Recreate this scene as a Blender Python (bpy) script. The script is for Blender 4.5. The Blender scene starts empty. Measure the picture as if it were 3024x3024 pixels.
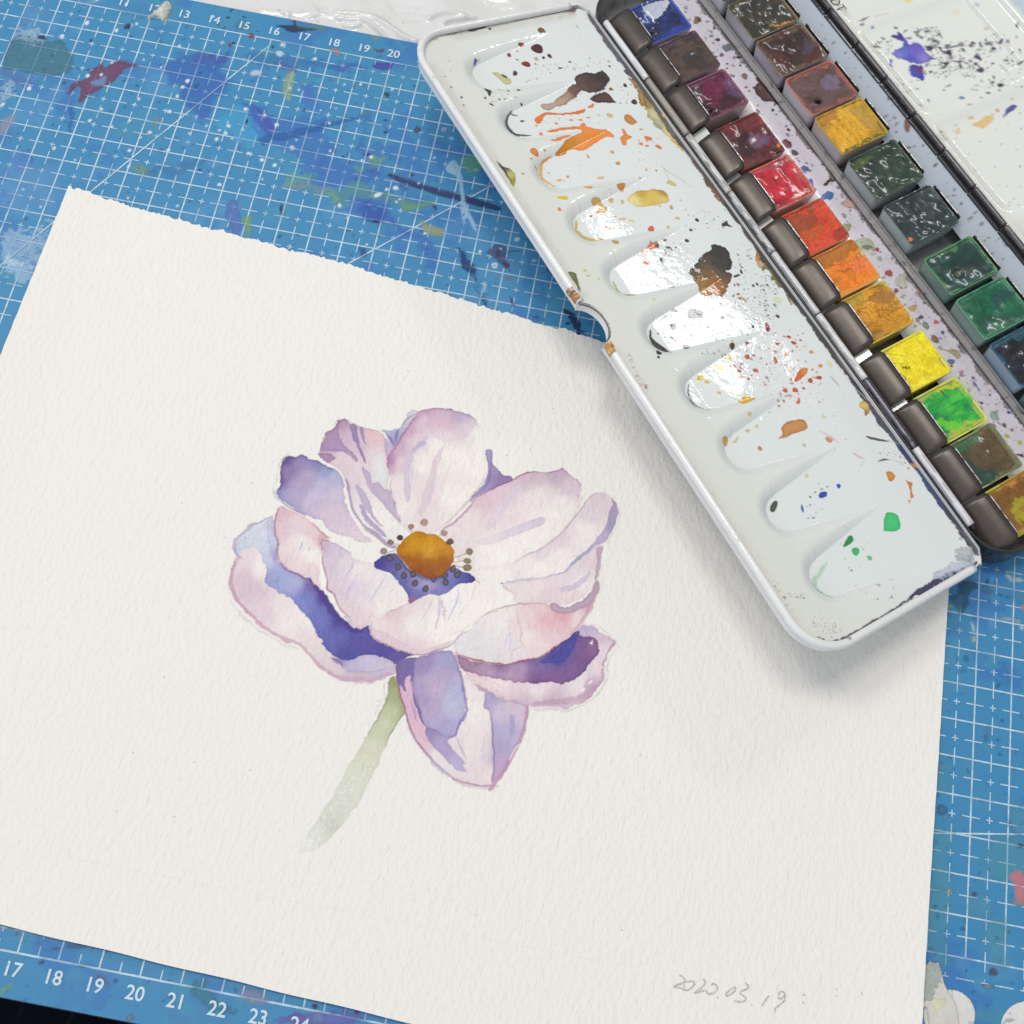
import bpy, bmesh, math, random
import numpy as np
from mathutils import Matrix, Vector

random.seed(7)
rng = np.random.default_rng(11)
S = 0.01                                   # everything below is written in centimetres
scene = bpy.context.scene
col = scene.collection

# ------------------------------------------------------------------ camera
CAM = np.array([26.79031207, -25.1268539, 29.20871583])
RC = np.array([[0.98207735, 0.17861104, 0.06018457],
               [0.18842888, -0.92310408, -0.33522143],
               [-0.00431763, 0.34055388, -0.94021509]])
FOC = 3259.465
cd = bpy.data.cameras.new('camera')
cam = bpy.data.objects.new('camera', cd)
col.objects.link(cam)
m = Matrix.Identity(4)
for i in range(3):
    m[i][0] = RC[0][i]; m[i][1] = -RC[1][i]; m[i][2] = -RC[2][i]; m[i][3] = CAM[i] * S
cam.matrix_world = m
cd.sensor_width = 36.0
cd.lens = FOC / 3024 * 36.0
cd.clip_start = 0.01
cd.clip_end = 20
scene.camera = cam

# ------------------------------------------------------------------ world and lamps
w = bpy.data.worlds.new('World'); scene.world = w
w.use_nodes = True
nt = w.node_tree
for n in list(nt.nodes): nt.nodes.remove(n)
out = nt.nodes.new('ShaderNodeOutputWorld'); bg = nt.nodes.new('ShaderNodeBackground')
tc = nt.nodes.new('ShaderNodeTexCoord'); sx = nt.nodes.new('ShaderNodeSeparateXYZ')
rmp = nt.nodes.new('ShaderNodeValToRGB')
nt.links.new(tc.outputs['Generated'], sx.inputs[0])
mr = nt.nodes.new('ShaderNodeMapRange')
mr.inputs['From Min'].default_value = -0.2; mr.inputs['From Max'].default_value = 1.0
nt.links.new(sx.outputs['Z'], mr.inputs['Value'])
nt.links.new(mr.outputs[0], rmp.inputs[0])
e = rmp.color_ramp.elements
e[0].position = 0.0; e[0].color = (0.60, 0.63, 0.70, 1)
e[1].position = 1.0; e[1].color = (0.93, 0.96, 1.0, 1)
k = rmp.color_ramp.elements.new(0.45); k.color = (0.82, 0.85, 0.92, 1)
k = rmp.color_ramp.elements.new(0.72); k.color = (0.86, 0.89, 0.94, 1)
# the room is brighter and bluer on the side of the window behind the photographer's left
dp = nt.nodes.new('ShaderNodeVectorMath'); dp.operation = 'DOT_PRODUCT'; dp.inputs[1].default_value = (-0.77, -0.64, 0.0)
nt.links.new(tc.outputs['Generated'], dp.inputs[0])
side = nt.nodes.new('ShaderNodeMapRange'); side.inputs['From Min'].default_value = -0.9; side.inputs['From Max'].default_value = 0.9
nt.links.new(dp.outputs['Value'], side.inputs['Value'])
sm = nt.nodes.new('ShaderNodeMix'); sm.data_type = 'RGBA'; sm.inputs['A'].default_value = (0.56, 0.55, 0.54, 1); sm.inputs['B'].default_value = (1.36, 1.40, 1.48, 1)
nt.links.new(side.outputs[0], sm.inputs['Factor'])
mu = nt.nodes.new('ShaderNodeMix'); mu.data_type = 'RGBA'; mu.blend_type = 'MULTIPLY'; mu.inputs['Factor'].default_value = 1
nt.links.new(rmp.outputs[0], mu.inputs['A']); nt.links.new(sm.outputs['Result'], mu.inputs['B'])
nt.links.new(mu.outputs['Result'], bg.inputs['Color'])
bg.inputs['Strength'].default_value = 0.67
nt.links.new(bg.outputs[0], out.inputs[0])

def area(name, loc, target, sx_, sy_, power, color, roll=0.0):
    l = bpy.data.lights.new(name, 'AREA'); l.shape = 'RECTANGLE'
    l.size = sx_ * S; l.size_y = sy_ * S; l.energy = power; l.color = color
    o = bpy.data.objects.new(name, l); col.objects.link(o)
    o.location = Vector(loc) * S
    d = (Vector(target) - Vector(loc)).normalized()
    q = d.to_track_quat('-Z', 'Y')
    o.rotation_euler = (q.to_matrix() @ Matrix.Rotation(roll, 3, 'Z')).to_euler()
    return o
# ceiling lamp over the left shoulder: gives the soft shadow thrown down and right by the tray
area('ceiling_lamp', (33 - 0.50 * 120, -16 + 0.16 * 120, 0.855 * 120), (26, -12, 0), 24, 24, 3.0, (1.0, 0.93, 0.84))
# skylight high above the far side of the table
area('skylight', (28 - 0.12 * 120, -9 + 0.12 * 120, 0.98 * 120), (28, -12, 0), 26, 26, 3.7, (1.0, 0.94, 0.85))
# tube lamp beyond the table: the blown-out reflections in the tray wells
area('tube_lamp', (76, 97, 98.5), (32, -9, 2), 40, 8, 1.6, (0.96, 0.98, 1.0))

scene.view_settings.view_transform = 'Standard'
scene.view_settings.look = 'None'
scene.view_settings.exposure = 0.0
scene.view_settings.gamma = 1.0
scene.render.engine = 'CYCLES'
scene.cycles.max_bounces = 6
scene.cycles.use_denoising = True

# ------------------------------------------------------------------ geometry of the place
def ray(x, y):
    d = np.stack([(np.asarray(x, float) - 1512) / FOC, (np.asarray(y, float) - 1512) / FOC, np.ones_like(np.asarray(x, float))], -1)
    return d @ RC
def at(x, y, z=0.0):
    d = ray(x, y); return CAM + d * ((z - CAM[2]) / d[..., 2])[..., None]
TR = np.array([25.97, 2.81, 1.3]); BR = np.array([39.86, -13.73, 1.3])
EA = (BR - TR) / np.linalg.norm(BR - TR); EB = np.array([-EA[1], EA[0], 0.0])
EW = np.array([34.65, -18.11, 3.0]) - BR; FW = np.linalg.norm(EW); EW /= FW
FN = np.cross(EA, EW); FN = FN if FN[2] > 0 else -FN
ANG = math.atan2(EA[1], EA[0])
def loc(x, y, z):                              # point of the photo -> (a, b) in the box frame at height z
    p = at(x, y, z) - TR; return np.stack([p @ EA, p @ EB], -1)
def fl(x, y, h=0.0):                           # point of the photo -> (a, w) on the tilted mixing flap
    d = ray(x, y); o = TR + FN * h
    s = ((o - CAM) @ FN) / (d @ FN); p = CAM + d * s[..., None] - o
    return np.stack([p @ EA, p @ EW], -1)
def box(a, b, z): return TR * [1, 1, 0] + np.multiply.outer(np.asarray(a, float), EA) + np.multiply.outer(np.asarray(b, float), EB) + np.multiply.outer(np.asarray(z, float), [0, 0, 1])
def flap(a, w_, h): return TR + np.multiply.outer(np.asarray(a, float), EA) + np.multiply.outer(np.asarray(w_, float), EW) + np.multiply.outer(np.asarray(h, float), FN)

def lin(c):
    c = np.asarray(c, float) / 255.0
    return np.where(c <= 0.04045, c / 12.92, ((c + 0.055) / 1.055) ** 2.4)
def A(*c):
    c = c[0] if len(c) == 1 else c
    return np.clip(lin(c) * 0.93, 0.002, 0.9)
def sstep(x, a, b):
    t = np.clip((x - a) / (b - a), 0, 1); return t * t * (3 - 2 * t)

def vnoise(ny, nx, cell, seed=0):
    r = np.random.default_rng(seed); gy = int(ny / cell) + 3; gx = int(nx / cell) + 3
    g = r.standard_normal((gy, gx)); y = np.arange(ny) / cell; x = np.arange(nx) / cell
    iy = y.astype(int); ix = x.astype(int); fy = y - iy; fx = x - ix
    fy = (fy * fy * (3 - 2 * fy))[:, None]; fx = (fx * fx * (3 - 2 * fx))[None]
    a = g[np.ix_(iy, ix)]; b = g[np.ix_(iy, ix + 1)]; c = g[np.ix_(iy + 1, ix)]; d = g[np.ix_(iy + 1, ix + 1)]
    return (a * (1 - fx) + b * fx) * (1 - fy) + (c * (1 - fx) + d * fx) * fy

def vaniso(ny, nx, cy, cx, seed):
    r = np.random.default_rng(seed); g = vnoise(max(int(ny / cy) + 3, 4), max(int(nx / cx) + 3, 4), 1.01, seed)
    y = np.arange(ny) / cy; x = np.arange(nx) / cx; iy = y.astype(int); ix = x.astype(int); fy = (y - iy)[:, None]; fx = (x - ix)[None]
    a = g[np.ix_(iy, ix)]; b = g[np.ix_(iy, ix + 1)]; c = g[np.ix_(iy + 1, ix)]; d = g[np.ix_(iy + 1, ix + 1)]
    return (a * (1 - fx) + b * fx) * (1 - fy) + (c * (1 - fx) + d * fx) * fy

def smooth(P, closed=True, n=3):
    P = np.asarray(P, float); N = len(P)
    if N < 3: return P
    out = []
    rngi = range(N) if closed else range(N - 1)
    for i in rngi:
        if closed: p0, p1, p2, p3 = P[i - 1], P[i], P[(i + 1) % N], P[(i + 2) % N]
        else: p0, p1, p2, p3 = P[max(i - 1, 0)], P[i], P[i + 1], P[min(i + 2, N - 1)]
        for t in np.arange(n) / n:
            out.append(0.5 * ((2 * p1) + (-p0 + p2) * t + (2 * p0 - 5 * p1 + 4 * p2 - p3) * t * t + (-p0 + 3 * p1 - 3 * p2 + p3) * t ** 3))
    if not closed: out.append(P[-1])
    return np.array(out)

class Canvas:
    """A rectangle of a real surface in cm, sampled on a grid; pigment is laid on it as washes, strokes and drops."""
    def __init__(s, x0, x1, y0, y1, step, conv, base=(1, 1, 1), seed=1):
        s.x = np.arange(x0, x1 + step * 0.5, step); s.y = np.arange(y0, y1 + step * 0.5, step)
        s.step = step; s.conv = conv; s.ny, s.nx = len(s.y), len(s.x)
        s.X, s.Y = np.meshgrid(s.x, s.y)
        s.c = np.ones((s.ny, s.nx, 3)) * np.asarray(base); s.a = np.zeros((s.ny, s.nx)); s.id = np.zeros((s.ny, s.nx), int)
        f = lambda c, k: vnoise(s.ny, s.nx, max(c / step, 1.01), seed * 10 + k)
        s.n1 = 0.6 * f(.35, 1) + .35 * f(.12, 2) + .25 * f(.05, 3); s.n2 = 0.6 * f(.35, 4) + .35 * f(.12, 5) + .25 * f(.05, 6)
        s.g = .5 * f(.6, 7) + .45 * f(.2, 8) + .4 * f(.07, 9); s.f = f(.035, 10)
        s.WX = s.X; s.WY = s.Y
    def Z(s, pts, zo):                               # points read off a zoomed view (ox, oy, scale)
        p = np.asarray(pts, float); return s.conv(zo[0] + p[:, 0] / zo[2], zo[1] + p[:, 1] / zo[2])
    def win(s, P, pad):
        i0 = max(int((P[:, 0].min() - pad - s.x[0]) / s.step), 0); i1 = min(int((P[:, 0].max() + pad - s.x[0]) / s.step) + 2, s.nx)
        j0 = max(int((P[:, 1].min() - pad - s.y[0]) / s.step), 0); j1 = min(int((P[:, 1].max() + pad - s.y[0]) / s.step) + 2, s.ny)
        return (slice(j0, j1), slice(i0, i1)) if i1 > i0 and j1 > j0 else None
    def put(s, w, cov, c):
        s.c[w] = s.c[w] * (1 - cov[..., None]) + c * cov[..., None]
        s.a[w] = 1 - (1 - s.a[w]) * (1 - cov)
    def wash(s, pts, zo, c, ctl=None, edge=.35, ew=.035, rough=.03, alpha=1.0, gran=.05, soft=None, id=0, sub=3, raw=False):
        P = np.asarray(pts, float) if raw else s.Z(pts, zo)
        P = smooth(P, True, sub); w = s.win(P, .1 + rough * 2)
        if w is None: return
        x = (s.X[w] + s.n1[w] * rough).astype(np.float32); y = (s.Y[w] + s.n2[w] * rough).astype(np.float32)
        d2 = np.full(x.shape, 1e9, np.float32); ins = np.zeros(x.shape, bool)
        Q = np.roll(P, -1, 0)
        for (ax, ay), (bx, by) in zip(P, Q):
            ex, ey = bx - ax, by - ay; L = ex * ex + ey * ey + 1e-12
            t = np.clip(((x - ax) * ex + (y - ay) * ey) / L, 0, 1)
            d2 = np.minimum(d2, (x - ax - t * ex) ** 2 + (y - ay - t * ey) ** 2)
            if ay != by:
                cr = ((ay > y) != (by > y)) & (x < ex * (y - ay) / (by - ay) + ax); ins ^= cr
        d = np.sqrt(d2) * np.where(ins, 1, -1)
        soft = soft or s.step * 1.2
        cov = np.clip(d / soft + .5, 0, 1) * alpha
        if ctl:
            C = s.Z([q[0] for q in ctl], zo) if not raw else np.array([q[0] for q in ctl], float)
            num = 0; den = 0
            for (cx, cy), q in zip(C, ctl):
                wt = 1 / ((x - cx) ** 2 + (y - cy) ** 2 + .015) ** 1.7
                num = num + wt[..., None] * A(q[1]); den = den + wt
            cc = num / den[..., None]
        else: cc = np.ones(x.shape + (3,)) * A(c)
        k = edge * np.exp(-np.maximum(d, 0) / ew) * (1 + .5 * s.g[w])
        cc = cc ** (1 + np.clip(k, 0, 3))[..., None]
        cc = cc * (1 + gran * (s.g[w] * .7 + s.f[w] * .5))[..., None]
        s.put(w, cov, np.clip(cc, 0, .92))
        if id: s.id[w] = np.where(cov > .45, id, s.id[w])
    def stroke(s, pts, zo, c, wd, alpha=1.0, rough=.02, soft=None, taper=True, gran=.1, dry=0.0, raw=False, id=0):
        P = np.asarray(pts, float) if raw else s.Z(pts, zo)
        P = smooth(P, False, 4); w = s.win(P, wd + .1)
        if w is None: return
        x = s.X[w] + s.n1[w] * rough; y = s.Y[w] + s.n2[w] * rough; best = np.full(x.shape, 1e9); n = len(P) - 1
        for i in range(n):
            ax, ay = P[i]; ex, ey = P[i + 1] - P[i]; L = ex * ex + ey * ey + 1e-12
            t = np.clip(((x - ax) * ex + (y - ay) * ey) / L, 0, 1); dd = np.hypot(x - ax - t * ex, y - ay - t * ey)
            if taper: u = (i + t) / n; dd = dd + wd * .45 * (1 - np.sin(np.pi * np.clip(u, .04, .96)) ** .5)
            best = np.minimum(best, dd)
        soft = soft or s.step * 1.2
        cov = np.clip((wd / 2 - best) / soft + .5, 0, 1) * alpha
        if dry: cov = cov * np.clip(.5 + (s.g[w] + s.f[w] * .5) * dry * 2 + (1 - dry), 0, 1)
        s.put(w, cov, A(c) * (1 + gran * s.g[w])[..., None])
        if id: s.id[w] = np.where(cov > .45, id, s.id[w])
    def drop(s, cx, cy, rx, ry, c, th=0.0, edge=.75, alpha=1.0, ew=.022, soft=None):   # canvas coordinates, cm
        w = s.win(np.array([[cx, cy]]), max(rx, ry) * 1.5 + .02)
        if w is None: return
        ph = random.random() * 6.3; x = s.X[w] - cx; y = s.Y[w] - cy
        u = (x * math.cos(th) + y * math.sin(th)) / rx; v = (-x * math.sin(th) + y * math.cos(th)) / ry
        r = np.hypot(u, v) * (1 + .10 * np.sin(2 * np.arctan2(v, u) + ph) + .07 * np.sin(3 * np.arctan2(v, u) + 2 * ph))
        d = (1 - r) * min(rx, ry); cov = np.clip(d / (soft or s.step * 1.1) + .5, 0, 1) * alpha
        cc = A(c) ** (1 + edge * np.exp(-np.maximum(d, 0) / ew))[..., None]
        s.put(w, cov, cc)
    def drops(s, L, zo, c):                       # (x, y, rx, ry[, colour[, tilt]]) in view pixels
        for q in L:
            p0, p1, p2 = s.Z([(q[0], q[1]), (q[0] + q[2], q[1]), (q[0], q[1] + q[3])], zo)
            cc = q[4] if len(q) > 4 and q[4] else c; t = math.atan2(p1[1] - p0[1], p1[0] - p0[0]) + (q[5] if len(q) > 5 else 0)
            s.drop(p0[0], p0[1], max(np.hypot(*(p1 - p0)), .012), max(np.hypot(*(p2 - p0)), .012), cc, t)
    def scatter(s, pts, zo, n, r0, r1, cols, alpha=.9, seed=0):      # fine splatter inside a polygon
        P = s.Z(pts, zo); r = random.Random(seed); x0, y0 = P.min(0); x1, y1 = P.max(0); k = 0; t = 0
        while k < n and t < n * 30:
            t += 1; x = r.uniform(x0, x1); y = r.uniform(y0, y1); ins = False
            for (ax, ay), (bx, by) in zip(P, np.roll(P, -1, 0)):
                if (ay > y) != (by > y) and x < (bx - ax) * (y - ay) / (by - ay) + ax: ins = not ins
            if not ins: continue
            k += 1; rr = r0 + (r1 - r0) * r.random() ** 3
            s.drop(x, y, rr * r.uniform(.8, 1.7), rr, r.choice(cols), r.uniform(0, 3), alpha=alpha * r.uniform(.6, 1))

# ------------------------------------------------------------------ object helpers
BASE = {}
def link(o, parent=None):
    col.objects.link(o)
    if parent: o.parent = parent
    return o
def thing(name, label, cat, base=(0, 0, 0), rz=0.0, group=None):
    o = bpy.data.objects.new(name, None); o.empty_display_size = .01
    o.location = Vector(base) * S; o.rotation_euler = (0, 0, rz)
    o['label'] = label; o['category'] = cat
    if group: o['group'] = group
    BASE[o.name] = np.asarray(base, float); return link(o)
def tag(o, label, cat, group=None):
    o['label'] = label; o['category'] = cat
    if group: o['group'] = group
    return o
def struct(o): o['kind'] = 'structure'; return o

def base_of(parent):
    while parent is not None:
        if parent.name in BASE: return BASE[parent.name]
        parent = parent.parent
    return np.zeros(3)
def raw_mesh(name, V, F, mat, parent=None, C=None, N=None, smooth_=True, local=False, base=None):
    V = np.asarray(V, float); b = np.zeros(3) if local else (np.asarray(base, float) if base is not None else base_of(parent))
    me = bpy.data.meshes.new(name); V2 = (V - b) * S
    if isinstance(F, np.ndarray) and F.ndim == 2:
        k = F.shape[1]; me.vertices.add(len(V)); me.vertices.foreach_set('co', V2.astype(np.float32).ravel())
        me.loops.add(F.size); me.loops.foreach_set('vertex_index', F.astype(np.int32).ravel())
        me.polygons.add(len(F)); me.polygons.foreach_set('loop_start', np.arange(0, F.size, k, dtype=np.int32))
        me.update(calc_edges=True)
    else: me.from_pydata(V2.tolist(), [], [list(f) for f in F]); me.update()
    if C is not None:
        C = np.asarray(C, float)
        at_ = me.color_attributes.new('Col', 'FLOAT_COLOR', 'POINT')
        at_.data.foreach_set('color', np.c_[C, np.ones(len(C))].astype(np.float32).ravel())
    me.polygons.foreach_set('use_smooth', np.full(len(me.polygons), smooth_, dtype=bool))
    if N is not None: me.normals_split_custom_set_from_vertices(N.astype(np.float32).tolist())
    me.materials.append(mat)
    o = bpy.data.objects.new(name, me)
    if base is not None and parent is None: o.location = Vector(base) * S; BASE[o.name] = b
    return link(o, parent)

def grid_normals(P):
    dy = np.gradient(P, axis=0); dx = np.gradient(P, axis=1); N = np.cross(dx, dy)
    N /= np.linalg.norm(N, axis=-1, keepdims=True) + 1e-12; return N
def grid_mesh(name, P, C, mat, parent=None, fmask=None, up=(0, 0, 1), N=None, local=False, base=None, custom=True):
    ny, nx = P.shape[:2]; idx = np.arange(ny * nx).reshape(ny, nx)
    Q = np.stack([idx[:-1, :-1], idx[:-1, 1:], idx[1:, 1:], idx[1:, :-1]], -1)
    G = grid_normals(P); u_ = np.asarray(up, float)
    if (G.reshape(-1, 3) @ u_).mean() < 0: G = -G; Q = Q[..., ::-1]
    if N is None: N = G
    elif (N.reshape(-1, 3) @ u_).mean() < 0: N = -N
    Q = Q[fmask] if fmask is not None else Q.reshape(-1, 4)
    if not len(Q): return None
    used, inv = np.unique(Q.ravel(), return_inverse=True)
    return raw_mesh(name, P.reshape(-1, 3)[used], inv.reshape(-1, 4), mat, parent, C.reshape(-1, 3)[used] if C is not None else None,
                    N.reshape(-1, 3)[used] if custom else None, local=local, base=base)

def tube(P, r, seg=10, up=(0, 0, 1), cap=True, squash=1.0):
    P = np.asarray(P, float); n = len(P); V = []; F = []
    T = np.gradient(P, axis=0); T /= np.linalg.norm(T, axis=1, keepdims=True)
    U = np.asarray(up, float); rr = np.broadcast_to(r, (n,))
    for i in range(n):
        sd = np.cross(T[i], U); sd /= np.linalg.norm(sd); u = np.cross(sd, T[i])
        for k_ in range(seg):
            t = 2 * math.pi * k_ / seg; V.append(P[i] + rr[i] * (math.cos(t) * sd + math.sin(t) * u * squash))
    for i in range(n - 1):
        for k_ in range(seg):
            a_, b_ = i * seg + k_, i * seg + (k_ + 1) % seg; F.append([a_, a_ + seg, b_ + seg, b_])
    if cap: F.append(list(range(seg))); F.append([(n - 1) * seg + k_ for k_ in range(seg)][::-1])
    return V, F
def loft(rings, close_top=False, close_bot=False):
    V = []; F = []; n = len(rings[0])
    for r_ in rings: V += [tuple(p) for p in r_]
    for i in range(len(rings) - 1):
        for k_ in range(n):
            a_, b_ = i * n + k_, i * n + (k_ + 1) % n; F.append([a_, b_, b_ + n, a_ + n])
    if close_bot: F.append(list(range(n))[::-1])
    if close_top: F.append([(len(rings) - 1) * n + k_ for k_ in range(n)])
    return V, F
def merge(parts):
    V = []; F = []
    for v, f in parts:
        o = len(V); V += [tuple(p) for p in v]; F += [[i + o for i in q] for q in f]
    return V, F
def boxvf(c, e0, e1, e2):                        # centre and three half-edge vectors
    c, e0, e1, e2 = map(lambda v: np.asarray(v, float), (c, e0, e1, e2)); V = []
    for i in (-1, 1):
        for j in (-1, 1):
            for k_ in (-1, 1): V.append(c + i * e0 + j * e1 + k_ * e2)
    F = [[0, 1, 3, 2], [4, 6, 7, 5], [0, 4, 5, 1], [2, 3, 7, 6], [0, 2, 6, 4], [1, 5, 7, 3]]
    if np.dot(np.cross(e0, e1), e2) < 0: F = [f[::-1] for f in F]
    return V, F

# ------------------------------------------------------------------ materials
def material(name, color=None, rough=.5, coat=0.0, spec=.5, bump=None, metal=0.0, vary=None, croug=.06, trans=0.0, sub=0.0):
    m_ = bpy.data.materials.new(name); m_.use_nodes = True; nt = m_.node_tree; b = nt.nodes['Principled BSDF']
    b.inputs['Roughness'].default_value = rough; b.inputs['Specular IOR Level'].default_value = spec
    b.inputs['Coat Weight'].default_value = coat; b.inputs['Coat Roughness'].default_value = croug; b.inputs['Metallic'].default_value = metal
    geo = nt.nodes.new('ShaderNodeNewGeometry')
    if color is None:
        a_ = nt.nodes.new('ShaderNodeAttribute'); a_.attribute_name = 'Col'; src = a_.outputs['Color']
    else:
        r_ = nt.nodes.new('ShaderNodeRGB'); r_.outputs[0].default_value = (*color, 1); src = r_.outputs[0]
    if vary:                                     # (noise scale per metre, amount[, second colour])
        nz = nt.nodes.new('ShaderNodeTexNoise'); nz.inputs['Scale'].default_value = vary[0]; nz.inputs['Detail'].default_value = 6
        nz.inputs['Roughness'].default_value = .65
        nt.links.new(geo.outputs['Position'], nz.inputs['Vector'])
        mx = nt.nodes.new('ShaderNodeMix'); mx.data_type = 'RGBA'; mx.blend_type = 'MIX'
        if len(vary) > 2:
            rp = nt.nodes.new('ShaderNodeMapRange'); rp.inputs['From Min'].default_value = vary[3] if len(vary) > 3 else .5
            rp.inputs['From Max'].default_value = (vary[3] if len(vary) > 3 else .5) + .12; rp.inputs['To Max'].default_value = vary[1]
            nt.links.new(nz.outputs['Fac'], rp.inputs['Value']); nt.links.new(rp.outputs[0], mx.inputs['Factor'])
            nt.links.new(src, mx.inputs['A']); mx.inputs['B'].default_value = (*vary[2], 1); src = mx.outputs['Result']
        else:
            mx.blend_type = 'MULTIPLY'; mx.inputs['Factor'].default_value = 1
            rp = nt.nodes.new('ShaderNodeMapRange'); rp.inputs['From Min'].default_value = .25; rp.inputs['From Max'].default_value = .75
            rp.inputs['To Min'].default_value = 1 - vary[1]; rp.inputs['To Max'].default_value = 1 + vary[1]
            nt.links.new(nz.outputs['Fac'], rp.inputs['Value']); nt.links.new(src, mx.inputs['A']); nt.links.new(rp.outputs[0], mx.inputs['B']); src = mx.outputs['Result']
    nt.links.new(src, b.inputs['Base Color'])
    if bump:                                     # list of (scale vector, detail, strength, distance)
        prev = None
        for sc, det, st, dist in bump:
            mp = nt.nodes.new('ShaderNodeMapping'); mp.inputs['Scale'].default_value = sc
            nt.links.new(geo.outputs['Position'], mp.inputs['Vector'])
            nz = nt.nodes.new('ShaderNodeTexNoise'); nz.inputs['Scale'].default_value = 1; nz.inputs['Detail'].default_value = det
            nt.links.new(mp.outputs[0], nz.inputs['Vector'])
            bp = nt.nodes.new('ShaderNodeBump'); bp.inputs['Strength'].default_value = st; bp.inputs['Distance'].default_value = dist
            nt.links.new(nz.outputs['Fac'], bp.inputs['Height'])
            if prev: nt.links.new(prev.outputs[0], bp.inputs['Normal'])
            prev = bp
        nt.links.new(prev.outputs[0], b.inputs['Normal'])
        if coat: nt.links.new(prev.outputs[0], b.inputs['Coat Normal'])
    if sub: b.inputs['Subsurface Weight'].default_value = sub
    return m_

# ================================================================== TABLE, CLOTH, CUTTING MAT
matconv = lambda x, y: at(x, y, 0.0)[..., :2] * [1, -1]
M_TABLE = material('white_plastic', None, .3, .6, bump=[((90, 90, 90), 4, .2, .002), ((26, 46, 26), 4, .5, .008)], vary=(60, .04))
tcv = Canvas(-12, 62, -26, 0.4, .12, matconv, A(228, 228, 226), seed=3)
tcv.n = 0
th = np.zeros_like(tcv.X)
def ridge(h, cv, pts, zo, wd, ht):
    P = smooth(cv.Z(pts, zo), False, 4); w_ = cv.win(P, wd * 2)
    if w_ is None: return
    best = np.full(cv.X[w_].shape, 1e9)
    for i in range(len(P) - 1):
        a_ = P[i]; e_ = P[i + 1] - a_; t = np.clip(((cv.X[w_] - a_[0]) * e_[0] + (cv.Y[w_] - a_[1]) * e_[1]) / (e_ @ e_ + 1e-9), 0, 1)
        best = np.minimum(best, np.hypot(cv.X[w_] - a_[0] - t * e_[0], cv.Y[w_] - a_[1] - t * e_[1]))
    h[w_] += ht * np.exp(-(best / wd) ** 2)
T1 = (700, 0, 2.76)
tcv2 = Canvas(12, 34, -9, -.75, .05, matconv, A(226, 226, 223), seed=4)
th2 = .09 * vnoise(tcv2.ny, tcv2.nx, 30, 5) + .012 * vnoise(tcv2.ny, tcv2.nx, 9, 6)
for pts, wd, ht in (([(800, 60), (860, 60), (1000, 70), (1120, 100), (1240, 170), (1340, 250), (1450, 310)], .10, .10),
                    ([(820, 100), (920, 110), (1040, 115), (1120, 170), (1180, 230), (1240, 290)], .08, .09),
                    ([(870, 150), (930, 160), (990, 150)], .10, .07), ([(1560, 120), (1640, 80), (1760, 60), (1850, 70)], .10, .08),
                    ([(1690, 150), (1760, 120), (1880, 90), (1932, 85)], .08, .08), ([(380, 50), (400, 60), (400, 90)], .08, .05),
                    ([(560, 90), (680, 60), (800, 90)], .06, .03), ([(200, 20), (420, 60), (640, 40)], .08, .03)):
    ridge(th2, tcv2, pts, T1, wd, ht * 1.6)
tcv2.drops([(330, 25, 6, 5), (262, 78, 7, 5), (548, 158, 4, 4), (600, 155, 4, 3), (650, 118, 4, 3), (500, 140, 4, 3), (1350, 130, 3, 3)], T1, (150, 140, 140))
tcv2.scatter([(0, 0), (1500, 0), (1500, 200), (0, 60)], T1, 40, .006, .02, [(170, 165, 165)], alpha=.5, seed=9)
table = thing('work_table', 'white plastic-covered table top under the blue cutting mat', 'table', (20, 10, -.3))
P = np.stack([tcv2.X, -tcv2.Y, -.30 + th2 - .1 * (tcv2.Y > -0.9)], -1)
grid_mesh('plastic_cover', P, tcv2.c, M_TABLE, table)
M_TABLE2 = material('white_table', tuple(A(224, 224, 221)), .4, vary=(40, .04))
def flat_quads(rects, z): return merge([([(x0, -y1, z), (x1, -y1, z), (x1, -y0, z), (x0, -y0, z)], [[0, 1, 2, 3]]) for x0, x1, y0, y1 in rects])
V, F = merge([boxvf((17, 6.3, -1.75), (38, 0, 0), (0, 35.2, 0), (0, 0, 1.3))])
raw_mesh('table_top', V, F, M_TABLE2, table, smooth_=False)

M_CLOTH = material('dark_cloth', None, .95, spec=.1, bump=[((1500, 1500, 1500), 2, .5, .0006)])
ccv = Canvas(4, 34, 28.4, 40, .06, matconv, A(14, 15, 26), seed=8)
for i, x in enumerate(np.arange(5, 33, 1.37)):
    ccv.stroke([(x, 28), (x - .3, 33), (x + .1, 40)], None, (42, 44, 62), .06, .5, raw=True, taper=False, dry=.6)
ch = .5 * vnoise(ccv.ny, ccv.nx, 60, 3) + .12 * vnoise(ccv.ny, ccv.nx, 18, 4)
P = np.stack([ccv.X, -ccv.Y, -5 + ch], -1)
tag(grid_mesh('dark_cloth', P, ccv.c, M_CLOTH, base=(15, -32, -5)), 'dark navy pinstriped cloth below the near edge of the table', 'cloth')

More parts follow.
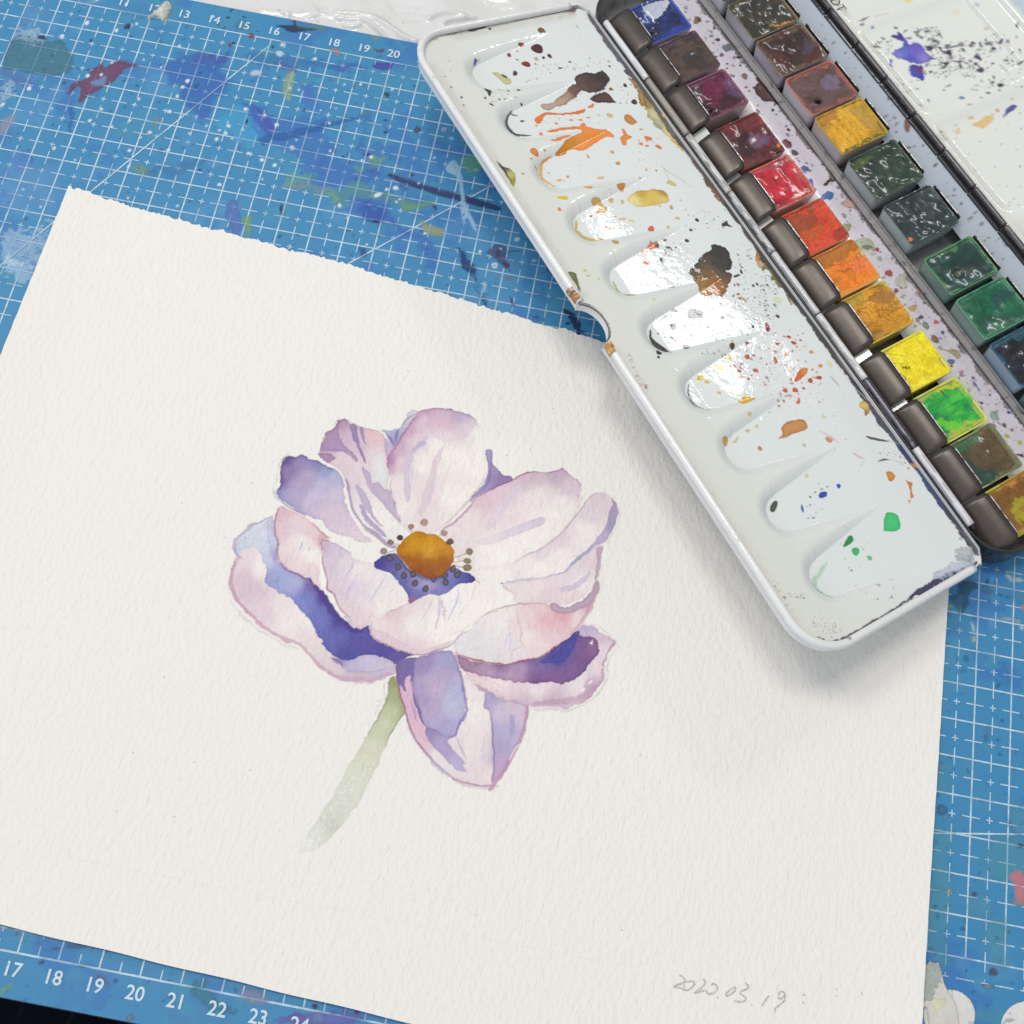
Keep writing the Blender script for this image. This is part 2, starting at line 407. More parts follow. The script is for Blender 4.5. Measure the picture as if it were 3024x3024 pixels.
WHT = (224, 232, 238)
def mat_stains(c):
    M1 = (0, 0, 2.415); M2 = (700, 0, 2.415); D = (1300, 700, 3.864); E_ = (2724, 1600, 6.44); F_ = (2224, 2224, 2.415); G_ = (0, 2424, 2.147); B_ = (1100, 100, 4.83)
    w_ = (slice(None), slice(None))
    rs_ = random.Random(2)
    big = .5 * vnoise(c.ny, c.nx, 2.2 / c.step, 31) + .3 * vnoise(c.ny, c.nx, .8 / c.step, 32) + .2 * vnoise(c.ny, c.nx, .25 / c.step, 33)
    b2 = .6 * vnoise(c.ny, c.nx, 1.7 / c.step, 34) + .4 * vnoise(c.ny, c.nx, .5 / c.step, 35)
    c.put(w_, sstep(big, .15, .5) * .42, A(60, 104, 184)); c.put(w_, sstep(b2, .35, .7) * .3, A(78, 150, 172)); c.put(w_, sstep(-b2, .45, .9) * .25, A(104, 160, 206))
    def S_(p, z, cc, al=.7, e=.25, r=.06, **k):
        if al < .66: k.setdefault('soft', .16); r = max(r, .16); e *= .4
        c.wash(p, z, cc, alpha=al, edge=e, rough=r, **k)
    S_([(20, 480), (60, 310), (100, 260), (200, 250), (330, 300), (430, 290), (500, 350), (510, 440), (490, 510), (400, 540), (250, 530), (100, 490)], M1, (66, 116, 132), .85)
    S_([(0, 500), (100, 500), (250, 560), (220, 620), (60, 610)], M1, (92, 98, 160), .5)
    S_([(465, 690), (520, 600), (600, 570), (640, 520), (720, 450), (740, 490), (840, 420), (880, 430), (985, 455), (980, 470), (930, 480), (890, 500), (840, 560), (760, 600), (700, 640), (620, 690), (590, 730), (560, 720), (590, 640), (560, 620), (520, 650)], M1, (112, 66, 96), .92)
    c.wash([(640, 590), (700, 560), (760, 540), (740, 600), (680, 610)], M1, (96, 150, 200), alpha=.7, edge=0)
    S_([(1150, 500), (1300, 400), (1640, 380), (1560, 500), (1640, 600), (1540, 720), (1440, 880), (1330, 740), (1260, 640)], M1, (52, 86, 172), .62)
    S_([(1350, 420), (1500, 400), (1640, 370), (1600, 420), (1450, 440)], M1, (84, 74, 160), .5)
    S_([(1540, 860), (1700, 740), (1800, 780), (1880, 900), (1932, 1000), (1700, 1010), (1580, 930)], M1, (66, 160, 205), .6)
    S_([(1740, 740), (1800, 770), (1860, 860), (1932, 930), (1932, 990), (1850, 900)], M1, (84, 84, 168), .7)
    S_([(950, 1180), (1040, 1170), (1080, 1210), (1040, 1250), (960, 1220)], M1, (112, 150, 110), .7)
    S_([(1040, 1200), (1250, 1180), (1480, 1120), (1480, 1160), (1250, 1240), (1080, 1250)], M1, (56, 110, 160), .6)
    S_([(1600, 1490), (1660, 1420), (1710, 1480), (1700, 1680), (1640, 1640)], M1, (84, 104, 176), .7)
    S_([(1720, 1560), (1790, 1550), (1790, 1600), (1760, 1690), (1740, 1640)], M1, (120, 160, 80), .75)
    S_([(1090, 880), (1120, 830), (1130, 860), (1110, 910)], M1, (130, 140, 150), .8)
    S_([(490, 720), (520, 780), (530, 860), (500, 960), (500, 860)], M1, (46, 96, 160), .7)
    S_([(0, 1640), (150, 1640), (330, 1660), (400, 1540), (330, 1740), (270, 1932), (0, 1932)], M1, (160, 188, 214), .6, 0, .3)
    for i_ in range(70):
        q_ = (rs_.uniform(0, 330), rs_.uniform(1640, 1932)); c.stroke([q_, (q_[0] + rs_.uniform(-70, 70), q_[1] + rs_.uniform(-40, 40))], M1, rs_.choice([(176, 200, 220), (90, 140, 196), (190, 208, 222), (70, 120, 190), (120, 170, 200)]), rs_.uniform(.04, .16), .6, rough=.06, dry=.5)
    for q in ([(0, 110), (120, 130), (230, 230), (310, 290), (240, 300), (120, 220), (0, 200)], [(600, 0), (680, 0), (650, 20)], [(0, 620), (60, 640), (40, 720), (0, 730)]):
        c.wash(q, M1, (176, 196, 212), alpha=.5, edge=0, rough=.3, soft=.12)
    c.wash([(0, 860), (100, 820), (90, 880), (40, 940), (0, 950)], M1, (146, 146, 160), alpha=.7, edge=.1, rough=.08)
    for q, r_ in (((60, 1200, 380, 1480), 1), ((0, 20, 300, 200), 2)):
        c.wash([(q[0], q[1]), (q[2], q[1]), (q[2], q[3]), (q[0], q[3])], M1, (120, 150, 205), alpha=.22, edge=0, rough=.2, soft=.5)
    c.stroke([(1040, 110), (960, 150), (890, 170)], M1, (70, 110, 150), .05, .7)
    c.drops([(910, 190, 18, 22, (70, 60, 80), .6), (300, 268, 30, 14, (66, 60, 84), .3), (650, 288, 12, 8, (60, 70, 110)), (1640, 318, 16, 10, (150, 60, 90)), (1665, 310, 12, 10, (50, 60, 110)), (1790, 255, 18, 15, (150, 50, 76)), (1625, 125, 12, 8, (30, 60, 90)), (1600, 198, 8, 6, (40, 80, 110)), (1407, 1140, 8, 8, (120, 50, 90)), (1760, 865, 10, 18, (60, 60, 110)), (1150, 1075, 12, 14, (60, 110, 130)), (1730, 180, 46, 34, (88, 138, 160))], M1, (60, 60, 90))
    # --- second view
    S_([(280, 180), (400, 182), (402, 148), (430, 150), (432, 180), (560, 205), (572, 215), (480, 220), (400, 236), (340, 205)], M2, (38, 56, 78), .95, .1, .03)
    S_([(430, 150), (560, 180), (640, 190), (600, 230), (480, 180)], M2, (96, 132, 110), .6)
    S_([(340, 540), (385, 470), (410, 560), (380, 700), (350, 705), (330, 640)], M2, (150, 170, 120), .75)
    S_([(960, 470), (990, 440), (1098, 445), (1090, 490), (1010, 500)], M2, (76, 64, 160), .85)
    S_([(690, 460), (870, 452), (900, 480), (780, 512), (700, 505)], M2, (62, 72, 172), .6)
    S_([(60, 390), (300, 390), (700, 450), (690, 490), (300, 470), (120, 430)], M2, (46, 92, 160), .45)
    S_([(310, 440), (400, 450), (400, 500), (320, 490)], M2, (80, 70, 160), .6)
    S_([(20, 700), (250, 830), (620, 830), (600, 960), (700, 1100), (480, 1180), (250, 1050), (150, 980)], M2, (56, 92, 182), .5)
    S_([(100, 740), (170, 790), (250, 880), (290, 960), (200, 880)], M2, (86, 78, 170), .7)
    S_([(130, 990), (300, 960), (520, 900), (740, 850), (880, 830), (800, 870), (560, 930), (300, 1010)], M2, (36, 96, 158), .7)
    S_([(460, 600), (560, 640), (600, 780), (480, 740)], M2, (70, 100, 190), .5)
    S_([(480, 1180), (700, 1120), (880, 1200), (960, 1150), (1000, 1260), (700, 1320), (520, 1300)], M2, (60, 96, 182), .55)
    S_([(380, 1340), (500, 1310), (700, 1350), (850, 1280), (960, 1320), (1100, 1380), (1340, 1430), (1380, 1460), (1300, 1500), (1150, 1470), (950, 1440), (720, 1440), (600, 1390), (420, 1370)], M2, (88, 138, 130), .62, .1, .12)
    S_([(350, 1310), (480, 1310), (700, 1370), (720, 1410), (560, 1380), (380, 1350)], M2, (120, 140, 160), .6)
    for q in ([(395, 1250), (480, 1250), (560, 1262), (480, 1280), (410, 1275)], [(370, 1290), (420, 1290), (400, 1320), (380, 1310)], [(910, 1130), (1020, 1120), (1010, 1170), (920, 1160)], [(830, 1185), (870, 1175), (870, 1200), (840, 1205)], [(600, 1400), (720, 1400), (730, 1440), (620, 1420)], [(1160, 1450), (1300, 1440), (1370, 1450), (1290, 1490), (1180, 1475)], [(1640, 1120), (1780, 1110), (1800, 1200), (1700, 1230), (1640, 1180)]):
        S_(q, M2, (112, 166, 84), .6, .1, .08)
    S_([(700, 1480), (1000, 1450), (1150, 1600), (1400, 1700), (1480, 1900), (1350, 1932), (1250, 1700), (900, 1560)], M2, (58, 90, 184), .5)
    S_([(880, 1500), (960, 1470), (1050, 1560), (990, 1590), (900, 1550)], M2, (44, 70, 160), .6)
    S_([(1085, 1240), (1130, 1250), (1400, 1330), (1650, 1400), (1850, 1465), (1885, 1490), (1850, 1502), (1600, 1440), (1300, 1350), (1090, 1267)], M2, (46, 58, 104), .95, .05, .01)
    c.stroke([(1160, 1270), (1400, 1335), (1700, 1425)], M2, (96, 116, 160), .03, .7, dry=.6)
    S_([(1300, 1565), (1400, 1600), (1480, 1640), (1475, 1678), (1370, 1665), (1330, 1610)], M2, (150, 156, 112), .85, .1)
    S_([(1490, 1190), (1540, 1140), (1580, 1180), (1600, 1250), (1625, 1400), (1655, 1500), (1712, 1645), (1685, 1625), (1640, 1550), (1610, 1575), (1600, 1480), (1590, 1330), (1560, 1260), (1500, 1225)], M2, (168, 202, 226), .75, -.1, .02)
    S_([(960, 770), (900, 1020), (850, 1060), (860, 960)], M2, (46, 84, 150), .3)
    S_([(850, 1760), (900, 1770), (930, 1810), (900, 1830)], M2, (52, 70, 130), .8)
    S_([(1780, 1790), (1900, 1740), (1932, 1900), (1860, 1860)], M2, (76, 70, 110), .7)
    S_([(930, 240), (1020, 255), (1000, 300), (950, 290)], M2, (104, 142, 150), .7); S_([(670, 340), (740, 355), (720, 385), (690, 370)], M2, (170, 130, 110), .8)
    S_([(960, 345), (1000, 360), (1050, 350), (1020, 385), (990, 375)], M2, (110, 60, 80), .85)
    S_([(560, 510), (600, 520), (590, 570), (500, 560)], M2, (70, 160, 170), .5)
    c.drops([(1070, 675, 18, 18, (76, 84, 100)), (1285, 925, 20, 22, (92, 96, 116)), (103, 255, 20, 15, (150, 46, 76)), (930, 1102, 20, 12, (66, 50, 130)), (315, 1490, 10, 34, (50, 64, 100)), (692, 1080, 12, 10, (30, 40, 90)), (758, 932, 8, 10, (30, 50, 90)), (1058, 943, 12, 9, (30, 60, 90)), (1248, 1247, 14, 10, (90, 90, 100)), (1410, 1480, 12, 18, (60, 66, 96)), (1060, 857, 14, 6, (30, 70, 120)), (255, 335, 10, 10, (50, 90, 130)), (933, 812, 16, 10, (130, 140, 140)), (990, 1580, 24, 8, (36, 50, 90)), (755, 1120, 10, 10, (30, 50, 90))], M2, (50, 60, 90))
    # dark brushed marks near the paper
    c.stroke([(215, 140), (290, 230), (350, 330), (370, 430), (410, 520)], D, (24, 46, 104), .26, .9, rough=.09, dry=.25)
    c.stroke([(360, 420), (380, 480), (390, 520)], D, (170, 200, 210), .06, .7, dry=.5)
    c.stroke([(445, 670), (500, 730), (550, 790)], D, (20, 60, 120), .14, .85, rough=.06, dry=.3); c.stroke([(450, 650), (500, 600), (520, 520)], D, (150, 190, 210), .1, .7, dry=.5); c.stroke([(380, 560), (450, 640), (560, 650)], D, (30, 60, 110), .04, .8)
    S_([(630, 170), (700, 110), (690, 200), (745, 180), (690, 225), (705, 340), (685, 260), (640, 215)], D, (78, 66, 96), .85, .1, .03); S_([(730, 270), (812, 300), (800, 332), (735, 335)], D, (84, 58, 92), .9)
    c.stroke([(740, 190), (820, 160), (915, 165)], D, (60, 70, 110), .05, .8)
    c.stroke([(1395, 830), (1490, 870), (1540, 930), (1570, 1010), (1590, 1110)], D, (24, 40, 84), .22, .93, rough=.05, dry=.12)
    c.stroke([(1215, 200), (1222, 300), (1232, 400)], D, (30, 60, 110), .09, .8); S_([(740, 440), (830, 450), (840, 490), (770, 490)], D, (112, 130, 140), .7)
    c.stroke([(1030, 890), (1100, 940), (1175, 945)], D, (50, 90, 160), .06, .7); S_([(740, 900), (830, 860), (820, 910)], D, (60, 90, 180), .7)
    c.drops([(1455, 985, 26, 20, (40, 80, 140)), (820, 740, 14, 50, (44, 70, 140), -.2), (1630, 1080, 30, 20, (60, 110, 160))], D, (40, 60, 100))
    # --- right strip
    S_([(690, 770), (740, 700), (900, 700), (1005, 790), (1000, 870), (900, 950), (860, 1100), (885, 1220), (780, 1345), (700, 1330), (640, 1230), (560, 1130), (530, 1040), (620, 1000), (660, 900)], E_, (44, 84, 108), .88)
    S_([(1110, 810), (1280, 840), (1335, 930), (1300, 1000), (1200, 1005), (1130, 920)], E_, (74, 116, 146), .85)
    S_([(1440, 985), (1660, 1040), (1650, 1070), (1450, 1010)], E_, (26, 84, 128), .8); S_([(1700, 940), (1932, 960), (1932, 1240), (1720, 1190)], E_, (70, 128, 150), .6)
    c.stroke([(1590, 620), (1700, 720), (1910, 740)], E_, (180, 192, 176), .12, .8, dry=.3, rough=.05)
    c.stroke([(945, 1530), (960, 1640), (970, 1720)], E_, (200, 198, 178), .06, .8); c.drops([(985, 1850, 50, 60, (158, 178, 190))], E_, WHT)
    c.stroke([(1310, 1500), (1500, 1470), (1640, 1470), (1850, 1530)], E_, (176, 172, 150), .07, .7, dry=.3); S_([(1760, 1490), (1850, 1530), (1800, 1560)], E_, (176, 168, 130), .8)
    S_([(1870, 1250), (1932, 1240), (1932, 1320), (1890, 1310)], E_, (196, 130, 130), .8); c.drops([(530, 1230, 30, 20, (200, 205, 90)), (1890, 1640, 28, 24, WHT)], E_, WHT)
    F3_ = (2224, 1400, 2.415)
    S_([(1400, 840), (1500, 870), (1520, 1100), (1380, 1120)], F3_, (64, 128, 168), .35); S_([(1740, 1380), (1932, 1400), (1932, 1500), (1760, 1480)], F3_, (50, 100, 180), .45); S_([(1640, 1790), (1690, 1800), (1700, 1850), (1650, 1840)], F3_, (80, 128, 160), .7)
    c.drops([(1390, 945, 16, 14, (150, 170, 80)), (1570, 1185, 9, 12, (190, 190, 180)), (1775, 1757, 10, 8, (40, 80, 150)), (1660, 1885, 18, 20, (90, 130, 150)), (1520, 1315, 16, 20, (60, 130, 150))], F3_, WHT)
    for q in ((1260, 20, 1400, 260), (1260, 560, 1400, 980), (1260, 1000, 1400, 1500), (1540, 1020, 1680, 1160), (1690, 620, 1932, 900), (1680, 1180, 1800, 1500), (1850, 360, 1932, 640), (1590, 1830, 1800, 1932)):
        c.wash([(q[0], q[1]), (q[2], q[1] + 20), (q[2], q[3]), (q[0], q[3] - 20)], F_, (78, 142, 158), alpha=.55, edge=.15, rough=.12, soft=.15)
    S_([(1840, 870), (1932, 860), (1932, 1090), (1870, 1050), (1860, 940)], F_, (200, 118, 118), .85, .1, .06); S_([(1850, 1050), (1932, 1070), (1932, 1110), (1860, 1090)], F_, (150, 136, 140), .7)
    c.drops([(1345, 405, 34, 40, (66, 116, 146)), (1490, 455, 12, 10, (160, 150, 170)), (1400, 990, 24, 18, (160, 160, 130)), (1578, 1005, 18, 16, (112, 80, 130)), (1713, 1562, 28, 30, (92, 92, 106)), (1495, 1252, 14, 12, (80, 110, 150)), (1675, 1660, 40, 18, (130, 150, 160)), (1905, 660, 20, 14, (60, 80, 120))], F_, WHT)
    c.stroke([(1240, 930), (1222, 1200), (1210, 1400)], F_, (70, 74, 130), .12, .75)
    c.stroke([(1800, 380), (1810, 470), (1860, 560), (1932, 600)], F_, (60, 110, 160), .06, .6)
    # --- bottom strip
    S_([(1200, 1080), (1250, 990), (1330, 1030), (1300, 1080), (1420, 1170), (1520, 1230), (1400, 1232), (1270, 1170)], G_, (56, 122, 138), .75)
    S_([(1530, 1070), (1640, 1080), (1705, 1110), (1700, 1135), (1600, 1160), (1550, 1140)], G_, (128, 134, 168), .85); S_([(1790, 1270), (1860, 1225), (1932, 1220), (1932, 1290)], G_, (112, 92, 156), .85)
    S_([(1450, 990), (1540, 1010), (1500, 1030)], G_, (110, 130, 170), .7); S_([(0, 1060), (80, 1035), (90, 1050), (40, 1090), (0, 1095)], G_, (110, 162, 130), .8)
    H_ = (600, 2750, 3.22)
    S_([(700, 850), (760, 820), (1050, 780), (1400, 780), (1500, 830), (1400, 882), (720, 882)], H_, (104, 100, 170), .8); S_([(1040, 790), (1150, 780), (1150, 860), (1060, 870)], H_, (110, 130, 170), .8)
    c.drops([(1063, 715, 26, 26, (84, 46, 90)), (1462, 768, 18, 20, (112, 46, 100)), (470, 655, 24, 18, (150, 180, 150))], H_, WHT)
    J_ = (0, 2650, 4.83)
    S_([(1370, 1100), (1440, 1100), (1500, 1130), (1560, 1210), (1550, 1260), (1480, 1190), (1380, 1180)], J_, (104, 96, 136), .85, .1, .03); c.drops([(1650, 1180, 26, 22, (80, 96, 150)), (800, 730, 40, 18, (96, 106, 160)), (690, 738, 18, 18, (100, 170, 215)), (1100, 700, 120, 30, (76, 122, 150)), (1850, 1720, 50, 50, (120, 130, 150)), (1170, 990, 40, 14, (80, 120, 150))], J_, WHT)
    c.stroke([(0, 440), (120, 430), (260, 470), (460, 510), (760, 580), (1000, 640), (1500, 740)], J_, (132, 140, 178), .05, .8, dry=.5)
    # grime and fine specks everywhere
    r_ = random.Random(5); n = int(c.nx * c.ny * c.step ** 2 * 5)
    for i in range(n):
        x = r_.uniform(c.x[0], c.x[-1]); y = r_.uniform(c.y[0], c.y[-1]); rr = .012 + .03 * r_.random() ** 4
        c.drop(x, y, rr * r_.uniform(1, 2.2), rr, r_.choice([(36, 70, 120), (50, 60, 100), (30, 56, 96), (120, 160, 200), (70, 120, 140), (90, 100, 120)]), r_.uniform(0, 3), alpha=r_.uniform(.3, .85))
    # white gouache drops
    L = [(620, 163, 16), (443, 257, 14), (208, 630, 16), (830, 217, 13), (22, 743, 12), (640, 860, 12), (723, 778, 10), (385, 1057, 12), (625, 540, 14), (722, 532, 11), (798, 447, 9), (990, 706, 10), (1337, 577, 15), (1303, 621, 13), (1264, 686, 12), (1208, 795, 14), (1278, 330, 11), (925, 860, 10), (795, 903, 10), (1068, 944, 13), (923, 1073, 12), (1200, 1070, 12), (1545, 992, 13), (1630, 898, 13), (1610, 950, 12), (1867, 1140, 12), (1752, 778, 13), (1887, 824, 12), (1770, 1093, 10), (1565, 1316, 13), (917, 1187, 10), (1473, 898, 8), (1350, 950, 8), (1003, 980, 8), (1265, 1468, 9), (912, 1412, 8), (1730, 925, 9), (1656, 985, 9), (1565, 928, 9), (1025, 426, 7), (1150, 480, 8), (370, 773, 7), (165, 1350, 7), (290, 1476, 8), (535, 1140, 7), (900, 30, 11), (1515, 118, 12), (975, 170, 10), (1740, 426, 8)]
    c.drops([(x, y, r, r * .95) for x, y, r in L], M1, WHT)
    L = [(283, 889, 14), (197, 824, 12), (393, 1055, 16), (178, 1140, 12), (268, 1178, 14), (80, 1093, 10), (557, 419, 12), (882, 600, 10), (765, 603, 8), (1107, 636, 10), (1131, 1340, 17), (1068, 1350, 11), (731, 1465, 14), (957, 1120, 13), (890, 1143, 9), (1340, 1664, 10), (1838, 1890, 18), (658, 878, 9), (378, 628, 9), (1475, 922, 14), (1137, 1440, 9), (1162, 1420, 8), (60, 778, 12), (789, 1552, 8), (925, 1743, 8), (440, 640, 8), (303, 470, 10), (665, 1075, 8), (423, 998, 7), (1408, 1125, 7), (1733, 1795, 9), (1295, 1307, 7), (596, 787, 6), (705, 772, 5), (180, 1278, 7)]
    c.drops([(x, y, r, r * .95) for x, y, r in L] + [(1003, 1390, 30, 15, None, -.4), (303, 382, 26, 22, (190, 206, 222)), (325, 318, 20, 16, (196, 208, 222)), (133, 520, 40, 24, (176, 196, 216))], M2, WHT)
    c.drops([(1475, 922, 8, 8, (90, 140, 180)), (393, 1055, 6, 6, (190, 205, 215))], M2, WHT)
    c.drops([(875, 27, 26, 24), (455, 165, 17, 17), (622, 325, 30, 30), (690, 133, 12, 12), (1068, 268, 30, 22, (150, 190, 215))], D, WHT)
    c.drops([(622, 325, 14, 12, (120, 160, 190)), (875, 27, 10, 10, (150, 185, 205))], D, WHT)

MATC = A(64, 138, 184)
mat = thing('cutting_mat', 'blue cutting mat with white centimetre grid, stained and splashed with paint', 'cutting mat', (21.5, -14, -.3))
M_MAT = material('mat_vinyl', None, .42, spec=.35, bump=[((2500, 2500, 2500), 2, .25, .0003), ((60, 60, 60), 3, .1, .002)])
mats = []
for i, (x0, x1, y0, y1, st) in enumerate(((8.0, 34.2, -.96, 10.6, .035), (35.4, 43.6, 11.6, 29.02, .045), (13, 30, 27.0, 29.02, .04))):
    cv = Canvas(x0, x1, y0, y1, st, matconv, MATC, seed=40 + i); mat_stains(cv); mats.append(cv)
def sample_mat(x, y):
    C = np.tile(MATC, (len(x), 1)); a_ = np.zeros(len(x))
    for cv in mats:
        i = np.round((x - cv.x[0]) / cv.step).astype(int); j = np.round((y - cv.y[0]) / cv.step).astype(int)
        ok = (i >= 0) & (j >= 0) & (i < cv.nx) & (j < cv.ny); C[ok] = cv.c[j[ok], i[ok]]; a_[ok] = cv.a[j[ok], i[ok]]
    return C, a_
Vs, Fs, Cs = [], [], []; off = 0
for cv in mats:
    V = np.stack([cv.X, -cv.Y, 0 * cv.X], -1).reshape(-1, 3); idx = np.arange(cv.nx * cv.ny).reshape(cv.ny, cv.nx) + off
    Vs.append(V); Cs.append(cv.c.reshape(-1, 3)); Fs.append(np.stack([idx[1:, :-1], idx[1:, 1:], idx[:-1, 1:], idx[:-1, :-1]], -1).reshape(-1, 4)); off += len(V)
raw_mesh('mat_surface', np.concatenate(Vs), np.concatenate(Fs), M_MAT, mat, np.concatenate(Cs))
# plain remainder of the sheet and its thickness
x0, x1, y0, y1 = -1.4, 44.4, -.96, 29.02
e1x = mats[0].x[-1]; e1y = mats[0].y[-1]; rx1 = mats[1].x[-1]; rx0 = mats[1].x[0]; ry1 = mats[1].y[-1]; bx1 = mats[2].x[-1]
rects = [(x0, 8.0, y0, y1), (8.0, 13, e1y, y1), (13, bx1, e1y, 27.0), (bx1, rx0, e1y, y1), (rx0, rx1, e1y, 11.6), (rx1, x1, e1y, y1), (e1x, x1, y0, e1y)]
V, F = flat_quads(rects, -.0005)
o2 = ([(x0, -y0, 0), (x1, -y0, 0), (x1, -y1, 0), (x0, -y1, 0), (x0, -y0, -.3), (x1, -y0, -.3), (x1, -y1, -.3), (x0, -y1, -.3)], [[0, 1, 5, 4], [1, 2, 6, 5], [2, 3, 7, 6], [3, 0, 4, 7]])
V, F = merge([(V, F), o2])
raw_mesh('mat_body', V, F, M_MAT, mat, np.tile(MATC, (len(V), 1)), smooth_=False)

# printed grid: every line a thin strip, full at whole centimetres and dashed at the halves
qs = []; zs = []
def strip(ax, ay, bx, by, wd):
    L = math.hypot(bx - ax, by - ay)
    if L < .02: return
    n = max(int(L / .12), 1); nx_, ny_ = -(by - ay) / L * wd / 2, (bx - ax) / L * wd / 2
    for i in range(n):
        s0, s1 = i / n, (i + 1) / n; p = (ax + (bx - ax) * s0, ay + (by - ay) * s0); q = (ax + (bx - ax) * s1, ay + (by - ay) * s1)
        zs.append(.005 if abs(ax - bx) < 1e-6 else (.009 if abs(ay - by) < 1e-6 else .013))
        qs.append([(p[0] - nx_, p[1] - ny_), (q[0] - nx_, q[1] - ny_), (q[0] + nx_, q[1] + ny_), (p[0] + nx_, p[1] + ny_)])
def vis(x, y): return any(cv.x[0] - 1 < x < cv.x[-1] + 1 and cv.y[0] - 1 < y < cv.y[-1] + 1 for cv in mats)
BLANK = lambda x, y: x > 34.5 and y > 24.01
for i in range(0, 44):
    for j in range(0, 28):
        if not vis(i + .5, j + .5): continue
        bl = BLANK(i, j + .5)
        if not bl: strip(i, j, i, j + 1, .042)
        if not BLANK(i + .5, j - .01): strip(i, j, i + 1, j, .042)
        for k_ in ((0, .24), (.41, .59), (.76, 1)):
            if not BLANK(i, j + k_[1] + .0) or (j == 24 and k_[1] <= .6): strip(i + .5, j + k_[0], i + .5, j + min(k_[1], .5 if BLANK(i, j + .5) else 1), .031)
            if not BLANK(i, j + .49) or j == 24: strip(i + k_[0], j + .5, i + k_[1], j + .5, .031)
for i in range(8, 30): strip(i, 28, i + 1, 28, .048)
for ax, ay, bx, by in ((16, .27, 10.2, 10.3), (20.0, 8.0, 29.0, -.98 + 0.0), (39.0, 21.1, 43.4, 20.34)):
    if (ax, ay) == (20.0, 8.0): ax, ay, bx, by = 17.5, 10.55, 27.9, .15
    n = 60
    for k_ in range(n): strip(ax + (bx - ax) * k_ / n, ay + (by - ay) * k_ / n, ax + (bx - ax) * (k_ + 1) / n, ay + (by - ay) * (k_ + 1) / n, .045)
Q = np.array(qs); V = np.concatenate([Q.reshape(-1, 2) * [1, -1], np.repeat(zs, 4)[:, None]], 1)
C, a_ = sample_mat(V[:, 0], -V[:, 1]); a_ = np.clip(a_ * .88 + .12, 0, 1)[:, None]
C = (A(200, 220, 230) * (1 + .12 * rng.standard_normal((len(V), 1)))) * (1 - a_) + C * a_ * 1.1; C[-4000:] = C[-4000:]
a_w = rng.random(len(Q)); C = np.clip(C, 0, .9)
raw_mesh('printed_grid', V, np.arange(len(V)).reshape(-1, 4)[:, ::-1], material('mat_print', None, .5, spec=.3), mat, C, smooth_=False)

M_PRINT = material('number_print', tuple(A(202, 222, 232)), .5, vary=(600, .8, tuple(A(90, 156, 204)), .6))
def text_mesh(name, txt, size, origin, ex, ey, mat_, parent, offset=0.0, shear=0.0, z=.016, align='CENTER'):
    c_ = bpy.data.curves.new(name, 'FONT'); c_.body = txt; c_.size = size; c_.align_x = align; c_.offset = offset; c_.shear = shear; c_.resolution_u = 3
    o = bpy.data.objects.new(name, c_); col.objects.link(o); bpy.context.view_layer.update()
    me = bpy.data.meshes.new_from_object(o); n = len(me.vertices); v = np.zeros(n * 3); me.vertices.foreach_get('co', v); v = v.reshape(-1, 3)
    F_ = [list(p.vertices) for p in me.polygons]; bpy.data.objects.remove(o); bpy.data.meshes.remove(me)
    V_ = np.asarray(origin, float) + v[:, :1] * np.asarray(ex, float) + v[:, 1:2] * np.asarray(ey, float) + np.array([0, 0, z])
    return raw_mesh(name, V_, F_, mat_, parent, smooth_=False)
for nn in range(9, 23): text_mesh('number', str(nn), .42, (nn, .36 - .15, 0), (1, 0, 0), (0, 1, 0), M_PRINT, mat, .006)
for nn in range(15, 27): text_mesh('number', str(nn), .46, (nn, -28.35 - .17, 0), (1, 0, 0), (0, 1, 0), M_PRINT, mat, .007)

# ================================================================== WATERCOLOUR PAPER AND THE PAINTED FLOWER
ZP = .06
PAPER = A(243, 240, 233)
pconv = lambda x, y: at(x, y, ZP)[..., :2] * [1, -1]
BUMP_P = [((760, 400, 700), 2, .46, .0010), ((2200, 1400, 2000), 2, .2, .0003), ((60, 50, 60), 2, .12, .0012)]
M_PAPER = material('cold_pressed_paper', None, .92, spec=.15, bump=BUMP_P)
q = pconv(np.array([600, 1900, 1900, 600, 1250.]), np.array([1150, 1150, 2600, 2600, 2600.]))
fx0, fx1 = math.floor(q[:, 0].min()) + .5, math.ceil(q[:, 0].max()) - .5; fy0, fy1 = math.floor(q[:, 1].min()) + .4, math.ceil(q[:, 1].max()) - .3
fc = Canvas(fx0, fx1, fy0, fy1, .0205, pconv, PAPER, seed=21)
W1 = (640, 1180, 3.22); W2 = (1040, 1180, 4.83); W3 = (1300, 1350, 3.45); W4 = (660, 1480, 3.45); W5 = (1060, 1480, 4.83); W6 = (1060, 1700, 2.927); W7 = (1300, 1700, 3.45); W8 = (860, 1960, 3.22)
wash, stroke = fc.wash, fc.stroke
PENC = (150, 148, 146)
# pencil construction lines showing round the petals
for z_, p_ in ((W1, [(540, 880), (560, 760), (600, 600), (680, 510), (740, 490)]), (W1, [(980, 500), (1010, 360), (1090, 270), (1180, 190)]), (W3, [(1430, 260), (1440, 400), (1420, 540), (1330, 680)]),
               (W3, [(1810, 500), (1830, 600), (1780, 760), (1700, 880)]), (W7, [(1450, 490), (1560, 490), (1700, 580), (1790, 680), (1760, 800), (1710, 900), (1720, 1000), (1640, 1180), (1500, 1290), (1280, 1380), (1100, 1360)]),
               (W4, [(60, 860), (70, 1000), (140, 1130), (260, 1240), (420, 1350), (620, 1450), (780, 1520)]), (W6, [(420, 1300), (500, 1450), (640, 1640), (760, 1760)]), (W8, [(890, 200), (880, 300), (800, 480)])):
    stroke(p_, z_, PENC, .05, .32, rough=.04, dry=.6, taper=False)
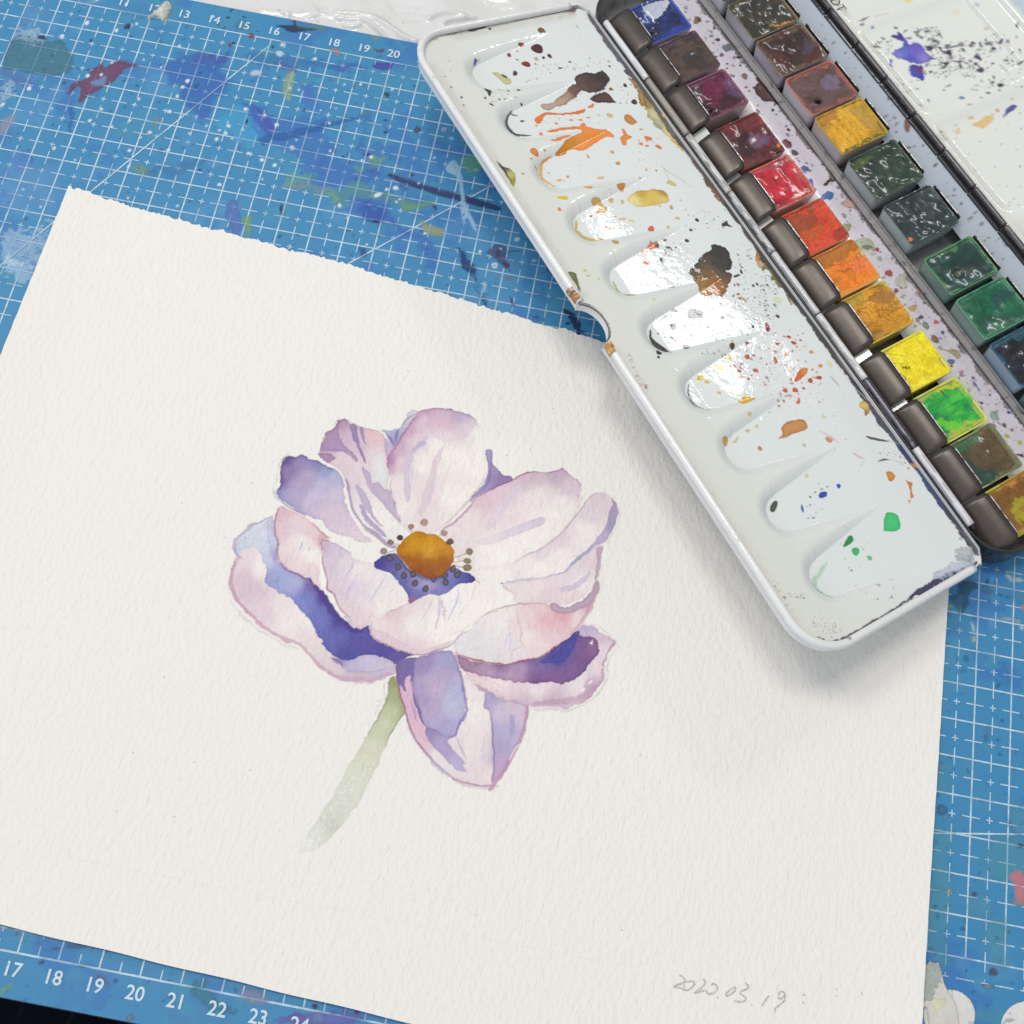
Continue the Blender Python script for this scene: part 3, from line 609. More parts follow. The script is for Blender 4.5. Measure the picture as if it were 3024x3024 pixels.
# stem
wash([(930, 140), (985, 120), (1010, 200), (1040, 300), (1060, 400), (1075, 470), (1020, 560), (960, 650), (910, 740), (870, 850), (850, 940), (790, 1020), (720, 1160), (640, 1310), (560, 1430), (480, 1540), (400, 1620), (320, 1700), (220, 1770), (100, 1810), (60, 1800), (110, 1700), (200, 1560), (300, 1400), (400, 1240), (500, 1080), (590, 900), (680, 740), (740, 670), (820, 520), (890, 380), (925, 260)], W8, (200, 205, 175),
     ctl=[((960, 160), (136, 148, 92)), ((1000, 300), (156, 166, 112)), ((950, 450), (186, 197, 150)), ((1030, 430), (150, 160, 110)), ((850, 600), (193, 201, 162)), ((750, 850), (206, 211, 184)), ((600, 1100), (210, 217, 197)), ((450, 1350), (210, 217, 201)), ((400, 1560), (200, 208, 188)), ((250, 1600), (215, 220, 208)), ((120, 1780), (226, 228, 220))], edge=.16, gran=.05, rough=.04, id=17)
stroke([(925, 260), (890, 380), (820, 520), (740, 680)], W8, (96, 110, 62), .035, .7, rough=.03, id=17); stroke([(1075, 470), (1010, 570), (940, 680), (900, 780)], W8, (104, 116, 66), .035, .7, rough=.03, id=17)
stroke([(985, 130), (1020, 240), (1050, 360)], W8, (118, 124, 84), .14, .45, soft=.08, id=17)
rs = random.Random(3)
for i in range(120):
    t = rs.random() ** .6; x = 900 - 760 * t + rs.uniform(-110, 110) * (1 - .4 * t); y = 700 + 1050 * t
    fc.drops([(x, y, rs.uniform(2, 6), rs.uniform(2, 5), (252, 252, 246))], W8, WHT)  # white flecks paint the glittery sparkle into the stem's colour
#
wash([(430, 430), (660, 415), (740, 300), (840, 170), (900, 150), (940, 180), (860, 290), (790, 400), (700, 540), (600, 680), (540, 600), (480, 480)], W2, (178, 172, 206), ctl=[((520, 450), (168, 178, 214)), ((600, 560), (158, 150, 200)), ((800, 300), (196, 186, 208)), ((880, 190), (212, 202, 214))], id=11)
stroke([(480, 480), (560, 570), (600, 650)], W2, (118, 100, 170), .07, .8, id=11); stroke([(665, 430), (640, 500), (620, 610)], W2, (112, 98, 176), .07, .8, id=11); stroke([(700, 370), (800, 270), (920, 190)], W2, (110, 96, 150), .03, .7, id=11)
wash([(470, -60), (540, -60), (540, 70), (600, 130), (640, 190), (700, 190), (740, 235), (640, 285), (520, 330), (400, 385), (300, 470), (340, 380), (430, 300), (480, 200), (490, 100)], W3, (140, 118, 172), ctl=[((520, 100), (150, 132, 184)), ((620, 240), (132, 108, 166)), ((420, 330), (150, 140, 195)), ((500, -40), (150, 140, 190))], id=12)
stroke([(530, 60), (500, 240), (430, 350)], W3, (84, 66, 140), .03, .8, id=12)
# upper-left rear petal, pinkish
wash([(970, 520), (1000, 400), (1040, 320), (1130, 270), (1170, 210), (1215, 190), (1260, 200), (1310, 240), (1400, 270), (1480, 295), (1560, 315), (1595, 340), (1610, 420), (1620, 560), (1640, 650), (1655, 740), (1640, 830), (1665, 900), (1690, 1000), (1720, 1100), (1750, 1180), (1740, 1260), (1735, 1400), (1700, 1420), (1600, 1370), (1480, 1290), (1380, 1200), (1300, 1080), (1260, 950), (1235, 850), (1190, 720), (1130, 640), (1060, 600), (1000, 560)], W1, (226, 206, 214),
     ctl=[((1080, 400), (180, 142, 184)), ((1200, 230), (176, 134, 170)), ((1500, 340), (226, 186, 192)), ((1350, 420), (208, 178, 198)), ((1250, 350), (196, 166, 196)), ((1450, 650), (222, 200, 212)), ((1550, 700), (222, 222, 224)), ((1550, 560), (224, 206, 212)), ((1500, 1100), (232, 231, 226)), ((1200, 600), (222, 198, 210)), ((1300, 800), (222, 200, 212)), ((1600, 1200), (236, 234, 229)), ((1650, 1380), (234, 228, 227)), ((1440, 900), (228, 216, 220))], edge=.6, ew=.03, rough=.05, id=1)
for p_, c_, a_ in (([(985, 480), (1010, 380), (1050, 320), (1130, 280), (1165, 260), (1155, 330), (1190, 400), (1250, 460), (1310, 520), (1345, 590), (1320, 590), (1250, 520), (1160, 490), (1050, 490)], (158, 124, 176), .85),
                   ([(1275, 230), (1330, 240), (1340, 330), (1360, 440), (1400, 530), (1420, 610), (1400, 600), (1360, 510), (1310, 400), (1285, 310)], (142, 120, 176), .95), ([(1365, 265), (1400, 275), (1405, 340), (1420, 440), (1395, 400), (1370, 320)], (152, 128, 182), .9),
                   ([(975, 520), (1050, 510), (1110, 540), (1110, 565), (1060, 600), (1010, 580)], (158, 116, 162), .9),
                   ([(1385, 640), (1460, 700), (1475, 790), (1540, 790), (1600, 850), (1650, 860), (1680, 960), (1720, 1080), (1748, 1180), (1700, 1140), (1640, 1060), (1560, 970), (1480, 890), (1430, 800), (1400, 700)], (184, 162, 198), .92),
                   ([(1320, 800), (1400, 870), (1440, 960), (1490, 1060), (1510, 1120), (1600, 1215), (1540, 1180), (1450, 1080), (1370, 960)], (182, 162, 204), .9), ([(1350, 990), (1410, 1030), (1440, 1100), (1500, 1160), (1560, 1220), (1630, 1310), (1570, 1290), (1490, 1210), (1400, 1130)], (168, 146, 196), .9),
                   ([(1215, 760), (1260, 800), (1270, 900), (1290, 1000), (1330, 1090), (1400, 1180), (1500, 1240), (1580, 1310), (1650, 1370), (1725, 1400), (1700, 1420), (1600, 1385), (1520, 1310), (1430, 1240), (1340, 1150), (1270, 1020), (1240, 900)], (168, 140, 186), .9),
                   ([(1480, 520), (1600, 510), (1620, 700), (1600, 830), (1540, 780), (1480, 780), (1470, 640)], (222, 222, 226), .6), ([(1600, 360), (1660, 430), (1690, 470), (1650, 560), (1615, 540)], (176, 150, 194), .8)):
    wash(p_, W1, c_, alpha=a_, edge=.35, id=1)
stroke([(1050, 490), (1160, 478), (1240, 520), (1320, 590)], W1, (120, 96, 140), .03, .6, dry=.5, id=1); stroke([(975, 520), (1000, 400), (1040, 320), (1130, 270), (1190, 195), (1260, 195)], W1, (130, 60, 110), .035, .8, id=1)
stroke([(1260, 200), (1400, 268), (1560, 312)], W1, (166, 100, 132), .03, .7, id=1)
# top centre petal
wash([(940, 180), (1100, 130), (1240, 125), (1430, 150), (1600, 200), (1690, 220), (1760, 275), (1790, 310), (1850, 380), (1890, 500), (1900, 620), (1905, 850), (1910, 1050), (1850, 1180), (1760, 1330), (1600, 1500), (1450, 1680), (1300, 1820), (1180, 1890), (1000, 1880), (860, 1890), (780, 1850), (690, 1770), (640, 1640), (590, 1480), (555, 1290), (560, 1150), (540, 1000), (495, 900), (510, 820), (600, 680), (700, 540), (790, 400), (860, 290)], W2, (239, 234, 226),
     ctl=[((545, 860), (176, 118, 166)), ((650, 680), (200, 156, 192)), ((790, 470), (196, 152, 188)), ((900, 270), (186, 138, 178)), ((1000, 330), (220, 190, 208)), ((1100, 150), (192, 140, 178)), ((1300, 330), (212, 176, 202)), ((1500, 210), (174, 148, 188)), ((1700, 280), (194, 174, 206)), ((1350, 500), (226, 204, 216)), ((700, 900), (224, 196, 212)), ((660, 1200), (232, 218, 222)), ((800, 1500), (235, 224, 223)), ((1000, 900), (239, 234, 227)), ((1400, 800), (240, 236, 228)), ((1700, 900), (240, 236, 228)), ((1860, 700), (240, 237, 230)), ((1050, 1600), (229, 211, 215)), ((1500, 1400), (240, 237, 229)), ((1200, 640), (239, 234, 227)), ((900, 600), (222, 198, 212)), ((1850, 450), (238, 234, 228))], edge=.5, ew=.03, rough=.05, id=2)
wash([(1085, 300), (1120, 430), (1160, 500), (1240, 570), (1370, 600), (1520, 575), (1620, 520), (1700, 430), (1760, 370), (1800, 290), (1690, 225), (1500, 180), (1250, 140), (1120, 160)], W2, (214, 180, 204), ctl=[((1250, 250), (206, 164, 192)), ((1350, 380), (210, 172, 196)), ((1550, 260), (182, 156, 194)), ((1650, 400), (222, 200, 214)), ((1350, 540), (228, 208, 218))], alpha=.7, edge=.15, id=2)
for p_, c_, a_ in (([(1085, 500), (1050, 600), (1000, 680), (920, 730), (860, 830), (820, 950), (800, 1080), (825, 1250), (820, 1430), (780, 1460), (745, 1320), (735, 1100), (745, 900), (790, 790), (850, 720), (900, 650), (990, 590)], (204, 188, 214), .9),
                   ([(850, 740), (900, 660), (980, 590), (1040, 590), (1030, 640), (940, 680), (880, 750)], (180, 162, 206), .75),
                   ([(1290, 680), (1318, 700), (1260, 800), (1285, 850), (1230, 920), (1190, 1100), (1170, 1250), (1100, 1450), (1000, 1620), (935, 1660), (960, 1500), (1030, 1250), (1090, 1050), (1160, 900), (1210, 780)], (214, 192, 210), .8),
                   ([(1200, 1100), (1180, 1300), (1100, 1450), (1010, 1620), (1100, 1700), (1250, 1500), (1300, 1300), (1420, 900), (1330, 1050)], (232, 214, 218), .6), ([(1660, 640), (1720, 700), (1750, 900), (1700, 1000), (1650, 800)], (236, 224, 220), .5)):
    wash(p_, W2, c_, alpha=a_, edge=.22, ew=.02, id=2)
stroke([(560, 800), (640, 640), (780, 420), (940, 185)], W2, (136, 64, 124), .035, .75, id=2); stroke([(500, 830), (500, 920), (545, 1080)], W2, (166, 76, 130), .045, .7, id=2)
stroke([(940, 175), (1100, 128), (1240, 125), (1430, 150), (1600, 205), (1740, 270)], W2, (116, 70, 120), .03, .75, id=2)
stroke([(555, 1150), (560, 1300), (600, 1480), (680, 1750)], W2, (120, 104, 116), .035, .6, dry=.4, id=2); stroke([(1900, 1120), (1760, 1330), (1560, 1560), (1350, 1760)], W2, PENC, .10, .4, dry=.7, id=2)
# right rear petal
wash([(0, 760), (100, 690), (200, 620), (300, 510), (370, 420), (420, 370), (520, 330), (640, 280), (740, 240), (780, 200), (860, 160), (940, 150), (1090, 155), (1180, 135), (1255, 125), (1300, 180), (1390, 235), (1425, 270), (1415, 380), (1425, 480), (1410, 560), (1330, 650), (1240, 750), (1120, 840), (1040, 910), (900, 980), (780, 1040), (640, 1090), (500, 1130), (400, 1150), (420, 1190), (450, 1240), (420, 1260), (330, 1180), (300, 1100), (150, 1000), (100, 860), (0, 800)], W3, (236, 224, 223),
     ctl=[((450, 400), (216, 180, 194)), ((600, 350), (222, 190, 206)), ((900, 200), (206, 174, 194)), ((1200, 180), (190, 160, 190)), ((1350, 300), (212, 190, 208)), ((700, 600), (230, 211, 219)), ((1000, 420), (234, 222, 224)), ((1250, 500), (238, 231, 228)), ((300, 700), (230, 212, 218)), ((500, 1000), (239, 235, 228)), ((900, 850), (240, 237, 229)), ((200, 900), (230, 213, 218)), ((1100, 600), (239, 234, 229)), ((700, 1000), (239, 236, 230))], edge=.45, ew=.03, rough=.05, id=3)
wash([(340, 860), (480, 810), (620, 760), (800, 700), (940, 640), (1040, 615), (1080, 650), (1040, 690), (900, 750), (740, 810), (560, 870), (400, 890)], W3, (210, 203, 222), ctl=[((1020, 650), (196, 188, 216)), ((800, 740), (208, 200, 222)), ((450, 860), (226, 212, 222))], alpha=.85, edge=.2, id=3)
wash([(760, 300), (830, 300), (760, 420), (640, 560), (560, 680), (470, 750), (500, 640), (600, 500), (680, 400)], W3, (214, 199, 221), alpha=.75, edge=.1, id=3)
stroke([(380, 410), (520, 330), (740, 235), (790, 195), (940, 148), (1090, 155), (1250, 125)], W3, (128, 46, 104), .035, .85, id=3); stroke([(0, 755), (200, 615), (370, 425)], W3, (150, 110, 165), .06, .75, id=3); stroke([(1250, 130), (1320, 190), (1390, 235), (1420, 300)], W3, (160, 104, 140), .03, .7, id=3)
# long finger petal
wash([(420, 1190), (470, 1150), (600, 1110), (750, 1060), (900, 1000), (1040, 920), (1160, 820), (1260, 740), (1360, 620), (1450, 520), (1510, 430), (1580, 375), (1640, 360), (1700, 370), (1750, 410), (1790, 470), (1805, 560), (1790, 640), (1740, 760), (1690, 840), (1600, 890), (1500, 980), (1400, 1080), (1300, 1150), (1200, 1200), (1050, 1230), (900, 1260), (720, 1275), (560, 1265), (450, 1240)], W3, (234, 224, 224),
     ctl=[((1620, 420), (220, 200, 213)), ((1500, 560), (220, 204, 218)), ((1200, 850), (222, 200, 215)), ((1000, 980), (224, 206, 220)), ((800, 1100), (234, 224, 226)), ((1500, 780), (238, 230, 228)), ((1000, 1130), (240, 236, 229)), ((1250, 1000), (238, 229, 228)), ((600, 1200), (240, 237, 230))], edge=.3, ew=.03, id=4)
wash([(1750, 410), (1790, 480), (1808, 600), (1760, 740), (1700, 840), (1610, 900), (1500, 990), (1400, 1080), (1290, 1150), (1180, 1200), (1000, 1240), (860, 1275), (690, 1285), (700, 1258), (900, 1245), (1080, 1215), (1220, 1165), (1380, 1055), (1460, 975), (1560, 875), (1640, 780), (1690, 680), (1710, 560), (1755, 490)], W3, (162, 152, 200), ctl=[((1780, 520), (160, 138, 184)), ((1750, 650), (146, 132, 182)), ((1640, 850), (170, 158, 208)), ((1450, 1030), (150, 152, 206)), ((1200, 1185), (170, 170, 212)), ((850, 1262), (190, 186, 216))], edge=.2, alpha=.92, id=4)
stroke([(740, 1070), (900, 1000), (1040, 920), (1160, 820), (1260, 740), (1360, 620), (1450, 520), (1510, 430), (1580, 375)], W3, (158, 118, 154), .03, .7, id=4)
# petal below it
wash([(620, 1290), (700, 1275), (900, 1265), (1050, 1235), (1200, 1205), (1300, 1155), (1400, 1085), (1500, 985), (1600, 900), (1660, 900), (1665, 960), (1630, 1050), (1620, 1180), (1600, 1270), (1550, 1330), (1480, 1400), (1380, 1470), (1250, 1510), (1130, 1490), (1050, 1480), (900, 1480), (780, 1490), (730, 1400), (660, 1340)], W3, (228, 212, 218),
     ctl=[((800, 1350), (229, 213, 217)), ((1100, 1400), (225, 199, 210)), ((1500, 1250), (236, 224, 225)), ((1300, 1200), (226, 211, 218)), ((1580, 1080), (226, 204, 214)), ((1380, 1420), (228, 206, 214)), ((1000, 1320), (230, 215, 219))], edge=.25, id=5)
wash([(1220, 1340), (1320, 1300), (1440, 1240), (1500, 1180), (1520, 1150), (1525, 1200), (1480, 1270), (1400, 1330), (1250, 1380)], W3, (200, 184, 214), alpha=.85, edge=.1, id=5)
wash([(1595, 930), (1668, 920), (1645, 1030), (1622, 1200), (1580, 1270), (1572, 1200), (1600, 1080)], W3, (186, 152, 186), alpha=.85, id=5); stroke([(615, 1285), (640, 1310), (740, 1390)], W3, PENC, .05, .5, dry=.5, id=5); stroke([(650, 1285), (900, 1262), (1100, 1225), (1280, 1160)], W3, (160, 150, 165), .02, .5, dry=.5, id=5)
fc.drops([(630, 1290, 12, 11, (130, 120, 170))], W3, WHT)
# large lower-left petal with its blue hollow
wash([(520, 145), (460, 160), (380, 190), (280, 240), (190, 310), (130, 400), (100, 480), (130, 550), (110, 620), (80, 720), (65, 860), (90, 950), (140, 1050), (200, 1130), (300, 1220), (400, 1300), (520, 1370), (640, 1420), (760, 1460), (850, 1540), (910, 1630), (980, 1700), (1100, 1780), (1240, 1840), (1400, 1840), (1560, 1820), (1690, 1770), (1750, 1740), (1750, 1640), (1850, 1570), (1932, 1570), (1800, 1530), (1650, 1450), (1500, 1340), (1480, 1250), (1400, 1290), (1320, 1260), (1200, 1170), (1100, 1030), (1010, 900), (880, 810), (760, 750), (640, 680), (570, 600), (545, 480), (520, 300)], W4, (228, 210, 218),
     ctl=[((350, 250), (208, 215, 230)), ((200, 640), (226, 204, 214)), ((200, 760), (214, 186, 203)), ((280, 900), (212, 184, 204)), ((400, 1100), (220, 196, 211)), ((380, 680), (238, 232, 228)), ((600, 1050), (232, 218, 222)), ((700, 1220), (236, 226, 226)), ((850, 1360), (226, 208, 216)), ((1000, 1680), (218, 196, 208)), ((1000, 1560), (222, 208, 210)), ((1400, 1800), (200, 172, 194)), ((1450, 1650), (188, 178, 214)), ((860, 1260), (238, 232, 228))], edge=.25, rough=.05, id=6)
wash([(320, 470), (300, 465), (200, 500), (140, 540), (130, 450), (230, 350), (400, 240), (470, 180), (520, 150), (520, 300), (545, 480), (570, 600), (640, 680), (760, 750), (880, 810), (1010, 900), (1100, 1030), (1200, 1170), (1320, 1270), (1400, 1300), (1470, 1270), (1500, 1360), (1650, 1460), (1800, 1540), (1932, 1570), (1850, 1600), (1750, 1660), (1680, 1610), (1600, 1580), (1480, 1565), (1380, 1590), (1260, 1620), (1180, 1610), (1100, 1570), (1020, 1480), (960, 1380), (900, 1260), (830, 1140), (760, 1060), (680, 1000), (600, 950), (560, 950), (500, 890), (440, 840), (430, 780), (440, 700), (400, 620), (360, 540)], W4, (110, 120, 200),
     ctl=[((200, 450), (196, 206, 228)), ((330, 360), (202, 213, 234)), ((420, 300), (206, 216, 236)), ((500, 280), (182, 178, 220)), ((400, 470), (200, 210, 232)), ((450, 600), (188, 196, 229)), ((530, 560), (146, 148, 212)), ((550, 800), (136, 152, 214)), ((480, 780), (140, 146, 206)), ((700, 850), (156, 160, 214)), ((850, 1000), (96, 112, 197)), ((800, 1060), (110, 124, 205)), ((1000, 1200), (88, 98, 188)), ((1010, 970), (72, 62, 146)), ((1180, 1210), (64, 52, 144)), ((1150, 1430), (84, 88, 178)), ((1250, 1570), (66, 66, 156)), ((1400, 1450), (74, 66, 160)), ((1600, 1520), (72, 62, 156)), ((1800, 1580), (88, 70, 152)), ((900, 900), (100, 80, 160))], edge=.4, ew=.025, gran=.09, rough=.05, id=6)
stroke([(575, 610), (640, 690), (760, 752), (880, 822)], W4, (116, 74, 146), .07, .75, id=6); stroke([(870, 810), (940, 880), (1010, 960), (1090, 1090), (1180, 1190), (1300, 1290), (1400, 1310), (1460, 1290)], W4, (60, 42, 128), .16, .8, rough=.05, soft=.05, id=6)
stroke([(450, 180), (455, 330), (480, 480), (500, 600)], W4, (160, 158, 214), .03, .6, id=6)
wash([(1100, 1600), (1260, 1620), (1380, 1590), (1480, 1570), (1600, 1585), (1690, 1630), (1740, 1680), (1640, 1720), (1500, 1750), (1400, 1740), (1280, 1730), (1200, 1670)], W4, (188, 176, 214), ctl=[((1140, 1620), (134, 116, 178)), ((1300, 1680), (184, 172, 212)), ((1500, 1630), (192, 182, 218)), ((1650, 1700), (196, 182, 212))], edge=.2, id=6)
stroke([(1200, 1690), (1280, 1735), (1400, 1742), (1640, 1715)], W4, (150, 130, 170), .025, .7, dry=.4, id=6); stroke([(1100, 1600), (1150, 1640), (1200, 1660)], W4, (110, 92, 160), .09, .7, id=6)
stroke([(1180, 1790), (1300, 1835), (1420, 1830), (1560, 1800), (1720, 1750)], W4, (190, 150, 178), .17, .6, rough=.06, dry=.2, id=6)
stroke([(160, 570), (95, 700), (85, 860), (120, 990), (220, 1110), (400, 1280), (600, 1390), (760, 1450), (880, 1580), (980, 1690), (1150, 1790)], W4, (196, 142, 170), .09, .75, rough=.03, taper=False, id=6)
stroke([(110, 620), (100, 850), (160, 1030), (320, 1200), (540, 1360)], W4, (168, 96, 140), .025, .6, dry=.3, id=6); stroke([(500, 150), (380, 195), (250, 270), (150, 370), (110, 460), (150, 550)], W4, (166, 160, 204), .09, .8, rough=.04, id=6); stroke([(130, 420), (135, 520), (200, 590)], W4, (120, 104, 160), .035, .7, dry=.3, id=6)
# small pink left petal
wash([(570, 65), (640, 75), (700, 110), (780, 140), (850, 175), (910, 220), (970, 290), (1040, 350), (1080, 380), (1000, 400), (990, 430), (1000, 500), (990, 600), (965, 680), (980, 740), (960, 790), (1010, 880), (930, 860), (870, 790), (770, 750), (680, 700), (600, 630), (560, 560), (550, 450), (525, 300), (530, 170)], W4, (228, 205, 213),
     ctl=[((590, 150), (216, 174, 192)), ((600, 300), (222, 190, 206)), ((750, 250), (227, 202, 212)), ((900, 300), (226, 194, 204)), ((1030, 370), (214, 160, 178)), ((800, 400), (237, 230, 226)), ((900, 550), (240, 235, 228)), ((640, 600), (226, 199, 209)), ((850, 700), (228, 203, 211)), ((700, 480), (232, 214, 218))], edge=.35, rough=.04, id=7)
stroke([(570, 68), (535, 170), (522, 290), (545, 430), (560, 560), (615, 645)], W4, (160, 76, 122), .045, .85, rough=.03, dry=.15, id=7); stroke([(620, 645), (700, 720), (800, 765), (880, 830), (1000, 890)], W4, (146, 80, 130), .03, .75, id=7)
stroke([(910, 220), (970, 290), (1080, 380)], W4, (168, 76, 116), .035, .8, id=7)
for p_ in ([(800, 405), (795, 450), (775, 495)], [(878, 455), (860, 500)]): stroke(p_, W4, (176, 170, 212), .06, .8, id=7)
stroke([(620, 210), (760, 290), (900, 350)], W4, (216, 192, 212), .10, .5, soft=.08, id=7)
# upper-left violet petal
wash([(610, 700), (620, 600), (680, 535), (740, 545), (800, 525), (850, 540), (900, 570), (960, 600), (1040, 625), (1120, 660), (1160, 700), (1195, 760), (1210, 850), (1225, 960), (1265, 1060), (1330, 1190), (1400, 1260), (1470, 1320), (1460, 1355), (1380, 1365), (1280, 1330), (1180, 1290), (1080, 1245), (1030, 1190), (1000, 1150), (920, 1130), (860, 1110), (760, 1070), (680, 1010), (600, 940), (570, 880), (600, 800)], W1, (180, 165, 205),
     ctl=[((660, 590), (96, 72, 142)), ((620, 800), (106, 84, 156)), ((700, 680), (128, 104, 166)), ((800, 620), (138, 118, 176)), ((850, 720), (168, 146, 190)), ((960, 640), (120, 118, 184)), ((1060, 680), (132, 146, 202)), ((1120, 720), (170, 172, 210)), ((900, 950), (190, 178, 213)), ((1100, 1100), (211, 188, 211)), ((1350, 1300), (222, 201, 217)), ((700, 900), (166, 152, 200)), ((620, 920), (146, 146, 202)), ((1150, 900), (198, 184, 215)), ((1000, 820), (182, 172, 212)), ((780, 830), (168, 146, 196)), ((1240, 1200), (216, 194, 214))], edge=.6, ew=.035, gran=.07, rough=.05, id=8)
stroke([(600, 860), (620, 600), (680, 535), (740, 545), (810, 522), (900, 572), (1040, 628), (1110, 655)], W1, (62, 46, 116), .045, .85, rough=.04, id=8); stroke([(568, 880), (600, 945), (690, 1030), (840, 1105)], W1, (96, 84, 160), .035, .8, id=8)
stroke([(1060, 610), (1180, 700), (1230, 860), (1290, 1080), (1420, 1240)], W1, (246, 243, 236), .045, .9, id=8); stroke([(545, 860), (560, 920), (610, 980)], W1, (170, 172, 204), .08, .5)
# bottom petal
wash([(315, 770), (330, 740), (420, 725), (520, 700), (640, 670), (730, 650), (800, 655), (840, 720), (870, 760), (900, 850), (960, 880), (1000, 940), (1090, 1000), (1200, 1060), (1300, 1100), (1400, 1115), (1455, 1110), (1450, 1200), (1430, 1300), (1390, 1430), (1330, 1560), (1280, 1660), (1220, 1740), (1170, 1830), (1110, 1830), (1000, 1810), (900, 1790), (780, 1730), (680, 1650), (560, 1520), (480, 1390), (420, 1260), (380, 1120), (340, 960), (320, 860)], W6, (232, 222, 224),
     ctl=[((380, 800), (104, 92, 160)), ((420, 1050), (220, 172, 200)), ((470, 1250), (220, 176, 202)), ((560, 1430), (218, 182, 204)), ((700, 1600), (232, 222, 224)), ((1000, 1200), (238, 229, 227)), ((1000, 1500), (234, 219, 221)), ((1000, 1000), (234, 218, 220)), ((1200, 1600), (190, 168, 204)), ((1100, 1700), (232, 213, 217)), ((900, 1720), (228, 212, 218))], edge=.3, id=9)
wash([(320, 780), (350, 730), (480, 720), (470, 860), (460, 960), (500, 1120), (560, 1280), (520, 1230), (470, 1100), (440, 1000), (400, 1000), (350, 950), (325, 860)], W6, (106, 92, 160), edge=.2, id=9)
for p_, c_ in (([(350, 950), (380, 970), (410, 1060), (470, 1180), (540, 1300), (600, 1420), (560, 1420), (470, 1290), (400, 1120)], (222, 174, 202)), ([(400, 900), (430, 860), (450, 880), (470, 1050), (490, 1200), (530, 1300), (500, 1250), (450, 1130), (415, 1010)], (216, 172, 204)), ([(440, 1080), (470, 1160), (495, 1250), (465, 1210)], (176, 142, 190))): wash(p_, W6, c_, edge=.15, id=9)
wash([(480, 720), (640, 670), (760, 650), (830, 700), (870, 820), (900, 930), (920, 1050), (920, 1180), (890, 1260), (860, 1330), (800, 1390), (700, 1360), (600, 1310), (550, 1250), (510, 1130), (480, 1000), (470, 880)], W6, (165, 155, 205),
     ctl=[((560, 760), (142, 126, 184)), ((760, 730), (150, 146, 200)), ((650, 950), (184, 158, 199)), ((560, 1050), (158, 140, 192)), ((650, 1150), (178, 152, 198)), ((800, 1150), (178, 180, 218)), ((850, 1020), (168, 170, 216)), ((750, 1300), (162, 152, 208)), ((700, 860), (170, 150, 198))], edge=.3, gran=.08, id=9)
stroke([(840, 700), (875, 830), (905, 950), (928, 1080), (936, 1190), (880, 1280), (830, 1370), (760, 1390)], W6, (116, 98, 168), .07, .85, rough=.04, id=9); stroke([(470, 900), (470, 1000), (510, 1130), (570, 1290), (690, 1350)], W6, (110, 92, 158), .045, .8, id=9)
wash([(580, 1310), (700, 1350), (790, 1390), (770, 1430), (850, 1530), (930, 1620), (900, 1640), (930, 1690), (870, 1690), (760, 1600), (650, 1480), (600, 1410)], W6, (164, 148, 202), ctl=[((620, 1340), (140, 122, 182)), ((720, 1450), (164, 146, 200)), ((880, 1660), (176, 168, 212))], edge=.2, id=9)
wash([(1100, 1010), (1200, 1050), (1320, 1090), (1450, 1115), (1440, 1260), (1380, 1430), (1310, 1580), (1240, 1690), (1160, 1790), (1140, 1780), (1160, 1600), (1150, 1400), (1130, 1180), (1080, 1140), (1080, 1090)], W6, (190, 172, 208), ctl=[((1120, 1080), (164, 152, 202)), ((1250, 1200), (198, 182, 212)), ((1330, 1150), (206, 187, 214)), ((1200, 1500), (166, 150, 202)), ((1220, 1650), (184, 152, 196)), ((1400, 1200), (208, 184, 210)), ((1320, 1350), (176, 166, 212)), ((1180, 1350), (172, 160, 210))], edge=.3, ew=.03, id=9)
wash([(1310, 1200), (1350, 1220), (1340, 1330), (1310, 1400), (1300, 1300)], W6, (150, 146, 202), alpha=.7, edge=.1, id=9); stroke([(1150, 1180), (1160, 1400), (1165, 1600), (1145, 1780)], W6, (96, 80, 150), .03, .8, id=9)
stroke([(1452, 1110), (1438, 1280), (1392, 1430), (1330, 1560), (1260, 1680), (1180, 1790), (1130, 1850)], W6, (174, 108, 154), .09, .75, taper=False, rough=.03, id=9); stroke([(318, 780), (345, 980), (390, 1160), (440, 1310), (520, 1460), (640, 1600), (780, 1730), (900, 1790), (1050, 1815), (1160, 1815)], W6, (138, 54, 116), .042, .85, taper=False, id=9)
stroke([(780, 1730), (900, 1800), (1050, 1830), (1200, 1820)], W6, (206, 164, 190), .12, .6, dry=.3, id=9)
wash([(440, 1330), (480, 1410), (560, 1540), (680, 1680), (790, 1760), (760, 1700), (640, 1600), (530, 1500), (470, 1400)], W6, (176, 172, 208), alpha=.75, edge=.15)
for p_, c_ in (([(840, 1390), (880, 1480), (930, 1580)], (176, 168, 204)), ([(1085, 1400), (1075, 1520), (1060, 1610)], (196, 186, 214)), ([(1400, 1440), (1350, 1500), (1300, 1600)], (236, 228, 232))): stroke(p_, W6, c_, .045, .8, id=9)
# lower right petal curling under
wash([(160, 790), (260, 840), (400, 875), (700, 895), (900, 855), (1100, 775), (1250, 660), (1400, 530), (1450, 495), (1560, 510), (1640, 570), (1740, 640), (1765, 690), (1740, 760), (1690, 820), (1680, 900), (1690, 980), (1660, 1080), (1600, 1180), (1500, 1260), (1380, 1320), (1270, 1355), (1100, 1340), (900, 1320), (800, 1300), (640, 1250), (470, 1180), (350, 1080), (260, 1000), (200, 900)], W7, (222, 198, 214),
     ctl=[((300, 1030), (228, 202, 210)), ((600, 1130), (236, 216, 218)), ((1000, 1160), (229, 213, 220)), ((1400, 1100), (229, 215, 221)), ((1650, 750), (226, 203, 216)), ((1650, 640), (206, 176, 200)), ((1150, 1290), (202, 172, 196)), ((1550, 1180), (184, 144, 178)), ((1500, 555), (186, 168, 208)), ((900, 1290), (208, 178, 200)), ((1640, 900), (224, 206, 216)), ((600, 1210), (214, 190, 204))], edge=.35, rough=.05, id=10)
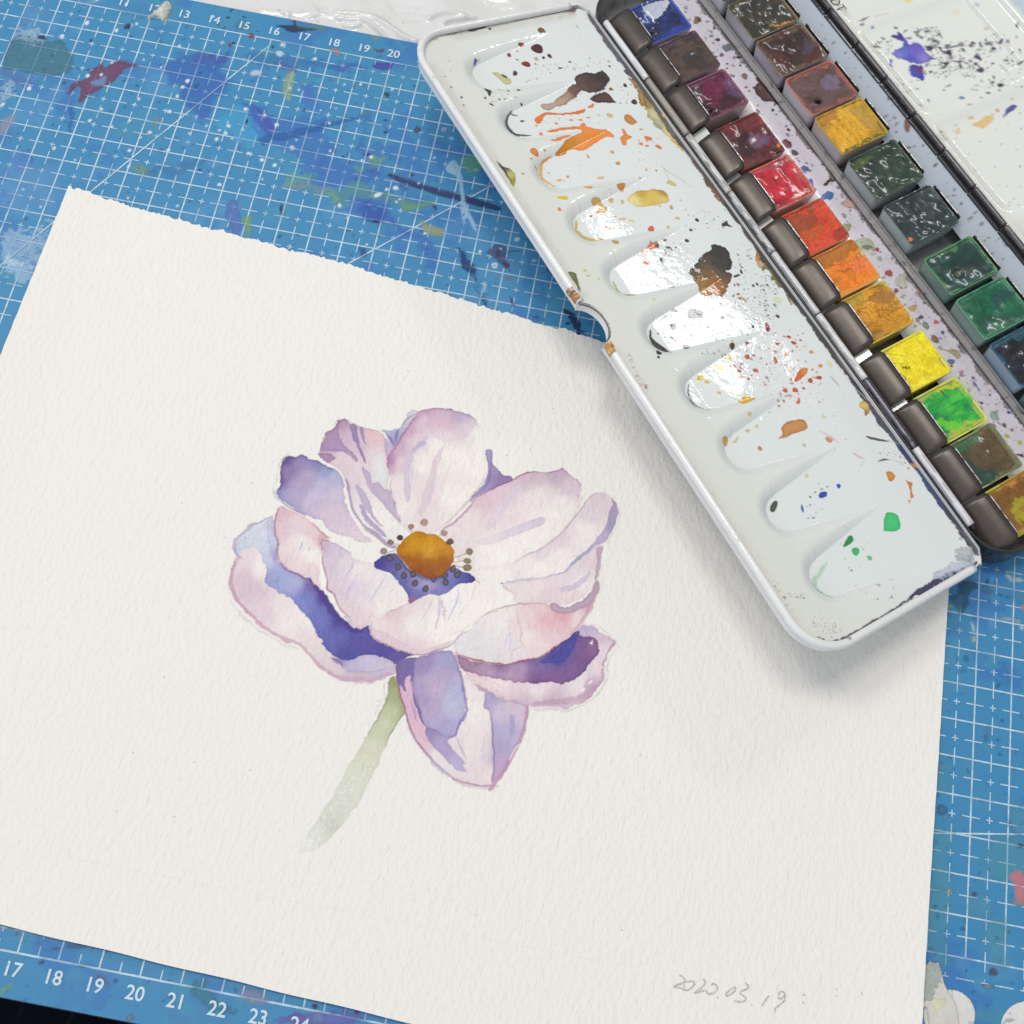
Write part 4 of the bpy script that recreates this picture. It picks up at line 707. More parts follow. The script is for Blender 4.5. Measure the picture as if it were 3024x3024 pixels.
wash([(190, 820), (400, 880), (700, 895), (900, 855), (1100, 775), (1250, 660), (1400, 545), (1430, 600), (1480, 620), (1560, 635), (1600, 700), (1610, 790), (1560, 880), (1480, 970), (1400, 1040), (1260, 1100), (1200, 1115), (1130, 1085), (1000, 1095), (930, 1120), (860, 1090), (700, 1075), (500, 1030), (350, 990), (240, 960), (200, 890)], W7, (130, 95, 150),
     ctl=[((1450, 720), (108, 72, 136)), ((1540, 720), (128, 84, 140)), ((1500, 880), (112, 70, 134)), ((1200, 1020), (118, 76, 140)), ((1300, 640), (60, 62, 150)), ((1180, 820), (64, 64, 156)), ((1000, 880), (106, 88, 156)), ((800, 980), (166, 128, 174)), ((500, 960), (174, 138, 178)), ((600, 905), (132, 96, 150)), ((300, 900), (156, 114, 152)), ((980, 1060), (112, 72, 136)), ((700, 1040), (172, 136, 176)), ((1350, 950), (112, 76, 142))], edge=.45, ew=.03, gran=.09, rough=.045, id=10)
wash([(1000, 870), (1150, 800), (1280, 700), (1385, 590), (1400, 640), (1340, 760), (1260, 850), (1130, 892)], W7, (58, 60, 154), alpha=.85, edge=.2, gran=.1, id=10)
for p_, c_, wd, al in (([(1530, 660), (1545, 700)], (240, 232, 240), .05, .9), ([(1720, 650), (1755, 690), (1700, 800), (1670, 930), (1650, 1060)], (160, 100, 140), .05, .7), ([(1650, 1080), (1560, 1180), (1400, 1250), (1200, 1290), (950, 1290)], (178, 138, 172), .16, .7), ([(1430, 1180), (1500, 1100), (1580, 1050)], (196, 158, 186), .12, .7), ([(1420, 1165), (1460, 1145)], (244, 240, 236), .09, .9), ([(1510, 1110), (1560, 1095)], (240, 230, 234), .06, .8), ([(350, 1090), (430, 1160), (560, 1220)], (150, 110, 158), .09, .7), ([(560, 1220), (700, 1270), (860, 1310)], (176, 146, 184), .08, .6), ([(250, 1000), (420, 1020), (540, 1090), (640, 1160)], (226, 178, 188), .06, .6), ([(900, 1340), (1100, 1370), (1300, 1350)], (206, 186, 202), .10, .5)):
    stroke(p_, W7, c_, wd, al, rough=.05, dry=.15, id=10)
# lower right petal, pale with rose blush
wash([(155, 690), (200, 610), (290, 560), (370, 470), (450, 400), (560, 340), (700, 310), (780, 290), (930, 280), (1060, 285), (1120, 330), (1180, 380), (1290, 380), (1440, 330), (1530, 270), (1575, 220), (1580, 260), (1520, 400), (1450, 480), (1400, 530), (1300, 620), (1230, 680), (1100, 770), (980, 820), (850, 860), (700, 890), (560, 885), (400, 870), (260, 830), (180, 800), (150, 740)], W7, (228, 222, 226),
     ctl=[((300, 650), (221, 219, 226)), ((400, 780), (224, 220, 227)), ((550, 550), (231, 227, 228)), ((700, 700), (224, 218, 226)), ((650, 400), (236, 230, 228)), ((1050, 440), (228, 170, 183)), ((1230, 430), (222, 152, 170)), ((1180, 500), (226, 176, 188)), ((1000, 340), (228, 196, 202)), ((900, 600), (237, 223, 222)), ((1150, 620), (227, 194, 202)), ((1400, 450), (230, 206, 210)), ((850, 420), (232, 206, 210)), ((1550, 290), (206, 156, 178)), ((1000, 720), (232, 210, 214)), ((950, 500), (230, 192, 200))], edge=.25, rough=.04, id=13)
stroke([(165, 790), (260, 828), (400, 868), (560, 888), (700, 893), (900, 855), (1100, 772), (1240, 675)], W7, (160, 40, 84), .04, .9, rough=.03, id=13); stroke([(240, 820), (340, 850), (440, 872)], W7, (176, 40, 80), .05, .8, id=13)
stroke([(450, 395), (560, 338), (700, 308), (930, 278), (1060, 283), (1120, 330)], W7, (158, 66, 96), .03, .75, dry=.2, id=13); stroke([(770, 320), (800, 460), (832, 560), (812, 650), (830, 720), (740, 765), (720, 850)], W7, (204, 150, 172), .035, .7, id=13)
stroke([(705, 540), (712, 650), (702, 780)], W7, (198, 190, 222), .05, .7, id=13); stroke([(190, 620), (300, 560), (380, 460), (460, 395), (600, 345)], W7, PENC, .07, .55, dry=.5, rough=.05, id=13); stroke([(1520, 280), (1470, 420), (1320, 600)], W7, (190, 126, 160), .07, .6, id=13)
wash([(1110, 1500), (1160, 1490), (1260, 1530), (1380, 1490), (1460, 1440), (1540, 1370), (1580, 1270), (1615, 1285), (1612, 1370), (1570, 1430), (1530, 1500), (1440, 1545), (1300, 1590), (1200, 1590), (1130, 1560)], W3, (182, 152, 176), edge=.4, id=13)
# front left petal
wash([(1000, 410), (1080, 405), (1150, 430), (1220, 480), (1290, 520), (1310, 560), (1400, 600), (1500, 640), (1580, 690), (1680, 760), (1760, 820), (1820, 890), (1860, 950), (1880, 1010), (1850, 1060), (1750, 1090), (1680, 1100), (1640, 1150), (1560, 1180), (1500, 1205), (1460, 1260), (1400, 1285), (1340, 1270), (1260, 1200), (1180, 1100), (1140, 1010), (1110, 950), (1060, 910), (1050, 860), (1060, 780), (1020, 680), (1005, 580), (1000, 480)], W4, (230, 212, 220),
     ctl=[((1050, 480), (198, 168, 196)), ((1100, 640), (208, 188, 214)), ((1160, 520), (206, 192, 218)), ((1230, 640), (222, 208, 222)), ((1400, 700), (236, 222, 223)), ((1300, 880), (216, 199, 222)), ((1160, 900), (216, 196, 216)), ((1600, 950), (236, 228, 229)), ((1700, 820), (233, 224, 227)), ((1400, 1200), (224, 199, 211)), ((1800, 950), (238, 232, 229)), ((1650, 1050), (238, 232, 229)), ((1450, 1000), (228, 214, 224)), ((1250, 1080), (222, 200, 214))], edge=.3, gran=.06, id=14)
stroke([(1000, 420), (1002, 560), (1030, 700), (1060, 830), (1060, 900), (1130, 960), (1180, 1080), (1280, 1190)], W4, (150, 58, 104), .035, .85, id=14); stroke([(990, 440), (1010, 400), (1080, 405)], W4, (150, 70, 110), .04, .8, id=14)
stroke([(1150, 430), (1220, 480), (1300, 530)], W4, (184, 120, 150), .025, .7, id=14)
for p_, wd in (([(1330, 600), (1310, 680), (1240, 760)], .06), ([(1640, 800), (1570, 900), (1490, 1030)], .04), ([(1740, 880), (1700, 930)], .03), ([(1300, 840), (1240, 960)], .04)): stroke(p_, W4, (184, 172, 214), wd, .75, id=14)
stroke([(1050, 915), (1110, 1000), (1150, 1100), (1240, 1210), (1340, 1290)], W4, (243, 240, 234), .06, .85, id=14); stroke([(1010, 500), (985, 640), (1000, 740), (1030, 880)], W4, (244, 241, 235), .05, .8)
# front centre petal
wash([(100, 390), (200, 350), (270, 300), (330, 290), (420, 240), (500, 210), (570, 180), (640, 170), (720, 170), (800, 110), (880, 85), (960, 75), (1040, 65), (1150, 70), (1240, 70), (1240, 100), (1320, 160), (1340, 200), (1310, 240), (1180, 280), (1080, 340), (1010, 410), (970, 470), (900, 500), (860, 540), (830, 575), (720, 630), (600, 670), (500, 680), (380, 660), (250, 600), (140, 540), (95, 480)], W6, (239, 231, 227),
     ctl=[((180, 430), (232, 214, 219)), ((300, 320), (222, 192, 202)), ((150, 500), (226, 200, 209)), ((500, 650), (224, 199, 211)), ((500, 400), (238, 229, 227)), ((900, 250), (241, 238, 230)), ((700, 450), (241, 236, 229)), ((1150, 150), (241, 238, 230)), ((400, 280), (228, 208, 214)), ((1000, 350), (241, 238, 230))], edge=.2, id=15)
wash([(100, 460), (250, 500), (380, 580), (500, 630), (600, 640), (720, 590), (830, 560), (720, 635), (600, 675), (500, 685), (380, 665), (250, 605), (130, 545)], W6, (220, 194, 208), alpha=.85, edge=.2, id=15)
stroke([(100, 400), (120, 520), (250, 600), (400, 665), (560, 680), (760, 620), (830, 575), (900, 480)], W6, (128, 80, 118), .035, .75, dry=.1, id=15); stroke([(210, 350), (270, 300), (330, 290), (420, 240)], W6, (196, 140, 158), .035, .7, id=15)
for p_, c_, wd in (([(640, 200), (600, 290), (520, 390)], (214, 210, 228), .06), ([(700, 190), (700, 300), (662, 465)], (186, 178, 216), .065), ([(865, 110), (840, 230), (770, 385)], (192, 186, 224), .065), ([(1010, 90), (965, 230)], (208, 206, 226), .04), ([(930, 100), (925, 150)], (214, 212, 228), .04)): stroke(p_, W6, c_, wd, .85, id=15)
stroke([(735, 150), (745, 260), (735, 400)], W6, PENC, .06, .55, dry=.6, rough=.06, id=15); stroke([(780, 520), (900, 470), (1010, 400)], W6, PENC, .03, .35, dry=.5)
# blue throat and its seeds
wash([(220, 900), (230, 860), (330, 800), (430, 760), (550, 750), (620, 860), (700, 960), (820, 1040), (1000, 1080), (1200, 1040), (1280, 930), (1400, 950), (1500, 1000), (1640, 1070), (1670, 1120), (1650, 1150), (1560, 1180), (1440, 1190), (1360, 1220), (1280, 1290), (1200, 1340), (1140, 1350), (1050, 1330), (990, 1320), (900, 1370), (820, 1420), (740, 1470), (710, 1400), (690, 1310), (600, 1210), (540, 1140), (460, 1060), (380, 1000), (270, 970), (225, 940)], W5, (80, 80, 165),
     ctl=[((290, 880), (56, 48, 138)), ((500, 860), (74, 74, 146)), ((600, 980), (104, 108, 176)), ((480, 1020), (76, 74, 160)), ((700, 1310), (76, 76, 164)), ((620, 1180), (88, 86, 172)), ((850, 1200), (142, 136, 200)), ((1000, 1200), (158, 146, 200)), ((1100, 1280), (112, 106, 184)), ((1300, 1150), (94, 98, 182)), ((1500, 1120), (70, 70, 158)), ((1630, 1120), (50, 42, 136)), ((1250, 1000), (98, 110, 188)), ((760, 1430), (142, 84, 136)), ((850, 1340), (90, 96, 182))], edge=.45, ew=.02, gran=.12, id=16)
stroke([(590, 860), (720, 990), (940, 1095), (1160, 1070), (1270, 960)], W5, (54, 52, 84), .14, .7, soft=.08, dry=.2, id=16)
for x, y in ((640, 1060), (800, 1170), (950, 1250), (1235, 1155), (1400, 1050), (1220, 1060), (440, 815), (560, 940), (770, 1040), (1060, 1110), (1340, 970)): fc.drops([(x, y, 50, 46, (92, 84, 96), .4)], W5, WHT)
for i in range(9): stroke([(840 + 38 * i, 1100), (825 + 42 * i, 1190)], W5, (74, 72, 128), .018, .7, id=16)
stroke([(1680, 1130), (1730, 1175)], W5, (190, 150, 180), .05, .8)
# pistil
wash([(590, 620), (640, 550), (720, 480), (800, 445), (900, 440), (1040, 460), (1150, 510), (1260, 590), (1330, 680), (1360, 780), (1350, 870), (1280, 960), (1200, 1040), (1100, 1085), (960, 1090), (850, 1050), (740, 980), (650, 890), (580, 790), (560, 700)], W5, (200, 145, 45),
     ctl=[((800, 600), (208, 150, 44)), ((1000, 550), (206, 150, 46)), ((1000, 740), (218, 160, 56)), ((700, 690), (200, 138, 40)), ((1250, 690), (196, 132, 48)), ((660, 830), (166, 96, 38)), ((820, 870), (168, 96, 44)), ((1000, 880), (166, 94, 48)), ((1000, 1030), (150, 82, 44)), ((1200, 880), (158, 90, 44)), ((620, 620), (186, 122, 30)), ((900, 480), (190, 122, 22)), ((1150, 560), (196, 138, 44)), ((850, 960), (148, 82, 40))], edge=.35, ew=.025, gran=.11, rough=.03, id=18)
for x, y, r_, c_ in ((590, 520, 42, (74, 54, 64)), (460, 585, 40, (134, 112, 98)), (355, 720, 50, (148, 130, 108)), (745, 365, 40, (160, 128, 106)), (930, 305, 50, (170, 138, 116)), (1215, 460, 42, (172, 140, 128)), (1295, 580, 42, (108, 82, 76)), (1580, 720, 48, (138, 110, 88)), (1555, 850, 45, (138, 116, 88)), (1550, 950, 48, (132, 114, 90)), (1360, 935, 30, (118, 100, 80))):
    P0 = fc.Z([(x, y), (x + r_, y)], W5); fc.wash([(P0[0][0] + .1 * math.cos(t) * r_ / 46, P0[0][1] + .095 * math.sin(t) * r_ / 46) for t in np.arange(0, 6.2, .8)], None, c_, raw=True, edge=.5, rough=.02, id=19)
for p_ in ([(500, 610), (570, 620)], [(400, 740), (480, 720), (560, 690)], [(750, 400), (755, 455)], [(1370, 800), (1450, 780), (1530, 735)], [(1360, 860), (1430, 862), (1510, 848)], [(1370, 900), (1440, 935), (1510, 945)], [(1150, 490), (1200, 440)]): stroke(p_, W5, (150, 120, 108), .028, .85, taper=False, id=19)
# stray specks
r_ = random.Random(12)
for i in range(26): fc.drop(r_.uniform(fx0, fx1), r_.uniform(fy0, fy1), .02, .015, (150, 146, 142), alpha=.7)

lum = (fc.c @ np.array([.3, .55, .15]))[..., None]; pig = np.clip(fc.a, 0, 1)[..., None]
soft_c = (np.clip(fc.c * .82 + lum * .18, 0, 1) ** .80) * np.array([1.02, .995, .965])
soft_c = np.where((fc.id == 18)[..., None], fc.c ** .95, soft_c)
fc.c = fc.c * (1 - pig) + np.clip(soft_c, 0, .9) * pig
sheet = thing('watercolour_painting', 'sheet of rough white paper painted with a purple anemone, lying on the blue mat', 'painting', (25, -17.5, 0))
N_ = np.zeros(fc.X.shape + (3,)); N_[..., 2] = 1
Pf = np.stack([fc.X, -fc.Y, np.full_like(fc.X, ZP)], -1)
names = {1: 'painted_petal', 2: 'painted_petal', 3: 'painted_petal', 4: 'painted_petal', 5: 'painted_petal', 6: 'painted_petal', 7: 'painted_petal', 8: 'painted_petal', 9: 'painted_petal', 10: 'painted_petal', 13: 'painted_petal', 14: 'painted_petal', 15: 'painted_petal', 11: 'painted_back_petal', 12: 'painted_back_petal', 16: 'painted_throat', 17: 'painted_stem', 18: 'painted_pistil', 19: 'painted_stamens'}
plabel = {8: 'violet upper-left petal with dark rim', 2: 'tall top centre petal, mostly white', 6: 'lower-left petal with a deep blue hollow', 10: 'lower-right petal with dark purple hollow', 9: 'pointed bottom petal', 13: 'pale lower-right petal with rose blush', 7: 'small pink petal on the left', 4: 'long narrow petal pointing up right'}
fid = fc.id[:-1, :-1]
for i in [0] + sorted(names):
    o = grid_mesh(names.get(i, 'bare_paper'), Pf, fc.c, M_PAPER, sheet, fmask=(fid == i), N=N_)
    if o and i in plabel: o['label'] = plabel[i]
# rest of the sheet: four mapped grids around the painted rectangle, torn upper edge, slight curl at the right
top_pts = np.array([(11.54, 6.95), (15.82, 7.40), (20.06, 7.70), (24.35, 8.27), (28.35, 8.70), (39.2, 9.9)])
fx1 = fc.x[-1]; fy1 = fc.y[-1]; fx0 = fc.x[0]; fy0 = fc.y[0]
xl = lambda y: 11.54 - .32 * (y - 6.95) / 20.3 + .006 * np.sin(y * 9); xr = lambda y: 39.22 - .37 * (y - 9.9) / 17 + .004 * np.sin(y * 7)
tn = np.interp(np.arange(0, 1.0001, .001), np.arange(0, 1.0001, 1 / 340), .028 * rng.standard_normal(341)) + np.interp(np.arange(0, 1.0001, .001), np.arange(0, 1.0001, 1 / 60), .045 * rng.standard_normal(61)) * .6
yt = lambda s_: np.interp(11.54 + 27.66 * s_, top_pts[:, 0], top_pts[:, 1]) + np.interp(s_, np.arange(0, 1.0001, .001), tn)
yb = lambda s_: 27.24 + 1.1 * s_ + .01 * np.sin(s_ * 60)
def pz(X, Y): return ZP + .22 * sstep(X, 36.2, 39.6) ** 1.5 * (1 + .4 * np.sin(Y * .5)) * sstep(Y, 15, 24) + .12 * sstep(-X, -13.4, -11.2) + .16 * sstep(Y, 25.2, 28.4) ** 1.4
def pgrid(X, Y): return np.stack([X, -Y, pz(X, Y)], -1)
def padd(X, Y): grid_mesh('bare_paper', pgrid(X, Y), np.tile(PAPER, X.shape + (1,)), M_PAPER, sheet)
s_ = np.linspace(0, 1, 900); t_ = np.linspace(0, 1, 9)
tt, ss = np.meshgrid(t_, s_, indexing='ij'); Y = yt(ss) * (1 - tt) + fy0 * tt; X = xl(Y) + (xr(Y) - xl(Y)) * ss
X[-1] = np.interp(ss[-1], [0, 1], [xl(fy0), xr(fy0)]); Y[-1] = fy0; padd(X, Y); top_edge = np.stack([X[0], Y[0]], 1)
yy = np.linspace(fy0, fy1, 60)[:, None]; cc_ = np.linspace(0, 1, 20)[None]
X = xl(yy) * (1 - cc_) + fx0 * cc_; padd(X, yy + 0 * X)
X = fx1 * (1 - cc_) + xr(yy) * cc_; cc2 = np.linspace(0, 1, 60)[None]; X = fx1 * (1 - cc2) + xr(yy) * cc2; padd(X, yy + 0 * X)
s_ = np.linspace(0, 1, 200); t_ = np.linspace(0, 1, 24); tt, ss = np.meshgrid(t_, s_, indexing='ij')
Y = fy1 * (1 - tt) + yb(ss) * tt; X = xl(Y) + (xr(Y) - xl(Y)) * ss; padd(X, Y); bot_edge = np.stack([X[-1], Y[-1]], 1)
ys = np.linspace(7, 28, 80); le = np.stack([xl(ys), ys], 1); ys2 = np.linspace(9.9, 28.3, 80); re_ = np.stack([xr(ys2), ys2], 1)
for E2, side in ((top_edge, 0), (bot_edge, 0), (le, 0), (re_, 1)):
    up_ = np.stack([E2[:, 0], -E2[:, 1], pz(E2[:, 0], E2[:, 1])], 1); dn = up_.copy(); dn[:, 2] -= .05
    grid_mesh('paper_edge', np.stack([up_, dn]), np.tile(PAPER, (2, len(E2), 1)), M_PAPER, sheet, custom=False)
# under-sheet so light does not leak below the curl
# pencil date: 2020.03.19
DT = (1900, 2824, 2.76)
M_PENCIL = material('graphite', tuple(A(176, 174, 172)), .6, vary=(2500, .75, tuple(A(232, 228, 222)), .47))
glyphs = {'2': [[(290, 150), (335, 185), (325, 215), (245, 245), (300, 258), (330, 275)]], '0': [[(340, 212), (400, 205), (412, 235), (365, 272), (332, 272), (333, 225)]], '2b': [[(483, 185), (503, 210), (480, 250), (415, 300), (470, 285), (510, 280), (522, 312)]], '0b': [[(565, 220), (600, 245), (590, 285), (530, 312)], [(565, 220), (556, 240)]], 'dot': [[(604, 330), (608, 342)]],
          '0c': [[(685, 290), (745, 250), (742, 285), (680, 325), (676, 300), (700, 280)]], '3': [[(825, 215), (858, 255), (785, 295), (830, 335), (828, 360), (800, 370), (738, 366)]], 'dotb': [[(880, 390), (884, 400)]], '1': [[(1022, 320), (992, 362), (965, 405)]], '9': [[(1100, 318), (1112, 290), (1140, 292), (1154, 318), (1110, 350), (1098, 330)], [(1152, 320), (1148, 360), (1110, 395), (1070, 430), (1072, 455)]]}
date = thing('pencil_date', 'faint pencil date 2020.03.19 written near the lower right corner of the paper', 'inscription', (30, -27, ZP)); date.parent = None
def pencil(strokes, wd, name, parent, z=.012):
    parts = []
    for st in strokes:
        P = smooth(pconv(np.array([DT[0] + p[0] / DT[2] for p in st]), np.array([DT[1] + p[1] / DT[2] for p in st])), False, 5); n = len(P)
        T = np.gradient(P, axis=0); T /= np.linalg.norm(T, axis=1, keepdims=True) + 1e-9; Nn = np.stack([-T[:, 1], T[:, 0]], 1)
        wv = wd * (.55 + .6 * rng.random(n)); a_ = P + Nn * wv[:, None] * .5; b_ = P - Nn * wv[:, None] * .5
        V = [(p[0], -p[1], pz(p[0], p[1]) + z) for p in a_] + [(p[0], -p[1], pz(p[0], p[1]) + z) for p in b_]
        parts.append((V, [[i, i + 1, n + i + 1, n + i] for i in range(n - 1)]))
    V, F = merge(parts); return raw_mesh(name, V, F, M_PENCIL, parent, smooth_=False)
col.objects.unlink(date); bpy.data.objects.remove(date)
for g in glyphs: pencil(glyphs[g], .042, 'pencil_figure', sheet)
pencil([[(1298, 312), (1320, 320)], [(1296, 368), (1304, 388)], [(1572, 262), (1578, 276)], [(1772, 292), (1780, 312)], [(1568, 318), (1574, 328)]], .03, 'pencil_speck', sheet)

# ================================================================== THE PAINT BOX
boxo = thing('paint_box', 'open enamelled paint box with white mixing flaps, lying over the mat and painting', 'paint box', tuple(box(10.8, 3.4, 0)))
M_ENAMEL = material('white_enamel', None, .38, .8, spec=.25, bump=[((20, 20, 20), 2, .05, .003), ((340, 340, 340), 3, .11, .0006)], croug=.035)
M_RIM = material('enamel_rim', tuple(A(232, 233, 230)), .22, .5, vary=(260, .55, tuple(A(196, 188, 168)), .60), bump=[((120, 120, 120), 3, .2, .001)])
M_BLACK = material('black_enamel', tuple(A(30, 30, 33)), .33, .3, vary=(200, .5, tuple(A(70, 68, 68)), .62), bump=[((200, 200, 200), 3, .15, .0006)])
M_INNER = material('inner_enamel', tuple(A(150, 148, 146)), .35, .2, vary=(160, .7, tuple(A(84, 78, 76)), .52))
M_METAL = material('worn_metal', tuple(A(74, 66, 60)), .30, metal=.25, vary=(420, .75, tuple(A(40, 34, 36)), .60), bump=[((400, 400, 400), 3, .08, .0003)])
M_RAIL = material('rail_metal', tuple(A(168, 166, 166)), .35, metal=.3, vary=(280, .8, tuple(A(92, 86, 82)), .54), bump=[((300, 300, 300), 3, .2, .0004)])
M_BARREL = material('hinge_paint', None, .3, .3, bump=[((400, 400, 400), 3, .2, .0004)])

flconv = lambda x, y: fl(x, y, -.12)
ENM = A(228, 234, 231)
fc2 = Canvas(-.02, 21.64, .10, 7.02, .022, flconv, ENM, seed=61)
G1 = (1400, 0, 2.415); G2 = (1500, 700, 2.415); G3 = (2224, 700, 2.415); G4 = (2224, 1400, 2.415); G0 = (1100, 100, 4.83); G5 = (2324, 1000, 3.864); G6 = (1750, 0, 3.864); G7 = (2100, 400, 3.864); G8 = (1600, 0, 6.44)
a_, w_ = fc2.X, fc2.Y
# height of the pressed tray
dmin = np.full(a_.shape, 9.0); wid = np.full(a_.shape, -1)
for i in range(10):
    c0 = 1.87 + 1.993 * i - .10 * (w_ - 5) * 0
    hw = .50 + np.clip(5.0 - w_, 0, 9) * .155 + .03
    d = np.where(w_ < 4.9, np.abs(a_ - c0) - hw, np.hypot(a_ - c0, w_ - 4.9) - .515)
    wid = np.where(d < dmin, i, wid); dmin = np.minimum(dmin, d)
D = .06 * (np.clip(w_ - 1.3, 0, 3.7) - .25 * (1 - np.exp(-np.clip(w_ - 1.3, 0, 9) / .25)))
t = np.clip(dmin / .40, 0, 1)
hh = -.10 - D * (1 - (1 - (1 - t) ** 2) * (1 - .15 * 0))
hh += .05 * np.clip(w_ - 5.4, 0, 1.6) + .01 * sstep(w_, 6.3, 6.75) - .05 * sstep(-w_, -.5, -.15)
hh += .012 * vnoise(fc2.ny, fc2.nx, 90, 77)
out_sd = lambda a, w0, r1=1.15: None
def rr_sd(x, y, x0, x1, y0, y1, r):             # signed distance of a rounded rectangle (negative inside)
    cx, cy = (x0 + x1) / 2, (y0 + y1) / 2; qx = np.abs(x - cx) - (x1 - x0) / 2 + r; qy = np.abs(y - cy) - (y1 - y0) / 2 + r
    return np.hypot(np.maximum(qx, 0), np.maximum(qy, 0)) + np.minimum(np.maximum(qx, qy), 0) - r
sd = np.where(w_ > 3, rr_sd(a_, w_, .03, 21.54, -8, 6.86, 1.2), rr_sd(a_, w_, .16, 21.50, .13, 20, .5))
notch = ((a_ - 10.87) / .70) ** 2 + ((w_ - 7.0) / .56) ** 2
inside = (sd < 0) & (notch > 1)
yel = (.6 * sstep(w_, 2.4, 5.6) * sstep(dmin, -.02, .50))[..., None]
fc2.c = fc2.c * (1 - yel) + A(227, 228, 215) * yel
# --- pigment on the flap
def wf(p, z, c, edge=.5, **k): fc2.wash(p, z, c, edge=edge * 1.5, **k)
sf = fc2.stroke
# grime toward the rim, the hinge residue
sf([(.3, 5.2), (.3, 1)], None, (205, 200, 184), .35, .5, raw=True, taper=False, soft=.2); sf([(1.3, 6.62), (10, 6.66)], None, (210, 205, 190), .28, .45, raw=True, taper=False, soft=.2)
sf([(11.8, 6.68), (20.4, 6.66)], None, (226, 214, 200), .2, .4, raw=True, taper=False, soft=.2)
for zz, p_, c_, cc_ in ((G1, [(1060, 480), (1110, 560), (1160, 650), (1200, 740), (1210, 780), (1240, 830), (1330, 930), (1420, 1000), (1460, 1050), (1520, 1090), (1600, 1200), (1660, 1290), (1700, 1390), (1800, 1500), (1932, 1640), (1940, 1500), (1600, 1120), (1500, 960), (1260, 600), (1100, 400)], (200, 190, 150), [((1150, 590), (180, 160, 110)), ((1190, 720), (168, 138, 78)), ((1270, 800), (206, 202, 156)), ((1300, 900), (176, 176, 140)), ((1400, 950), (232, 212, 150)), ((1450, 1010), (226, 204, 140)), ((1600, 1180), (196, 150, 112)), ((1700, 1350), (170, 120, 90)), ((1850, 1550), (150, 130, 106)), ((1100, 500), (120, 110, 110))]),
                        (G7, [(0, 500), (80, 560), (180, 700), (300, 900), (420, 1060), (540, 1220), (640, 1340), (700, 1450), (800, 1560), (900, 1700), (1000, 1932), (900, 1932), (820, 1780), (740, 1680), (640, 1560), (560, 1480), (500, 1300), (400, 1120), (300, 980), (180, 840), (80, 740), (0, 620)], (190, 160, 120), [((60, 600), (206, 150, 100)), ((300, 940), (214, 190, 160)), ((560, 1330), (186, 160, 120)), ((700, 1560), (150, 140, 90)), ((880, 1800), (140, 134, 80)), ((960, 1920), (190, 186, 170))])):
    wf(p_, zz, c_, ctl=cc_, edge=.5, ew=.05, rough=.1, gran=.12)
wf([(550, 1230), (600, 1180), (590, 1100), (540, 1060), (490, 1030), (500, 960), (400, 900), (430, 960), (500, 1060)], G6, (176, 146, 80), edge=.6, rough=.04)
wf([(520, 1330), (590, 1340), (610, 1400), (560, 1420), (570, 1480), (520, 1440)], G7, (206, 160, 100), edge=.5)
for a0, a1, w0, c_, al in ((.7, 3.7, .36, (70, 62, 78), .95), (3.4, 6.2, .30, (80, 74, 72), .9), (6.0, 9.0, .30, (70, 58, 58), .92), (8.8, 12.2, .30, (48, 42, 50), .95), (12.0, 15.6, .36, (42, 38, 46), .97), (15.4, 17.9, .36, (44, 42, 62), .95), (17.8, 20.2, .36, (32, 44, 104), .97), (20.0, 21.0, .42, (52, 54, 70), .9)):
    sf([(a0 - .1, .2), ((a0 + a1) / 2, .2 + rng.uniform(-.02, .04)), (a1 + .1, .2)], None, c_, w0 + .06, al, raw=True, rough=.05, soft=.04, taper=False)
for p_, zz in (([(1040, 740), (1100, 840), (1180, 950), (1220, 1000), (1200, 1000), (1140, 920)], G5), ([(1270, 1060), (1310, 1120), (1320, 1150), (1280, 1100)], G5), ([(920, 580), (960, 640), (940, 620)], G5), ([(1400, 1240), (1440, 1300), (1410, 1270)], G5)): wf(p_, zz, (214, 208, 206), edge=0, alpha=.9)
sf([(560, 180), (620, 260), (760, 440), (850, 520)], G5, (130, 116, 110), .05, .8, rough=.02); sf([(590, 150), (680, 250), (740, 360)], G5, (206, 186, 180), .06, .7)
sf([(440, 100), (700, 480), (1000, 760), (1300, 1180), (1500, 1440), (1700, 1720)], G5, (216, 206, 198), .05, .6, rough=.03)
